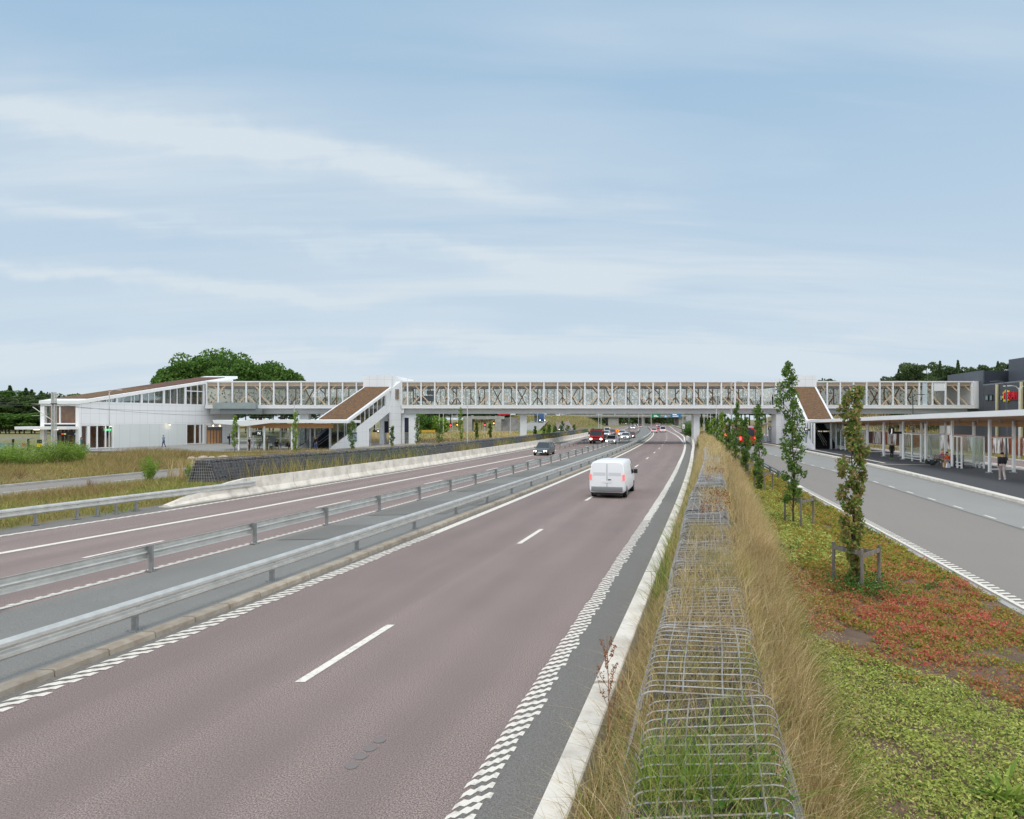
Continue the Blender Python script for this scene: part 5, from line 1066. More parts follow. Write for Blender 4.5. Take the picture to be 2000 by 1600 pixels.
    for e_, h_ in ((eL, hL), (eR, hR)):
        d = (h_-e_).normalized(); sd_ = d.cross(Vector((0, 1, .2))).normalized(); B.append(('skin', h_, h_+d*.07, .034, .036))
        for i in range(4): b0 = h_+d*.08+sd_*(-.027+.018*i); B.append(('skin', b0, b0+d*(.055+.012*(i in (1, 2)))+Vector((0, .015, -.01)), .0115, .010))
        B.append(('skin', h_+d*.02+sd_*.035, h_+d*.06+sd_*.06, .013, .010))
    m = MB(); 
    for nm, p, q, a, b in B: capsule(m, p, q, a, b)
    o = m.build('tmp', WHITE, None); md = o.modifiers.new('r', 'REMESH'); md.mode = 'VOXEL'; md.voxel_size = vox; md.use_smooth_shade = True
    sm_ = o.modifiers.new('s', 'SMOOTH'); sm_.iterations = 2; sm_.factor = .5
    bpy.context.view_layer.update(); me = bpy.data.meshes.new_from_object(o.evaluated_get(bpy.context.evaluated_depsgraph_get())); bpy.data.objects.remove(o)
    me.materials.clear(); cols = {'top': top, 'legs': legs, 'skin': skin, 'shoes': shoes}; idx = {}
    for i, (kk, c) in enumerate(cols.items()):
        idx[kk] = i; nm = 'cloth_%02x%02x%02x' % c if kk != 'skin' else 'skin_%02x%02x%02x' % c
        me.materials.append(MT.get(nm) or M(nm, rgb(*c), .8, tuple(v*.8 for v in rgb(*c)), 9))
    A = np.array([tuple(b[1]) for b in B]); D = np.array([tuple(b[2]-b[1]) for b in B]); LL = (D*D).sum(1); rad = np.array([(b[3]+b[4])/2 for b in B])
    pc = np.empty(len(me.polygons)*3); me.polygons.foreach_get('center', pc); pc = pc.reshape(-1, 3)
    t = np.clip(((pc[:, None]-A)*D).sum(2)/LL, 0, 1); dist = np.linalg.norm(pc[:, None]-(A+D*t[..., None]), axis=2)-rad; w = dist.argmin(1)
    kinds = [b[0] for b in B]; mi = []
    for i in range(len(w)):
        kd = kinds[w[i]]
        if kd == 'shin': kd = 'skin' if shorts else 'legs'
        if kd == 'fore': kd = 'top' if sleeve > .5 else 'skin'
        mi.append(idx[kd])
    me.polygons.foreach_set('material_index', mi)
    e = bpy.data.objects.new('person', me); C.objects.link(e); e.location = (x, y, z); e.rotation_euler = (0, 0, R(-heading)); e.scale = (k, k, k); tag(e, label, 'person', group)
    hr = MB(); hr.sphere((hd.x, hd.y-.015, hd.z+.052), .108, (1, 1.04, .92), 12, 8); hv = [v for v in hr.v]
    hr.v = [(a, min(b, hd.y+.075), max(c, hd.z-.0 if not hood else hd.z-.12)) for a, b, c in hv]
    if longhair: hr.box(hd.x-.09, hd.x+.09, hd.y-.125, hd.y-.05, hd.z-.24, hd.z+.06)
    bpy.context.view_layer.update(); hc = MT.get('hair_%d' % sum(hair)) or M('hair_%d' % sum(hair), rgb(*hair), .8); o2 = hr.build('hair' if not hood else 'hood', hc, None, smooth=True); o2.parent = e
    return e
def held(name, label, cat, mb, mat, loc, rz=0):
    o = mb.build(name, mat); o.location = loc; o.rotation_euler = (0, 0, rz); tag(o, label, cat); return o
def backpack(label, x, y, z, rz, c):
    m = MB(); m.sphere((0, 0, .25), .25, (.62, .42, 1), 10, 8); m.box(-.13, .13, -.17, -.08, .06, .26); return held('backpack', label, 'backpack', m, M('pack_cloth', rgb(*c), .85), (x, y, z), rz)
# right platform
Yw = GY(938, .13)-.15; person('person in a black jacket, cap and beige trousers walking away across the right platform', X(1957.5, Yw), Yw, .15, 22, 'walk', (30, 30, 34), (186, 172, 166), hair=(28, 28, 30), shoes=(225, 222, 218), h=1.86, vox=.017)
person('person in black with a hood and lime green socks standing beneath the J sign', X(1742, 67), 67, .15, 200, 'stand', (26, 26, 28), (24, 24, 26), hair=(22, 22, 24), hood=True, shoes=(120, 200, 60), h=1.62)
person('person in a magenta top leaning back on the platform bench with blond hair', X(1834, 58.6), 58.6, .13, -82, 'recline', (176, 50, 110), (70, 92, 122), hair=(214, 178, 130), h=1.7, longhair=True)
person('person in black with an orange collar leaning back on the platform bench', X(1842, 57.0), 57.0, .13, -82, 'recline', (28, 26, 28), (30, 30, 32), hair=(40, 26, 22), h=1.75)
person('person in an orange shirt and shorts bent forward beside the white platform post', X(1858, 56.0), 56.0, .13, -80, 'bend', (236, 92, 34), (196, 170, 160), hair=(150, 110, 90), sleeve=0, shorts=True, shoes=(215, 215, 215), h=1.75)
m = MB(); m.box(-.16, .16, -.1, .1, 0, .4); held('paper_bag', 'brown paper bag on the ground before the person in the orange shirt', 'bag', m, M('kraft_paper', rgb(200, 160, 110), .8), (X(1846.5, 54.9), 54.9, .13))
m = MB(); m.hexa([(-.15, -.1, 0), (.15, -.1, 0), (.15, .1, 0), (-.15, .1, 0)], [(-.1, -.05, .38), (.12, -.05, .36), (.12, .05, .36), (-.1, .05, .38)]); m.bar((-.08, 0, .36), (0, 0, .5), .02); m.bar((.1, 0, .35), (0, 0, .5), .02); held('plastic_bag', 'white plastic carrier bag beside the brown paper bag', 'bag', m, M('white_plastic', rgb(225, 225, 230), .4), (X(1851.5, 54.6), 54.6, .13))
backpack('dark green backpack on the ground at the feet of the reclining people', X(1809, 58.5), 58.5, .13, .3, (58, 72, 60))
# left side
person('person in a blue coat and jeans walking along the white station wall', X(332.5, 96), 94.2, .1, -75, 'walk', (118, 142, 172), (70, 84, 120), hair=(140, 120, 100), h=1.78, vox=.03)
person('person in black walking by the station entrance with a backpack', X(448, 104), 104, .1, 80, 'stand', (30, 30, 34), (28, 28, 32), hair=(30, 26, 24), h=1.75, vox=.03, arm='phone')
backpack('black backpack carried by the person near the station entrance', X(448, 104)-.24, 104, 1.0, R(90), (26, 26, 28))
person('person with dark hair and a teal top walking before the station gates', X(159, 85.5), 85.5, .1, 80, 'stand', (50, 110, 110), (60, 60, 70), hair=(30, 24, 22), h=1.7, vox=.03, longhair=True)
person('person in a black shirt with bare arms standing by the N stop pole', X(487, 84), 84, .1, 100, 'stand', (24, 24, 28), (34, 30, 34), hair=(120, 90, 70), sleeve=0, h=1.78, vox=.025)
person('person in green army clothes standing and looking at a phone', X(521.5, 84.5), 84.5, .1, 105, 'stand', (84, 86, 58), (80, 82, 56), hair=(90, 70, 50), h=1.82, vox=.025, arm='phone')
person('person in black sitting upright on the left platform bench', X(541, 86.9), 86.7, .1, 150, 'sit', (28, 28, 32), (26, 26, 30), hair=(40, 30, 26), h=1.75, vox=.03)
person('person in black leaning forward on the left platform bench', X(560, 86.9), 86.7, .1, 100, 'bend', (24, 26, 34), (28, 28, 32), hair=(34, 28, 26), h=1.75, vox=.03)
person('person in dark blue seated behind the glass of the left shelter', X(506, 88.9), 89.3, .1, 180, 'sit', (50, 52, 66), (40, 40, 46), hair=(60, 40, 30), h=1.75, vox=.035)
person('person in jeans and black top with blond hair embracing another', X(615, 86), 86, .1, 95, 'stand', (30, 28, 32), (66, 84, 124), hair=(170, 130, 90), h=1.68, vox=.03, longhair=True)
person('person in jeans and dark vest standing close to the blond one', X(618.6, 86.2), 86.2, .1, 265, 'stand', (28, 28, 34), (70, 88, 130), hair=(60, 44, 34), h=1.8, vox=.03, sleeve=0)
m = MB(); m.box(-.2, .2, -.13, .13, .04, .6); m.bar((-.14, .0, .6), (-.14, 0, .95), .02); m.bar((.14, 0, .6), (.14, 0, .95), .02); m.bar((-.14, 0, .95), (.14, 0, .95), .03); held('suitcase', 'black wheeled bag standing beside the person in army clothes', 'suitcase', m, M('case_black', rgb(34, 34, 38), .6), (X(529.5, 84.6), 84.6, .1), .2)
for p, l in ((560.5, 'dark silhouette of a person crossing the bridge left of the stair tower'), (937, 'dark silhouette of a person crossing the middle of the glazed bridge'), (1486, 'dark silhouette of a person on the bridge, left one of two near the right tower'), (1509, 'dark silhouette of a person on the bridge, right one of two near the right tower')):
    person(l, X(p, 108.6), 108.6, zD+.1, random.choice([90, 270]), 'stand', (34, 34, 40), (30, 30, 36), hair=(30, 26, 24), h=1.72, vox=.04)
# ================================================================ VEHICLES
def lofted(mb, secs, mi=0):
    """secs: list of (y, [(x, z) ...half profile from the bottom up]) mirrored in x"""
    n = len(secs[0][1]); vs = []; fs = []
    for y, pr_ in secs:
        vs += [(a, y, b) for a, b in pr_]+[(-a, y, b) for a, b in pr_[::-1]]
    k = 2*n
    for i in range(len(secs)-1):
        for j in range(k): fs.append((i*k+j, i*k+(j+1) % k, (i+1)*k+(j+1) % k, (i+1)*k+j))
    fs += [tuple(range(k))[::-1], tuple((len(secs)-1)*k+j for j in range(k))]; mb.add(vs, fs, mi)
def bevsub(o, w=.03, seg=2):
    b = o.modifiers.new('b', 'BEVEL'); b.width = w; b.segments = seg; b.limit_method = 'ANGLE'; b.angle_limit = R(28); o.data.polygons.foreach_set('use_smooth', [True]*len(o.data.polygons)); return o
def wheels(e, ax, tr, r=.33, w=.22):
    for y in ax:
        for s in (-1, 1):
            o = MB().tube([(s*(tr-w), y, r), (s*tr, y, r)], r, 18).build('wheel', TYRE, e, world=False)
            q = MB().tube([(s*(tr-.02), y, r), (s*(tr+.012), y, r)], r*.62, 14).build('rim', RIMM, None); q.parent = o
PAINTS = {}
def paint(c, metal=.1):
    if c not in PAINTS: PAINTS[c] = M('car_paint_%02x%02x%02x' % c, rgb(*c), .28, metal=metal, spec=.6)
    return PAINTS[c]
def car(label, x, y, ang, col, front=True, kind='sedan', lit=True, group=None, L=4.5, Wd=1.82, H=1.46):
    """local +y is the car's front; ang = heading from +Y, clockwise, degrees"""
    e = E('car' if kind != 'van' else 'van', label, 'car' if kind != 'van' else 'van', (x, y, 0), R(-ang), group); h = L/2; w = Wd/2; bh = .86 if kind != 'van' else 1.0
    if kind == 'suv': H, bh = 1.66, .98
    S_ = lambda y, ww_, z0, zs, zt: (y, [(ww_*.80, z0), (ww_*.97, z0+.10), (ww_, (z0+zs)*.5), (ww_*.97, zs), (ww_*.86, zt)])
    hood = [S_(-h, w*.86, .42, bh-.12, bh-.08), S_(-h+.12, w*.95, .28, bh-.05, bh), S_(-h+.8, w, .20, bh, bh+.05), S_(0, w, .20, bh, bh+.04), S_(h-1.3, w, .20, bh-.04, bh+.0), S_(h-.4, w*.96, .22, bh-.18, bh-.12), S_(h-.06, w*.88, .28, bh-.30, bh-.26), S_(h, w*.78, .36, bh-.36, bh-.34)]
    mt = paint(col); m = MB(); lofted(m, hood); bevsub(m.build('body', mt, e, world=False), .04)
    wt = w*.72; g = {'sedan': (-h+.75, -h+1.45, h-2.25, h-1.35), 'hatch': (-h+.12, -h+.55, h-2.2, h-1.3), 'suv': (-h+.12, -h+.5, h-2.2, h-1.3), 'van': (-h+.06, -h+.14, h-1.6, h-.75)}[kind]
    m = MB(); lofted(m, [(g[0], [(w*.90, bh-.02), (w*.88, bh+.02)]), (g[1], [(w*.92, bh-.02), (wt, H-.05)]), (g[2], [(w*.92, bh-.02), (wt, H-.05)]), (g[3], [(w*.9, bh-.02), (w*.86, bh+.0)])]); m.build('windows', CARGL, e, world=False)
    m = MB(); m.hexa([(-wt, g[1], H-.06), (wt, g[1], H-.06), (wt, g[2], H-.06), (-wt, g[2], H-.06)], [(-wt*.93, g[1]+.05, H), (wt*.93, g[1]+.05, H), (wt*.93, g[2]-.05, H), (-wt*.93, g[2]-.05, H)])
    for s in (-1, 1):
        m.bar((s*w*.9, g[0]+.02, bh), (s*wt, g[1], H-.03), .08); m.bar((s*w*.88, g[3], bh), (s*wt, g[2], H-.03), .07); m.bar((s*w*.92, (g[1]+g[2])/2, bh), (s*wt*1.01, (g[1]+g[2])/2, H-.04), .07)
    bevsub(m.build('roof', mt, e, world=False), .02)
    wheels(e, (-h+.82, h-.86), w-.01, .32)
    for s in (-1, 1):
        MB().hexa([(s*w*.50, h-.10, bh-.42), (s*w*.86, h-.22, bh-.42), (s*w*.86, h-.04, bh-.42), (s*w*.50, h+.015, bh-.42)], [(s*w*.50, h-.12, bh-.26), (s*w*.86, h-.24, bh-.26), (s*w*.86, h-.07, bh-.26), (s*w*.50, h-.01, bh-.26)]).build('headlight', HEADL if (lit and front) else CARGL, e, world=False)
        MB().box(*sorted((s*w*.56, s*w*.88)), -h-.012, -h+.08, bh-.28, bh-.14).build('tail_light', TAILL, e, world=False)
        MB().box(*sorted((s*(w+.0), s*(w+.16))), h-1.62, h-1.5, bh+.0, bh+.12).build('mirror', mt, e, world=False)
    MB().box(-.26, .26, h-.0, h+.02, .36, .46).build('number_plate', WHITE2, e, world=False); MB().box(-.26, .26, -h-.02, -h+.0, .56, .67).build('number_plate', WHITE2, e, world=False)
    MB().box(-w*.45, w*.45, h-.03, h+.01, .47, .58).build('grille', BLACK, e, world=False); return e
hdg = lambda y: math.degrees(math.atan(float(RS(y))))
# the white van
q = P(36.9, 4.5); hv = hdg(36)
e = E('van', 'large white panel van driving away in the right lane of the near carriageway', 'van', (q.x, q.y, 0), R(-hv)); Wv = paint((232, 233, 235), 0)
def sv(y, w, z0, zb, zt, wt=None): wt = wt or w*.90; return (y, [(w*.88, z0), (w*.985, z0+.12), (w, zb), (wt, zt-.16), (wt*.90, zt-.03), (wt*.55, zt)])
m = MB(); lofted(m, [sv(-2.5, .93, .40, 1.05, 1.95), sv(-2.44, .965, .30, 1.05, 1.98), sv(-1.2, .98, .24, 1.05, 2.0), sv(.7, .98, .24, 1.05, 1.99), sv(1.25, .975, .24, 1.05, 1.90, .82), sv(1.75, .965, .25, 1.0, 1.32, .86), sv(2.3, .91, .28, .92, 1.08), sv(2.48, .80, .34, .78, .90)]); bevsub(m.build('body', Wv, e, world=False), .05, 3)
m = MB(); m.hexa([(-.80, 1.28, 1.82), (.80, 1.28, 1.82), (.9, 1.8, 1.12), (-.9, 1.8, 1.12)], [(-.80, 1.33, 1.87), (.80, 1.33, 1.87), (.9, 1.86, 1.16), (-.9, 1.86, 1.16)]); m.build('windscreen', CARGL, e, world=False)
for s in (-1, 1):
    MB().hexa([(s*.975, .35, 1.12), (s*.992, .35, 1.12), (s*.985, 1.45, 1.12), (s*.965, 1.45, 1.12)], [(s*.885, .35, 1.70), (s*.915, .35, 1.70), (s*.90, 1.12, 1.70), (s*.87, 1.12, 1.70)]).build('side_window', CARGL, e, world=False)
    mr = MB().box(*sorted((s*.99, s*1.20)), 1.28, 1.40, 1.08, 1.32).build('mirror', BLACK, e, world=False)
    MB().box(*sorted((s*.83, s*.955)), -2.525, -2.44, .98, 1.30).build('tail_light', M('dull_taillight', rgb(226, 120, 118), .3, emit=.35) if 'dull_taillight' not in MT else MT['dull_taillight'], e, world=False)
    MB().box(*sorted((s*.60, s*.88)), 2.3, 2.45, .72, .90).build('headlight', CARGL, e, world=False)
m = MB(); m.box(-.84, .84, -2.60, -2.49, .36, .60); bevsub(m.build('bumper', M('bumper_grey', rgb(120, 122, 124), .6), e, world=False), .03)
m = MB(); m.box(-.008, .008, -2.515, -2.49, .62, 1.86); m.box(-.86, .86, -2.512, -2.49, .61, .622); m.build('door_seam', BLACK, e, world=False)
for a, b in ((-.76, -.08), (.08, .76)): MB().hexa([(a, -2.505, 1.22), (b, -2.505, 1.22), (b, -2.47, 1.22), (a, -2.47, 1.22)], [(a*.95, -2.49, 1.74), (b*.95, -2.49, 1.74), (b*.95, -2.46, 1.74), (a*.95, -2.46, 1.74)]).build('rear_window_panel', M('van_blind_panel', rgb(206, 208, 212), .3) if 'van_blind_panel' not in MT else MT['van_blind_panel'], e, world=False)
MB().box(-.26, .26, -2.52, -2.50, .84, .95).build('number_plate', WHITE2, e, world=False); MB().box(.06, .22, -2.54, -2.505, 1.0, 1.04).build('door_handle', BLACK, e, world=False)
MB().box(-.8, .8, -2.3, 2.2, .16, .26).build('underbody', BLACK, e, world=False); wheels(e, (-1.62, 1.5), .965, .34, .24)
# far carriageway, coming towards the camera
def at(p, Y, dx=0): return X(p, Y)+dx, Y
car('dark grey car with lit headlights coming towards the camera on the far carriageway', *at(1063, 76.5), hdg(80)+180, (92, 97, 98), kind='hatch', L=4.5, H=1.5)
car('silver car coming towards the camera just right of the red lorry', *at(1194.5, 110), hdg(110)+180, (196, 200, 204), kind='sedan')
car('white car coming nearer behind the silver car, beside the median rail', *at(1222, 133), hdg(130)+180, (226, 228, 230), kind='hatch')
car('dark red car half hidden behind the white car near the median rail', *at(1232, 142), hdg(130)+180, (120, 44, 44), kind='sedan')
car('white car farther back, left of the white hatchback in the queue', *at(1215, 160), hdg(150)+180, (222, 222, 222), kind='sedan')
car('white car on the slip road behind the red lorry', *at(1184, 155), hdg(150)+180, (230, 232, 234), kind='hatch')
car('tall white van on the slip road behind the white car', *at(1186, 178), hdg(150)+178, (228, 230, 232), kind='van', H=1.9)
car('dark red car on the slip road to the right of the white van', *at(1195, 172), hdg(150)+180, (140, 36, 40), kind='sedan')
car('white car with bright headlights far back in the far carriageway', *at(1236, 262), hdg(225)+180, (220, 220, 216), kind='suv')
car('small red car far back on the far carriageway beside the median', *at(1250, 300), hdg(225)+180, (150, 44, 40), kind='sedan')
for i, (p, Y, c) in enumerate(((1224, 480, (220, 220, 220)), (1230, 520, (200, 200, 205)), (1238, 600, (60, 60, 64)), (1236, 700, (225, 225, 225)), (1243, 380, (40, 40, 46)), (1233, 820, (215, 215, 215)))): car('tiny distant car beyond the low road bridge on the far carriageway', *at(p, Y), 191, c, kind='hatch', group='distant oncoming cars')
# near carriageway ahead
car('silver grey car driving away in the left lane beyond the bridge', *at(1277.5, 196), hdg(196), (205, 205, 210), front=False, kind='hatch')
car('white van driving away in the right lane beyond the bridge', *at(1294.5, 203), hdg(200), (232, 232, 234), front=False, kind='van', H=1.95, L=4.9)
car('red car driving away just left of the distant white van', *at(1288, 262), hdg(225), (170, 30, 40), front=False, kind='sedan')
for i, (p, Y, c) in enumerate(((1285, 330, (215, 216, 220)), (1273, 470, (130, 24, 34)), (1283, 450, (140, 26, 40)), (1271, 640, (120, 30, 36)))): car(['white car far ahead on the near carriageway', 'dark red car farthest left, far ahead on the near carriageway', 'dark red car on the right, far ahead on the near carriageway', 'tiny red car at the vanishing end of the near carriageway'][i], *at(p, Y), hdg(225), c, front=False, kind='sedan')
# cars on the crossing road
for i, (p, c, k2) in enumerate(((1092, (224, 224, 224), 'hatch'), (1100, (232, 232, 232), 'van'), (1112, (220, 222, 224), 'hatch'), (1150, (60, 64, 70), 'sedan'), (1172, (225, 226, 228), 'van'), (1213, (40, 46, 48), 'sedan'))):
    o = car(['white hatchback on the crossing road, leftmost', 'white van on the crossing road above the bank', 'white hatchback on the crossing road right of the van', 'dark car on the crossing road above the bank', 'white van on the crossing road at its middle', 'dark car on the crossing road above the abutment'][i], X(p, 404), 404, 90, c, kind=k2, front=False); o.location.z = 6.0
o = car('dark car with lights on coming down the slip road left of the bank', X(1096, 210), 210, 185, (44, 48, 52), kind='hatch')
o.location.z = .3
o = car('white car on the left slip road where it meets the crossing road', X(1090, 372), 372, 185, (225, 225, 228), kind='hatch'); o.location.z = 5.8
# red lorry
e = E('lorry', 'red lorry with lit headlights coming towards the camera on the far carriageway', 'lorry', (X(1168, 111), 111.5, 0), R(-hdg(111)-180)); LR = paint((196, 32, 40))
m = MB(); m.hexa([(-1.15, .7, .45), (1.15, .7, .45), (1.13, 2.2, .45), (-1.13, 2.2, .45)], [(-1.1, .75, 2.45), (1.1, .75, 2.45), (1.04, 1.95, 2.4), (-1.04, 1.95, 2.4)]); bevsub(m.build('cab', LR, e, world=False), .08)
m = MB(); m.hexa([(-1.0, 2.08, 1.45), (1.0, 2.08, 1.45), (1.0, 2.15, 1.45), (-1.0, 2.15, 1.45)], [(-.96, 1.94, 2.25), (.96, 1.94, 2.25), (.96, 2.04, 2.25), (-.96, 2.04, 2.25)]); m.build('windscreen', CARGL, e, world=False)
m = MB(); m.box(-1.12, 1.12, -4.2, .5, .7, 1.5); m.bar((-.8, .45, 1.5), (.8, .45, 2.6), .16); m.box(-1.1, 1.1, .35, .5, 1.4, 2.55); m.build('load_bed', M('lorry_bed', rgb(70, 66, 64), .7, rgb(120, 60, 50), 1), e, world=False)
for s in (-1, 1):
    MB().sphere((s*.86, 2.2, .82), .19, (1, .5, .8)).build('headlight', HEADL, e, world=False); MB().box(*sorted((s*1.1, s*1.34)), 1.85, 2.0, 1.6, 2.1).build('mirror', BLACK, e, world=False)
MB().box(-1.1, 1.1, 2.15, 2.3, .42, .7).build('bumper', BLACK, e, world=False); MB().box(-.6, .6, 2.17, 2.22, 1.02, 1.2).build('grille', BLACK, e, world=False); wheels(e, (-3.2, -2.2, 1.4), 1.12, .46, .3)
# buses
def bus(label, x, y, ang, L, c1, c2, H=3.0, group=None, rear=True, z=0):
    e = E('bus', label, 'bus', (x, y, z), R(-ang), group); h = L/2; 
    m = MB(); m.box(-1.26, 1.26, -h, h, .35, H-.05); bevsub(m.build('body', paint(c1), e, world=False), .12, 3)
    m = MB(); m.box(-1.272, 1.272, -h+.35, h-.1, 1.45, 2.45); m.build('windows', CARGL, e, world=False)
    m = MB(); m.box(-.98, .98, -h-.02, -h+.05, 1.55, 2.65); m.build('rear_window', CARGL, e, world=False)
    m = MB(); m.box(-1.05, 1.05, -h+.4, -h+2.6, H-.06, H+.16); m.box(-1.05, 1.05, 0, 1.6, H-.06, H+.12); m.build('roof_unit', paint(c2), e, world=False)
    m = MB(); m.box(-1.29, 1.29, -h+.3, h-.2, .5, 1.35) if c2 != c1 else None
    if c2 != c1: m.build('side_panel', paint(c2), e, world=False)
    MB().box(-.5, .5, -h-.03, -h+.02, 2.68, 2.86).build('line_display', BLACK, e, world=False)
    for s in (-1, 1):
        MB().box(*sorted((s*.95, s*1.22)), -h-.03, -h+.06, .95, 1.45).build('tail_light', TAILL, e, world=False); MB().box(*sorted((s*.8, s*1.15)), h-.05, h+.03, .6, .8).build('headlight', HEADL, e, world=False)
    wheels(e, (-h+2.6, h-2.6), 1.24, .48, .3); return e
bus('red city bus with grey side standing beside the right platform beyond the trees', X(1484, 99), 106, 14, 12.5, (196, 34, 44), (186, 182, 188))
bus('second red city bus ahead of the first, behind the row of young trees', X(1440, 128), 133, 14, 12, (196, 34, 44), (190, 186, 190), H=3.1)
bus('blue bus driving up the slip road at the left', X(1054, 268), 268, 172, 12, (58, 92, 134), (58, 92, 134), H=3.1, z=3.0)
# red trailer with a white panel on the railway bridge
e = E('lorry_trailer', 'red lorry trailer with a white lettered panel on the railway bridge', 'lorry', (X(984, 206), 205, Z(813, 200)), R(-90)); m = MB(); m.box(-1.2, 1.2, -1.8, 1.8, .4, 2.9); m.build('box', paint((190, 34, 44)), e, world=False)
MB().box(-.0+1.2, 1.23, -1.0, 1.1, 1.4, 2.1).build('white_panel', WHITE2, e, world=False)
o = MB().box(-1.2, 1.2, 2.2, 3.8, .4, 2.2).build('cab', paint((226, 226, 228), 0), e, world=False); wheels(e, (-1.2, 2.6), 1.15, .42, .3)
# ================================================================ VEGETATION MATERIALS
def veg(name, cols, tr=.25, rough=.7): return M(name, cols[0], rough, island=cols, trans=tr, spec=.25)
V_dry = veg('dry_grass_blade', [rgb(164, 140, 94), rgb(214, 190, 142), rgb(230, 210, 166), rgb(190, 160, 110), rgb(160, 150, 88)], .4)
V_mea = veg('meadow_grass_blade', [rgb(140, 116, 82), rgb(186, 160, 118), rgb(118, 122, 60), rgb(170, 140, 98), rgb(150, 130, 84), rgb(104, 116, 54)], .3)
V_dryg = veg('mixed_grass_blade', [rgb(120, 128, 56), rgb(176, 152, 96), rgb(142, 140, 70), rgb(196, 172, 122), rgb(96, 118, 44)])
V_grn = veg('green_grass_blade', [rgb(84, 116, 40), rgb(124, 148, 58), rgb(152, 164, 76), rgb(100, 130, 46)])
V_yel = veg('yellow_green_leaf', [rgb(118, 142, 58), rgb(186, 198, 98), rgb(212, 218, 128), rgb(164, 180, 82), rgb(206, 208, 116), rgb(128, 104, 72), rgb(196, 206, 112)], .35)
V_red = veg('red_leaf', [rgb(188, 92, 82), rgb(206, 136, 100), rgb(152, 156, 72), rgb(186, 78, 84), rgb(192, 160, 104), rgb(122, 146, 62), rgb(160, 160, 78), rgb(200, 112, 98)], .35)
V_org = veg('orange_green_leaf', [rgb(196, 150, 80), rgb(146, 154, 62), rgb(196, 124, 76), rgb(172, 174, 82), rgb(118, 138, 52), rgb(150, 162, 66)], .35)
V_drk = veg('deep_green_leaf', [rgb(58, 92, 36), rgb(84, 122, 48), rgb(70, 104, 44), rgb(112, 144, 66)], .25)
V_oak = veg('oak_leaf', [rgb(66, 94, 40), rgb(92, 122, 52), rgb(120, 146, 68), rgb(74, 106, 46)], .35)
V_oakb = veg('brown_oak_leaf', [rgb(86, 110, 48), rgb(136, 126, 68), rgb(164, 132, 92), rgb(116, 138, 60), rgb(76, 104, 46), rgb(110, 138, 60), rgb(132, 150, 70), rgb(176, 140, 104), rgb(98, 124, 54)], .38)
V_dec = veg('tree_leaf', [rgb(60, 92, 40), rgb(88, 122, 52), rgb(110, 142, 66), rgb(72, 106, 46)], .35)
V_con = veg('conifer_needles', [rgb(56, 76, 46), rgb(80, 98, 58), rgb(98, 116, 72), rgb(62, 84, 50)], .2)
V_wil = veg('willow_leaf', [rgb(104, 138, 50), rgb(130, 160, 64), rgb(150, 172, 80), rgb(88, 124, 44)], .3)
V_tha = veg('withered_thatch', [rgb(128, 108, 78), rgb(150, 128, 92), rgb(104, 86, 62)], .1)
V_brn = veg('dead_stem', [rgb(132, 88, 58), rgb(156, 104, 68), rgb(110, 76, 52)], .1)
stuff = lambda o, l, c: tag(o, l, c, kind='stuff')
def rp(n, o0, o1, y0, y1, pw=1., z=0., noise=None):
    """n random points in a strip of the motorway's own line; denser near when pw > 1"""
    y = y0+(y1-y0)*rng.random(n)**pw; t = rng.random(n)
    a = np.array([o0(v) if callable(o0) else o0 for v in y]) if callable(o0) else o0; b = np.array([o1(v) for v in y]) if callable(o1) else o1
    o = a+(b-a)*t; s = RS(y); q = np.hypot(1, s); zz_ = z(y, o) if callable(z) else np.full(n, z)
    return np.stack([RX(y)+o*q, y, zz_], 1)
def keep(p, f, thr, sc=1.):
    """patchy scatter: smooth noise from a few sines"""
    v = np.sin(p[:, 0]*1.3*f+np.sin(p[:, 1]*.9*f)*1.7)+np.sin(p[:, 1]*1.1*f+1.3+np.sin(p[:, 0]*.7*f)*2)+.8*rng.normal(size=len(p))*sc
    return p[v > thr]
U = rng.uniform
# ---- earth filled in between barrier and gabion, and the planting bed
o = ribbon('soil_strip', 8.98, 9.75, 1.5, 110, .60, SOIL, 1); st(o)
def bz0(x, y): return .05+.04*math.sin(x*1.3+y*.7)
m = MB(); m.uv = []; ys = list(np.arange(1.5, 110, .8))
for y in ys:
    a = P(y, 10.7); 
    for t in np.linspace(0, 1, 9):
        xb = BL(a.y)-.18; x = a.x+(xb-a.x)*t; m.v.append((x, a.y, .34*(1-t)**2+.05+(.03*math.sin(x*2.3+y*1.7) if 0 < t < 1 else 0))); m.uv.append((x, y))
for i in range(len(ys)-1):
    for k in range(8): m.f.append((i*9+k, i*9+k+1, (i+1)*9+k+1, (i+1)*9+k)); m.m.append(0)
st(m.build('planting_bed_soil', SOIL, fix=False, smooth=True))
def bed(n, u0, u1, y0, y1, pw=1.):
    """u: 0 at the gabion foot, 1 at the bus road kerb"""
    y = y0+(y1-y0)*rng.random(n)**pw; u = u0+(u1-u0)*rng.random(n); s = RS(y); q = np.hypot(1, s); xa = RX(y)+10.7*q; ya = y
    xb = np.interp(ya, [-5, 14.2, 27.9, 38.7, 72.6, 110, 200], [7.0, 11.3, 14.75, 17.4, 26.2, 34.8, 52])-.25; x = xa+(xb-xa)*u
    return np.stack([x, ya, .34*(1-u)**2+.05+np.zeros(n)], 1), u, y
def lumps(p, h, f=5): return (np.sin(p[:, 0]*f+np.sin(p[:, 1]*f*.6)*1.4)*np.sin(p[:, 1]*f*.9+1))*h
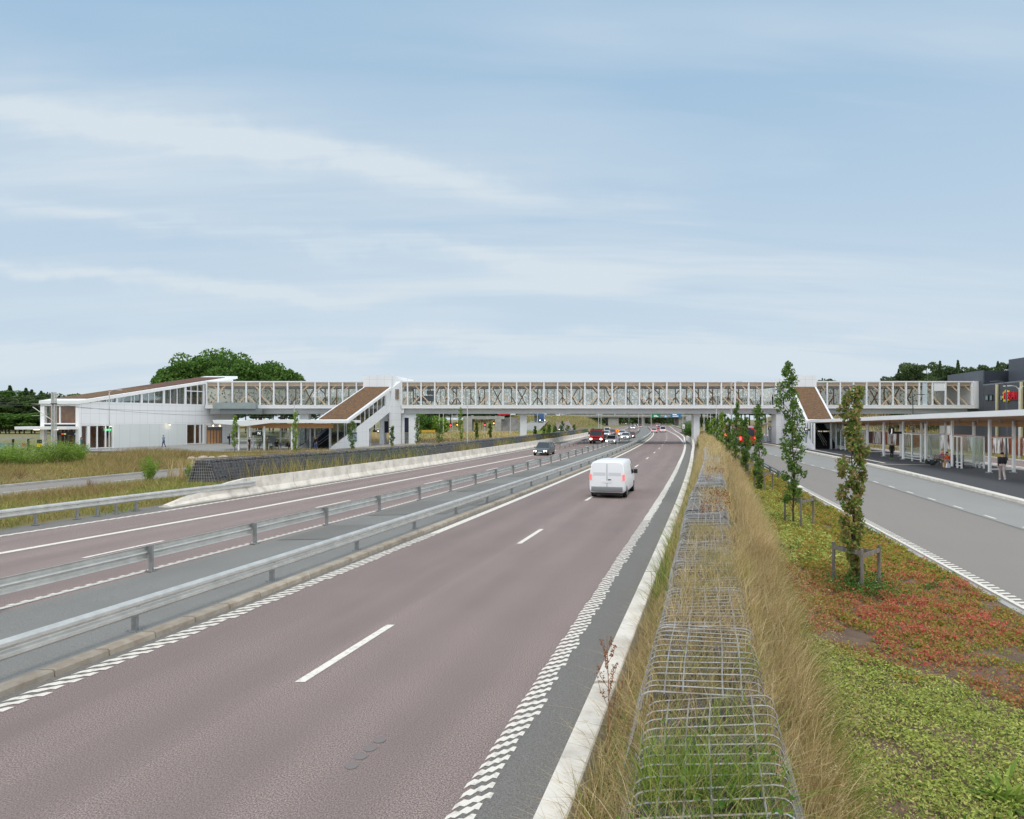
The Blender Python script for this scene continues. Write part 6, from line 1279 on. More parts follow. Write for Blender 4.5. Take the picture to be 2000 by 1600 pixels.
# ground cover: yellow-green close by
p, u, y = bed(190000, .02, 1.02, 4.0, 15, 1.15)
redf = lambda c: (c[:, 1]+rng.normal(size=len(c))*.35 > 10.9-1.9*(c[:, 0]-6.1)+.5*np.sin(c[:, 0]*3)+.3*np.sin(c[:, 0]*8+c[:, 1]*5)) | (c[:, 1] > 13.2)
baref = lambda c: ((c[:, 0]-6.3)/.6)**2+((c[:, 1]-11.9-.2*np.sin(c[:, 0]*3))/.45)**2 < 1+.25*np.sin(c[:, 0]*5+c[:, 1]*4)
red = redf(p); bare = baref(p)
g = p[~red & ~bare & (u > .04)]; v = np.sin(g[:, 0]*4.1+2*np.sin(g[:, 1]*2.3))+np.sin(g[:, 1]*3.7+np.sin(g[:, 0]*3))+.9*rng.normal(size=len(g)); g = g[v > -1.5]
g[:, 2] += .03+np.abs(rng.normal(size=len(g)))*.04+lumps(g, .03); stuff(leaves('ground_cover', g, .050, V_yel, up=.55, asp=.36), 'low yellow green leafy ground cover in the near planting bed', 'ground cover')
g2 = g[rng.random(len(g)) < .12].copy(); g2[:, 2] -= .02; stuff(leaves('ground_cover_shade_leaves', g2, .05, V_drk, up=.3, asp=.5), 'darker green leaves between the yellow green ground cover', 'ground cover')
# bushy red and orange plants: many little mounds
def moundlets(n, u0, u1, y0, y1, pw, r, per, ls, mat, name, lab, thr=-.6, f=.9, h=.8, cond=None):
    c, u_, y_ = bed(n, u0, u1, y0, y1, pw); c = keep(c, f, thr, .6)
    if cond is not None: c = c[cond(c)]
    k = len(c); rr = r*U(.6, 1.3, k); d = rng.normal(size=(k, per, 3)); d /= np.linalg.norm(d, axis=2)[..., None]; d[..., 2] = np.abs(d[..., 2])*h
    q = c[:, None]+d*(rr[:, None]*U(.65, 1.05, (k, per)))[..., None]
    o = leaves(name, q.reshape(-1, 3), ls, mat, up=.25, asp=.5); stuff(o, lab, 'ground cover')
isred = redf
notbare = lambda c: ~baref(c)
moundlets(1500, .14, 1, 8, 20, 1, .17, 60, .05, V_red, 'red_ground_cover', 'bushy red leaved plants along the bus road side of the bed', -1.5, cond=lambda c: isred(c) & notbare(c))
moundlets(1200, .05, 1, 8, 21, 1, .16, 52, .052, V_org, 'orange_ground_cover', 'orange and green plants mixed among the red ones in the bed', -.7, f=1.3, cond=lambda c: isred(c) & notbare(c))
moundlets(190, .4, 1, 10.5, 18, 1, .21, 70, .05, veg('crimson_leaf', [rgb(204, 84, 84), rgb(220, 120, 104), rgb(186, 66, 78), rgb(210, 140, 104), rgb(170, 150, 80)], .35), 'red_ground_cover', 'brighter pinkish red mounds of plants nearest the bus road kerb', -.5, h=1.1, cond=notbare)
moundlets(1700, .3, 1, 17, 42, 1.1, .2, 40, .085, V_org, 'orange_ground_cover', 'orange tinted carpet of plants beyond the second tree', -1.8, f=.5)
moundlets(1700, .0, .62, 18, 40, 1.1, .2, 40, .085, V_yel, 'ground_cover', 'light yellow green carpet of plants before the second tree', -1.2, f=.5)
moundlets(500, .0, 1, 14, 44, 1, .2, 40, .09, V_drk, 'green_ground_cover', 'deeper green patches of low plants around the trees', .4, f=.7)
moundlets(260, .2, 1, 16, 44, 1, .2, 40, .08, V_red, 'red_ground_cover', 'scattered red plants among the carpet farther along the bed', .7, f=.6)
moundlets(2200, .0, 1, 42, 108, 1, .32, 26, .2, V_org, 'far_ground_cover', 'olive and orange plants between the far trees and the bus road', -1.5, f=.3)
# small weeds and grass in the bed
p, u, y = bed(2600, 0, 1, 5, 16); p = keep(p, .6, .6, .3); stuff(blades('bed_weeds', p, U(.08, .3, len(p)), .008, (0, 0), V_grn), 'thin green weeds growing through the planting bed', 'weeds')
# ---- the tall dry grass right of the gabion
def zf(y, o): return np.full(len(y), .3)
p = rp(13000, 10.78, lambda v: np.interp(v, [3, 8, 14], [11.2, 11.28, 11.4]), 2.2, 16.5, 1.0, lambda y, o: .30-.12*(o-10.8)); p = p[rng.random(len(p)) < .35+.65*(np.sin(p[:, 1]*2.3+np.sin(p[:, 0]*4))*.5+.5)]; h = U(.30, .9, len(p))*np.interp(p[:, 1], [1, 6, 12], [.9, 1., 1.15])
stuff(blades('tall_dry_grass', p, h, .0065, (.16, -.1), V_dry, prof=(.9, .6, 1.15), spread=.34), 'tall straw coloured grass leaning over the right side of the near gabion', 'grass')
p = rp(9000, 10.95, lambda v: np.interp(v, [3, 14], [11.4, 11.6]), 2.2, 17, 1.0, zf); stuff(blades('mixed_grass', p, U(.3, .65, len(p)), .007, (.16, -.1), V_dryg, spread=.35), 'olive stems mixed into the tall straw coloured grass', 'grass')
p = rp(16000, 10.8, 11.6, 2.2, 17, 1.0, zf); stuff(blades('green_grass', p, U(.2, .5, len(p)), .009, (.15, -.05), V_grn, spread=.5), 'green grass at the foot of the tall dry grass', 'grass')
p = rp(30000, 10.8, lambda v: np.interp(v, [16, 30, 45], [11.4, 11.45, 11.6]), 16, 46, 1.1, lambda y, o: .3-.12*(o-10.8)); stuff(blades('tall_dry_grass', p, U(.55, 1.1, len(p)), .012, (.14, -.05), V_dry, prof=(.9, .8, 1.1), spread=.25), 'straw coloured grass band following the gabion towards the bridge', 'grass')
p = rp(24000, 9.0, 12.6, 44, 128, .9, lambda y, o: .2+1.0*np.exp(-((o-10.2)/1.0)**2)); stuff(blades('tall_dry_grass', p, U(.6, 1.15, len(p)), .03, (.12, 0), V_dry, spread=.3), 'straw coloured grass ridge running up to the bridge pier', 'grass')
p = rp(4000, 9.0, 13, 50, 128, .9, lambda y, o: .2+.8*np.exp(-((o-10.2)/1.0)**2)); stuff(blades('green_grass', p, U(.5, 1.1, len(p)), .04, (.1, 0), V_grn, spread=.3), 'green stems in the far straw coloured ridge', 'grass')
p = rp(2600, 10.95, 11.8, 2.4, 16, 1.0, zf); p[:, 2] += U(.5, .95, len(p)); p[:, 0] += .15; p = np.repeat(p, 4, 0)+rng.normal(size=(len(p)*4, 3))*np.array([.012, .012, .035]); stuff(leaves('seed_heads', p, .022, V_dry, asp=.35), 'pale seed heads above the tall straw coloured grass', 'grass')
# ---- between barrier and gabion
p = rp(15000, 8.98, 9.75, 2.2, 15, .9, .60); p = keep(p, .8, -1.2, .5); stuff(blades('dry_grass', p, U(.15, .58, len(p)), .006, (.05, -.1), V_dry, prof=(1, .8, .9), spread=.7), 'dry grass between the white barrier and the gabion', 'grass')
p = rp(5500, 9.05, 9.9, 2.2, 14, .9, .60); p = keep(p, .9, .1, .4); stuff(blades('green_grass', p, U(.15, .5, len(p)), .011, (-.1, -.05), V_grn, spread=.5), 'green grass tufts between the white barrier and the gabion', 'grass')
p = rp(24000, 8.98, 9.6, 15, 64, 1.2, .60); stuff(blades('dry_grass', p, U(.35, .85, len(p))*np.interp(p[:, 1], [12, 40], [.8, 1.25]), .012, (.0, 0), V_dry, spread=.35), 'dry straw coloured grass hanging over the white barrier farther on', 'grass')
p = rp(2600, 8.9, 9.5, 12, 50, 1.1, .6); stuff(blades('green_grass', p, U(.4, .9, len(p)), .02, (-.1, 0), V_grn, spread=.4), 'green grass behind the white barrier farther on', 'grass')
p = rp(9000, 9.05, 9.7, 2.6, 10, 1, .42); p = keep(p, 1.1, .2, .4); p[:, 2] += U(0, .35, len(p)); stuff(leaves('herb_leaves', p, .05, V_drk, asp=.8), 'broad green herb leaves beside the gabion wires', 'herbs')
p = rp(1500, 9.2, 9.75, 3.4, 10, 1, .7); p = keep(p, 1.4, .6, .4); p[:, 2] += U(0, .35, len(p)); stuff(leaves('red_herb_leaves', p, .045, V_red, asp=.8), 'small reddened herb leaves beside the gabion wires', 'herbs')
# ---- on the gabion
zg = lambda y, o: np.full(len(y), 1.3)
p = rp(36000, 9.5, 10.66, 2.3, 17, 1.0, lambda y, o: np.full(len(y), 1.36)); stuff(blades('thatch', p, U(.08, .2, len(p)), .006, (.0, 0), V_tha, spread=1.6), 'withered thatch lying on the soil inside the near gabion', 'grass')
p = rp(12000, 9.5, 10.7, 2.3, 17, 1.0, zg); p = keep(p, .75, -.3, .4); stuff(blades('gabion_grass', p, U(.22, .55, len(p)), .0055, (.05, -.1), V_dry, spread=.6), 'thin mixed grass growing up through the near gabion', 'grass')
p = rp(3600, 9.7, 10.6, 3, 10, 1.0, zg); p = keep(p, 1.0, .6, .3); stuff(blades('gabion_green_grass', p, U(.28, .55, len(p)), .009, (0, -.05), V_grn, spread=.45), 'bright green grass tufts growing up through the near gabion', 'grass')
p = rp(6500, 9.55, 10.6, 15, 50, .8, zg); p = keep(p, .5, .0, .4); stuff(blades('gabion_grass', p, U(.3, .7, len(p)), .015, (0, 0), V_dry, spread=.5), 'dry grass and stems on top of the far part of the near gabion', 'grass')
p = rp(900, 9.6, 10.6, 12, 40, .9, zg); p = keep(p, .8, .8, .4); stuff(blades('gabion_green_grass', p, U(.25, .5, len(p)), .02, (0, 0), V_grn, spread=.5), 'green grass tufts on top of the far part of the near gabion', 'grass')
p = rp(9000, 9.65, 10.5, 14, 38, 1, lambda y, o: np.full(len(y), 1.55)); p = keep(p, .9, 1.0, .4); p[:, 2] += U(0, .3, len(p)); stuff(leaves('brown_seed_heads', p, .045, V_brn, asp=.7), 'brown withered flower heads on the gabion', 'herbs')
p = rp(3400, 9.5, 10.7, 7.4, 12.6, 1., zg); p = p[rng.random(len(p)) < np.clip(1.4-np.abs(p[:, 1]-10)*.5, 0, 1)]; stuff(blades('gabion_dry_clump', p, U(.25, .6, len(p)), .007, (.1, -.15), V_dry, spread=.5), 'thick straw coloured clump burying the wires of the near gabion', 'grass')
p = rp(5200, 9.6, 10.6, 4.6, 7.2, 1., zg); p = keep(p, 1.3, .1, .3); stuff(blades('gabion_lush_grass', p, U(.3, .62, len(p)), .009, (.05, -.1), V_grn, spread=.5), 'lush green grass clump standing in the near gabion', 'grass')
p = rp(3500, 9.5, 10.7, 2.4, 9, 1., lambda y, o: np.full(len(y), 1.45)); p = keep(p, 1.1, .7, .3); p[:, 2] += U(0, .2, len(p)); stuff(leaves('gabion_herbs', p, .045, V_drk, asp=.8), 'small green herbs between the gabion wires', 'herbs')
p = rp(7000, 9.45, 10.75, 2.3, 17, 1., zg); p = keep(p, 1.6, .2, .4); stuff(blades('gabion_olive_grass', p, U(.3, .6, len(p)), .007, (.05, -.1), V_dryg, spread=.55), 'olive grass clumps spilling over the wires of the near gabion', 'grass')
# ---- left verges
mz = lambda y, o: np.zeros(len(y))
p = rp(42000, -27.0, lambda v: -16.6 if v < 31 else -16.2, 14, 46, 1.0, mz); stuff(blades('verge_grass', p, U(.12, .42, len(p)), .022, (0, 0), V_dryg, spread=.6), 'short mixed grass between the service road and the left guard rail', 'grass')
p = rp(9000, -27.0, -16.8, 18, 46, 1.0, mz); p = keep(p, .45, .1, .4); stuff(blades('verge_green_grass', p, U(.15, .5, len(p)), .03, (0, 0), V_grn, spread=.6), 'green grass tufts between the service road and the left guard rail', 'grass')
p = rp(11000, -26.0, -22.4, 20, 46, 1.0, mz); p = keep(p, .3, .4, .4); stuff(blades('verge_dry_grass', p, U(.25, .65, len(p)), .022, (.1, 0), V_mea, spread=.5), 'taller dry grass along the service road', 'grass')
p = rp(52000, -60, -33.0, 26, 90, 1.0, mz); p = p[(p[:, 1] < 82)]; bo = (np.abs(p[:, 1]-63.5) < 3.5) & (p[:, 0] > -34) & (p[:, 0] < -28.5); p = p[~bo]; p = keep(p, .22, -1.0, .6); hh = np.interp(p[:, 1], [26, 45, 60], [.5, .75, 1.])*(1+.45*np.sin(p[:, 0]*.35+p[:, 1]*.22)); stuff(blades('meadow_grass', p, U(.22, .8, len(p))*hh, .035, (.3, 0), V_mea, spread=.55), 'tall dry meadow grass before the station hall', 'grass')
p = rp(42000, -58, -33.0, 26, 80, 1.0, mz); p = keep(p, .16, -.8, .6); stuff(blades('meadow_green_grass', p, U(.12, .42, len(p)), .04, (.1, 0), V_dryg, spread=.6), 'olive green patches in the meadow before the station hall', 'grass')
p = rp(15000, lambda v: gl(v)-4.5, lambda v: gl(v)+.2, 44, 105, 1.0, lambda y, o: np.full(len(y), .0)); p[:, 2] = np.where(rng.random(len(p)) < .5, 0, 0); h = U(.5, 1.9, len(p)); stuff(blades('verge_grass', p, h, .04, (0, 0), V_dry, spread=.25), 'dry grass standing behind the dark gabion', 'grass')
p = rp(9000, lambda v: gl(v)+.75, lambda v: lb(v)-.35, 40, 150, 1.0, mz); p = keep(p, .35, .2, .4); stuff(blades('verge_grass', p, U(.6, 1.9, len(p)), .035, (0, 0), V_dryg, spread=.2), 'grass and weeds growing up between the dark gabion and the concrete barrier', 'grass')
p = rp(9000, lambda v: gl(v)+.8, lambda v: lb(v)-.3, 44, 165, 1.0, mz); p = keep(p, .33, .9, .3); p[:, 2] += U(.3, 1.7, len(p)); stuff(leaves('weed_leaves', p, .12, V_drk, asp=.6), 'leafy weeds in front of the dark gabion', 'weeds')
p = rp(2500, lambda v: gl(v)+.8, lambda v: lb(v)-.3, 44, 165, 1.0, mz); p = keep(p, .4, 1.2, .3); p[:, 2] += U(.5, 1.9, len(p)); stuff(leaves('yellow_flowers', p, .09, veg('tansy_flower', [rgb(200, 170, 60), rgb(170, 150, 70)], .1), asp=.9), 'yellow flower heads in front of the dark gabion', 'weeds')
p = rp(900, -16.5, -15.6, 20, 36, 1.0, mz); p = keep(p, .9, .6, .3); stuff(blades('roadside_grass', p, U(.08, .25, len(p)), .03, (0, 0), V_grn, spread=.8), 'small green tufts at the foot of the left guard rail', 'grass')
# meadow beyond the bridge: dry with green bands
def field(n, x0, x1, y0, y1, h0, h1, w, mat, name, lab, f=.1, thr=-9, z=0.):
    p = np.stack([U(x0, x1, n), U(y0, y1, n), np.full(n, z)], 1); o_ = (p[:, 0]-RX(p[:, 1])); p = p[(o_ < -17.5) | (o_ > 34)]; p = keep(p, f, thr, .4); stuff(blades(name, p, U(h0, h1, len(p)), w, (0, 0), mat, spread=.4), lab, 'grass')
field(42000, -45, 12, 112, 190, .4, 1.0, .12, V_dry, 'meadow_grass', 'dry yellow meadow under and behind the footbridge')
field(9000, -45, 12, 128, 185, .6, 1.7, .14, V_wil, 'reed_grass', 'green band of reeds in the meadow behind the footbridge', .06, .7)
n = 26000; p = np.stack([U(-75, 60, n), U(205, 400, n), np.zeros(n)], 1); p[:, 2] = [hL(a, b)-.1 for a, b in p[:, :2]]; p = p[(p[:, 2] > .3)]; stuff(blades('bank_grass', p, U(.4, 1.2, len(p)), .2, (0, 0), V_dryg, spread=.4), 'olive and brown grass on the bank left of the motorway', 'grass')
n = 26000; p = np.stack([U(48, 170, n), U(160, 330, n), np.zeros(n)], 1); p[:, 2] = [hR(a, b)-.1 for a, b in p[:, :2]]; p = p[(p[:, 2] > .1)]; stuff(blades('bank_grass', p, U(.4, 1.3, len(p)), .2, (0, 0), V_dry, spread=.4), 'brown grass on the bank right of the motorway', 'grass')
field(9000, 52, 60, 50, 112, .1, .4, .04, V_dryg, 'verge_grass', 'narrow grass verge along the rust coloured fence', .1)
for q in [q for q in C.objects if q.get('label') == 'narrow grass verge along the rust coloured fence']:
    pass
# ================================================================ YOUNG COLUMNAR OAKS
def oak(label, x, y, h, w, mat, n=2600, ls=.085, stakes=True, z0=.08, lean=0., bare=.0, seed=1, tops=1, kind='oak', group='young oaks along the planting bed', top_lean=0.):
    r_ = np.random.default_rng(seed); e = E('young_oak', label, 'tree', (x, y, z0), 0, group); pts = []; rs = []
    for i in range(10): t = i/9; pts.append((lean*h*t+.03*math.sin(i*1.3+seed), .03*math.cos(i*1.7+seed), h*t*.97)); rs.append(.035*(1-t*.85)*max(1, w))
    m = MB(); m.tube(pts, rs, 7); m.build('trunk', BARK, e, world=False)
    m = MB(); cl = []; nc = int(26+h*8)
    for i in range(nc):
        t = max(0.03, bare)+(1-max(.03, bare))*(i+r_.uniform(-.4, .4))/nc; t = min(max(t, .02), .995); a = r_.uniform(0, 6.28)
        prof = (.35+.65*math.sin(min(1, t*1.5)*1.57))*(1.0-.45*max(0, t-.55)/.45)*(.7+.5*abs(math.sin(t*9+seed)))
        rr = w*.5*prof*r_.uniform(.25, 1.0); c = Vector((lean*h*t+top_lean*max(0, t-.6)*h+rr*math.cos(a), rr*math.sin(a), h*t)); k = Vector((lean*h*t, 0, max(.05, h*t-rr*1.6)))
        m.tube([k, (k+c)/2+Vector((0, 0, .02)), c], [.012, .009, .004], 4, cap=False); cl.append((c, .07+.10*w*r_.uniform(.4, 1.3)))
    m.build('limbs', BARK, e, world=False)
    per = n//nc; P_ = []
    for c, s in cl: d = r_.normal(size=(per, 3)); d /= np.linalg.norm(d, axis=1)[:, None]; P_.append(np.array(c)+d*(s*r_.uniform(.3, 1, per)**.6)[:, None]*np.array([1, 1, 1.35]))
    o = leaves('crown', np.concatenate(P_), ls, mat, e, asp=.62)
    return e
def stake(label, x, y, w=.52, h=1.2, z0=.08, rot=0):
    e = E('tree_stake_frame', label, 'tree support', (x, y, z0), rot, 'stake frames around the young oaks'); c = [(-w, -.28), (w, -.1), (-.12*w, .50), ]; c = [(-w*.7, .42), (-w*.28, -.48), (w*1.05, .02)]
    for a, b in c: MB().tube([(a, b, -.05), (a*1.01, b, h)], [.045, .038], 8).build('stake', WOODG, e, world=False)
    for i in range(3):
        (a, b), (c1, d) = c[i], c[(i+1) % 3]; MB().bar((a*1.08, b*1.08, h-.14-.02*i), (c1*1.08, d*1.08, h-.10-.02*i), .022, .10).build('strap_board', WOODG, e, world=False)
    return e
OAK = [(1665, 15.7, 5.0, .68, V_oakb, 0.006, 0, 9, 'nearest young oak with brown and green leaves, inside the first stake frame'), (1551, 24.5, 6.35, .98, V_oak, -.012, -.12, 4, 'tall green young oak with a bent thin top, second from the camera'),
 (1482, 36.6, 5.0, .85, V_oak, 0, 0, 3, 'third young oak from the camera, dense green, inside its stake frame'), (1455, 44, 4.3, .8, V_oak, 0, 0, 6, 'fourth young oak from the camera, shorter than its neighbours'),
 (1438, 52.5, 5.5, .95, V_oak, .0, 0, 7, 'fifth young oak from the camera, tall and narrow before the bridge glass'), (1424, 61, 4.3, .95, V_oak, 0, 0, 5, 'sixth young oak from the camera in front of the far red bus'),
 (1410, 70, 4.9, .9, V_wil, 0, 0, 8, 'seventh young oak from the camera, lighter green'), (1401, 78, 4.2, .8, V_oak, 0, 0, 2, 'eighth young oak from the camera beside the thin lamp pole'), (1391, 89, 4.2, 1.05, V_wil, 0, 0, 1, 'ninth young oak from the camera, yellowish green'), (1382, 100, 4.1, 1.0, V_oak, 0, 0, 10, 'farthest young oak of the row, nearest the bridge pier')]
for i, (p, Y, h, w, mt, ln, tl, sd_, lab) in enumerate(OAK):
    oak(lab, X(p, Y), Y, h, w, mt, n=[5000, 4400, 3200, 3200, 3200, 2600, 2400, 2000, 1800, 1600][i], ls=[.095, .10, .11, .12, .12, .14, .15, .16, .18, .2][i], lean=ln, seed=sd_, top_lean=tl, bare=[.0, .17, .0, .1, .02, .1, .1, .1, .1, .1][i])
for p, Y, l in ((1674, 15.7, 'nearest grey wooden stake frame around the brown leaved young oak'), (1561, 24.6, 'second grey wooden stake frame around the tall green young oak'), (1491, 36.6, 'third grey wooden stake frame around the dense green oak'), (1462, 44, 'fourth grey wooden stake frame, in the bed beside the railing'), (1444, 52.5, 'fifth grey wooden stake frame among the young oaks'), (1428, 61, 'sixth, farthest visible grey wooden stake frame')): stake(l, X(p, Y), Y, h=1.12 if Y < 20 else 1.25)
# green weeds round the first tree
c = np.array([X(1668, 15.6), 15.4, .1]); q = rng.normal(size=(5200, 3))*np.array([.42, .38, .16]); q[:, 2] = np.abs(q[:, 2]); stuff(leaves('weeds', c+q, .055, V_drk, asp=.5), 'green weeds with tiny white flowers around the nearest tree stakes', 'weeds')
q = rng.normal(size=(40, 3))*np.array([.4, .35, .2]); q[:, 2] = np.abs(q[:, 2])+.1; stuff(leaves('weed_flowers', c+q, .03, WHITE2, asp=.9), 'tiny white flowers around the nearest tree stakes', 'weeds')
c = np.array([X(1975, 6.9)-.1, 6.9, .1]); 
p = np.repeat(c[None], 90, 0)+rng.normal(size=(90, 3))*np.array([.10, .08, 0]); tag(blades('broad_leaved_weed', p, U(.15, .34, 90), .055, (0, 0), V_grn, spread=.9, prof=(.5, 1.2, 1.0)), 'bright green broad leaved weed at the lower right corner', 'plant')
# withered dock stem beside the barrier
def stem(label, x, y, z0, h, mat, n=9, lf=260, ls=.02, spread=.16):
    e = E('withered_stem', label, 'plant', (x, y, z0)); m = MB(); m.tube([(0, 0, 0), (.02, 0, h*.5), (0, .02, h)], [.006, .005, .002], 5); pts = []
    for i in range(n):
        t = .45+.5*i/n; a = i*2.4; l = spread*(1.25-t); p0 = Vector((.01, 0, h*t)); p1 = p0+Vector((math.cos(a)*l, math.sin(a)*l, l*2.1)); m.tube([p0, (p0+p1)/2+Vector((math.cos(a)*l*.2, 0, 0)), p1], [.003, .003, .001], 4)
        for k in range(lf//n): s = random.random(); pts.append(tuple(p0.lerp(p1, .3+.7*s)+Vector([random.gauss(0, .012) for _ in range(3)])))
    m.build('stem', V_brn, e, world=False); leaves('seed_heads', np.array(pts), ls, V_brn, e, asp=.7)['kind'] = 'stuff'
q = P(7.15, 9.0); stem('tall withered brown dock stem standing before the white barrier', X(1186, 6.9), 6.9, .45, 1.5, V_brn, 11, 420, .022, .2)
for i, (p, py, Y) in enumerate(((1075, 1440, 5.4), (1110, 1440, 5.6), (985, 1560, 4.6), (1150, 1330, 6.1))): pass
# ================================================================ TREES BEHIND THE LEFT GABION
LT = [(458, 80, 812, 12, 'slender tree with loose leaves at the left end of the white canopy'), (577, 76, 804, 13, 'slender green tree before the middle of the left canopy'), (688, 84, 822, 17, 'slender dense tree before the left stair flank'), (766, 90, 833, 9, 'thin grey green tree before the left stair tower'), (816, 92, 808, 12, 'slender dark tree beside the lift door of the left tower'), (859, 98, 822, 20, 'stout dark green column tree in front of the dry meadow'), (900, 95, 797, 12, 'slender yellowish tree just left of the slim lamp pole'), (931, 110, 826, 8, 'small thin tree before the green reeds'), (958, 118, 827, 9, 'thin young tree right of the small one, before the railway bridge'), (1045, 128, 833, 7, 'young tree right of the white pier'), (1072, 134, 830, 9, 'second dark young tree right of the white pier'), (1084, 142, 832, 8, 'young tree on the foot of the bank'), (1098, 150, 823, 9, 'dark young tree before the slip road'), (1109, 156, 831, 8, 'dark young tree at the end of the left row'), (1121, 164, 830, 8, 'last young tree of the left row behind the gabion'), (1063, 136, 832, 6, 'thin pale young tree between two dark ones')]
for i, (p, Y, py, wp, l) in enumerate(LT): oak(l, X(p, Y), Y, Z(py, Y), wp*Y/1250*1.15, V_wil if i in (0, 1, 6, 7, 8, 15) else V_oak, n=1300, ls=.15 if Y < 100 else .2, seed=30+i, bare=.2 if i == 0 else .02, group='young trees behind the dark gabion', z0=0)
# ================================================================ BUSHES
def bush(label, x, y, r, h, mat, n=3000, ls=.1, name='bush', up=.6, group=None):
    e = E(name, label, 'bush', (x, y, 0), 0, group); m = MB(); cl = []; ns = max(8, int(r*14))
    for i in range(ns):
        a = random.uniform(0, 6.28); k = random.random()**.6*r; tp = Vector((math.cos(a)*k, math.sin(a)*k*.8, h*random.uniform(.6, 1)*(1-.3*(k/r)**2))); m.tube([(tp.x*.15, tp.y*.15, 0), tp*.55, tp], [.012, .009, .004], 4, cap=False)
        for t in np.linspace(.3, 1, 8): cl.append(tuple(Vector((tp.x*.15, tp.y*.15, 0)).lerp(tp, t)))
    m.build('stems', BARK, e, world=False); cl = np.array(cl); idx = rng.integers(0, len(cl), n); leaves('foliage', cl[idx]+rng.normal(size=(n, 3))*np.array([.09, .09, .1])*max(1, r), ls, mat, e, asp=.4); return e
bush('loose yellow green bush standing at the service road edge', X(288, 43.5), 43.5, .95, 1.95, V_wil, 3400, .095); bush('small leafy sapling at the end of the dark gabion', X(371, 44), 44, .35, 1.7, V_wil, 700, .10)
for i, (p, Y, r, h) in enumerate(((-8, 58, 2.2, 1.9), (22, 60, 2.2, 2.0), (52, 58, 2.0, 2.1), (80, 60, 2.2, 2.5), (108, 61, 1.8, 2.2), (134, 62, 1.8, 2.3), (152, 64, 1.3, 2.0))): bush(['fresh green willow bush cut by the left edge of the photo', 'fresh green willow bush below the notice board stand', 'fresh green willow bush before the yellow marker column', 'fresh green willow bush before the station entrance, tallest', 'fresh green willow bush at the foot of the railway mast', 'fresh green willow bush below the hall corner', 'fresh green willow bush at the right end of the thicket'][i], X(p, Y), Y, r, h, V_wil, 3000, .13, group='willow bushes before the station')
for i, (p, Y) in enumerate(((40, 46), (190, 72), (236, 74), (365, 66), (175, 38))): bush(['brown withered bush low in the meadow at the far left', 'brown withered bush before the timber lined window', 'brown withered bush before the pale station wall', 'brown withered bush left of the entrance doors', 'brown withered bush between service road and guard rail'][i], X(p, Y), Y, .6 if Y > 40 else .4, 1.2 if Y > 50 else .8, V_brn, 500, .05)
# ================================================================ BIG TREES
def crownmesh(name, seed, nl, ls, mat, rx, rz_, flat=1., lump=22, lz=.32):
    r_ = np.random.default_rng(seed); c = r_.normal(size=(lump, 3)); c /= np.linalg.norm(c, axis=1)[:, None]; c *= r_.uniform(.45, .8, (lump, 1)); c = c*np.array([rx, rx, rz_])
    s = r_.uniform(.7, 1.25, lump)*lz*rx; k = r_.integers(0, lump, nl); d = r_.normal(size=(nl, 3)); d /= np.linalg.norm(d, axis=1)[:, None]
    return c[k]+d*(s[k]*r_.uniform(.45, 1.05, nl)**.5)[:, None]*np.array([1, 1, .8])
def bigtree(label, x, y, h, rx, rz_, mat, seed, nl=7000, ls=.5, cz=None, name='deciduous_tree', group=None, z0=0, lump=22):
    cz = h-rz_ if cz is None else cz; e = E(name, label, 'tree', (x, y, z0), 0, group); m = MB(); m.tube([(0, 0, -.3), (.1, 0, cz*.6), (0, .1, cz+rz_*.3)], [.03*h, .022*h, .01*h], 8)
    for i in range(7): a = i*.9+seed; m.tube([(0, 0, cz*(.5+.07*i)), (math.cos(a)*rx*.3, math.sin(a)*rx*.3, cz+.0*rz_), (math.cos(a)*rx*.62, math.sin(a)*rx*.62, cz+rz_*.25*math.sin(i))], [.011*h, .008*h, .003*h], 5)
    m.build('trunk', BARK, e, world=False); p = crownmesh('c', seed, nl, ls, mat, rx, rz_, lump=lump)+np.array([0, 0, cz]); p[:, 2] = np.maximum(p[:, 2], .3); leaves('crown', p, ls, mat, e, asp=.7); return e
def at_top(p, py, Y): return X(p, Y), Y, Z(py, Y)
for i, (p, py, Y, r, l) in enumerate(((365, 690, 150, 7.0, 'broad green tree behind the station hall roof, left part of the dome'), (412, 680, 155, 9.0, 'largest broad green tree behind the station hall, top of the dome'), (462, 686, 150, 8, 'broad green tree right of the dome top above the bridge'), (508, 698, 152, 7.5, 'broad green tree over the glazed bridge, farther right'), (550, 716, 150, 6.0, 'broad green tree at the right end of the dome'), (335, 712, 150, 4.6, 'small green tree at the left end of the dome'))):
    x, y, z = at_top(p, py, Y); bigtree(l, x, y, z, r, r*.95, V_dec, 50+i, 17000, .62, group='broad trees behind the station', lump=60)
# conifer for the hill and the right side
def conifer(seed, h, r, nl, ls, mat, pine=False):
    r_ = np.random.default_rng(seed); 
    if pine:
        k = 16; c = np.stack([r_.normal(size=k)*r*.42, r_.normal(size=k)*r*.42, h*r_.uniform(.45, .95, k)], 1); s = r*r_.uniform(.3, .5, k); q = r_.integers(0, k, nl); d = r_.normal(size=(nl, 3)); d /= np.linalg.norm(d, axis=1)[:, None]; return c[q]+d*(s[q]*r_.uniform(.4, 1, nl)**.5)[:, None]*np.array([1, 1, .55])
    t = r_.random(nl)**.8; lay = (t*16).astype(int)/16.; a = r_.uniform(0, 6.28, nl); R_ = r*(1-t)**.85*(.55+.45*np.sin(a*5+lay*30))*r_.uniform(.3, 1, nl)**.5
    return np.stack([np.cos(a)*R_, np.sin(a)*R_, h*(.08+.92*t)-R_*.25], 1)
PROT = {}
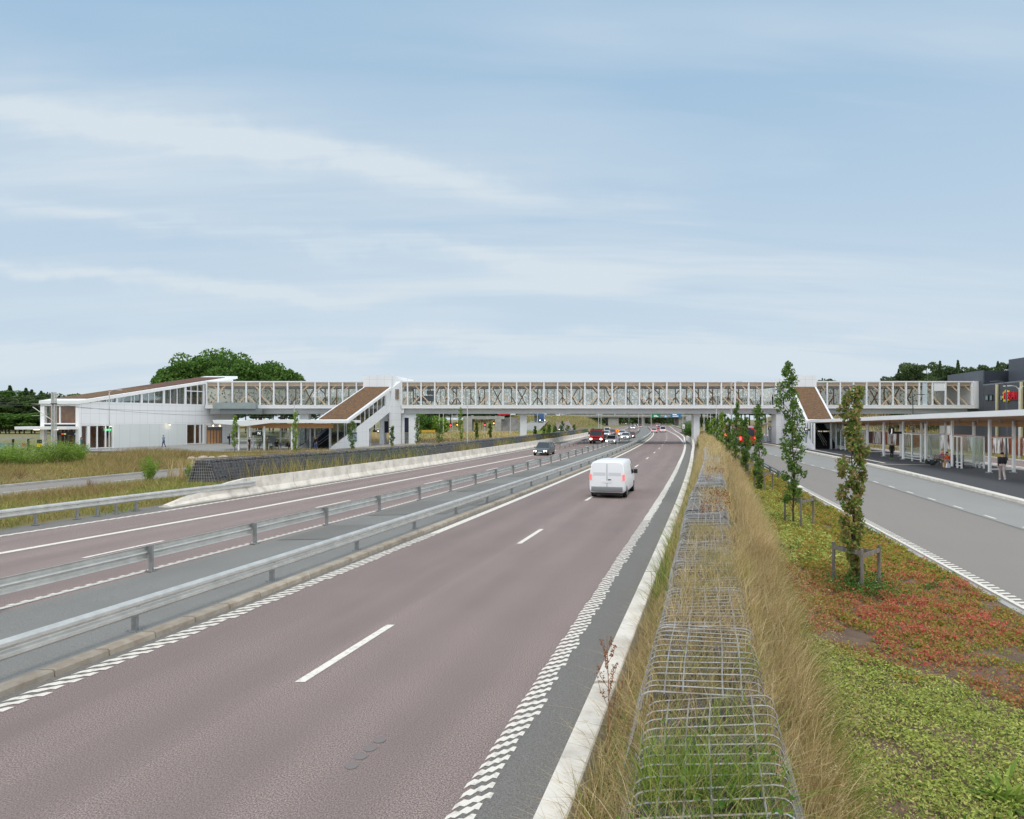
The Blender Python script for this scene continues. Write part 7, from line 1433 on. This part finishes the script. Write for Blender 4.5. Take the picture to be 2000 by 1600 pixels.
def ctree(kind, seed, h, r, mat):
    k = (kind, seed, mat.name)
    if k not in PROT:
        e = bpy.data.objects.new('proto', None); m = MB(); m.tube([(0, 0, -.5), (0, 0, h*.5), (0, 0, h*.95)], [.014*h, .01*h, .004*h], 6); tr = m.build('trunk', BARK, None); tr.parent = e
        p = conifer(seed, h, r, 3600, .5, mat, kind == 'pine'); cr_ = leaves('crown', p, .62 if kind != 'spruce' else .7, mat, e, asp=.6); PROT[k] = (e, h)
        for q in (tr, cr_): C.objects.unlink(q)
    return PROT[k]
def ptree(kind, seed, x, y, h, label, group, mat=None, z0=0, wide=1.):
    mat = mat or V_con; pr_, h0 = ctree(kind, seed, 18., 4.2 if kind == 'spruce' else 4.6, mat); s = h/h0; nm = 'pine_tree' if kind == 'pine' else 'spruce_tree'
    r = bpy.data.objects.new(nm, None); C.objects.link(r); r.location = (x, y, z0); r.scale = (s*wide, s*wide, s); r.rotation_euler = (0, 0, random.uniform(0, 6.28)); tag(r, label, 'tree', group)
    for ch in pr_.children: c = ch.copy(); C.objects.link(c); c.parent = r
    return r
RT = [(1741, 729, 190), (1755, 722, 195), (1772, 716, 190), (1785, 705, 185), (1797, 719, 195), (1810, 707, 190), (1823, 716, 200), (1836, 706, 190), (1850, 708, 195), (1862, 722, 200), (1871, 705, 190), (1884, 716, 195), (1898, 709, 190), (1913, 714, 195), (1925, 716, 190), (1937, 710, 190), (1949, 707, 185), (1961, 704, 185), (1732, 739, 200)]
for i, (p, py, Y) in enumerate(RT): x, y, z = at_top(p, py, Y); ptree(['pine', 'spruce', 'pine'][i % 3], 3+i % 4, x, y, z, 'dark green pine rising behind the right end of the footbridge and the dark building', 'pines behind the dark building', wide=.72)
for i, (p, py, Y) in enumerate([(p+6, py+16, 205) for p, py, Y in RT]): x, y, z = at_top(p, py, Y); ptree('pine', 1+i % 3, x, y, z, 'lower dark pine among the taller ones behind the dark building', 'lower pines behind the dark building', wide=1.1)
# wooded hill at far left
HL = lambda p: np.interp(p, [-60, 0, 20, 60, 100, 150, 180, 330], [748, 752, 754, 753, 764, 770, 772, 800])
for i in range(64):
    p = -50+i*4.4+random.uniform(-4, 4); Y = random.choice([215, 235, 255]); x, y, z = at_top(p, float(HL(p))+random.uniform(-3, 8)+(255-Y)*.35, Y); ptree(random.choice(['spruce', 'pine']), i % 4, x, y, z, 'dark tree of the wood on the far left horizon', 'trees of the far left wood', wide=1.5, mat=V_con if i % 3 else V_dec)
for i in range(26):
    p = -50+i*10+random.uniform(-3, 3); Y = 185; x, y, z = at_top(p, random.uniform(790, 806), Y); ptree('pine', i % 4, x, y, z, 'lower tree at the front edge of the far left wood', 'front trees of the far left wood', wide=2.4, mat=V_dec, z0=-1.5)
# forest belts behind the bridge (seen beneath it and through its printed glass): individual trees
def belt(n, p0, p1, y0, y1, ya, yb, kind, lab, grp, mat, wide=1.6):
    for i in range(n):
        p = p0+(p1-p0)*(i+random.random())/n; Y = random.uniform(ya, yb); x, y, z = at_top(p, random.uniform(y0, y1), Y); ptree(kind, i % 4, x, y, z, lab, grp, wide=wide, mat=mat)
belt(26, 430, 800, 770, 786, 170, 200, 'pine', 'tree of the wood behind the left half of the footbridge', 'wood behind the left half of the bridge', V_dec, 1.6)
belt(18, 780, 1000, 784, 794, 260, 330, 'pine', 'tree of the wood behind the railway bridge', 'wood behind the railway bridge', V_con, 2.0)
belt(26, 980, 1250, 789, 799, 430, 520, 'spruce', 'tree of the distant wood beyond the crossing road', 'distant wood beyond the crossing road', V_con, 2.6)
belt(20, 1250, 1400, 776, 796, 430, 520, 'spruce', 'tree of the distant wood above the motorway signs', 'distant wood above the motorway signs', V_con, 2.4)
belt(26, 1345, 1620, 772, 788, 300, 350, 'pine', 'tree of the wood above the right bank', 'wood above the right bank', V_con, 2.0)
belt(10, 1600, 1760, 735, 760, 240, 270, 'pine', 'tree of the wood behind the right stair tower', 'wood behind the right stair tower', V_con, 1.5)
for i, (p, py, Y, r) in enumerate(((818, 812, 165, 3.6), (838, 809, 170, 4.4), (858, 813, 168, 3.2), (800, 806, 175, 4.4))):
    x, y, z = at_top(p, py, Y); bigtree(['round green shrub tree right of the left tower lift', 'largest round shrub tree behind the dry meadow', 'pale round shrub tree behind the dark column tree', 'round dark shrub tree behind the left tower'][i], x, y, z+1.5, r, r*.8, V_dec if i != 2 else V_wil, 70+i, 3600, .5, name='shrub_tree', cz=z*.5, group='shrub trees behind the meadow')
for i, (p, Y, h, r) in enumerate(((1345, 150, 4.2, 1.6), (1352, 165, 5.5, 2.0), (1340, 185, 5.5, 1.8))):
    bush(['dark green bush at the foot of the right bank by the pier', 'taller green bush right of the stone cutting', 'green bush on the right bank beyond the road sign'][i], X(p, Y), Y, r, h*.7, V_dec, 1600, .3)
MB().hexa([(X(1325, 300), 290, 0), (X(1340, 250), 250, 0), (X(1352, 250), 250, 0), (X(1340, 300), 292, 0)], [(X(1328, 300), 290, 5), (X(1342, 250), 250, 3.2), (X(1352, 250), 250, 4), (X(1340, 300), 292, 6)]).build('stone_cutting', RIPR)
tag([q for q in C.objects if q.name.startswith('stone_cutting')][0], 'pale rock cutting wall on the right bank below the direction signs', 'rock wall')
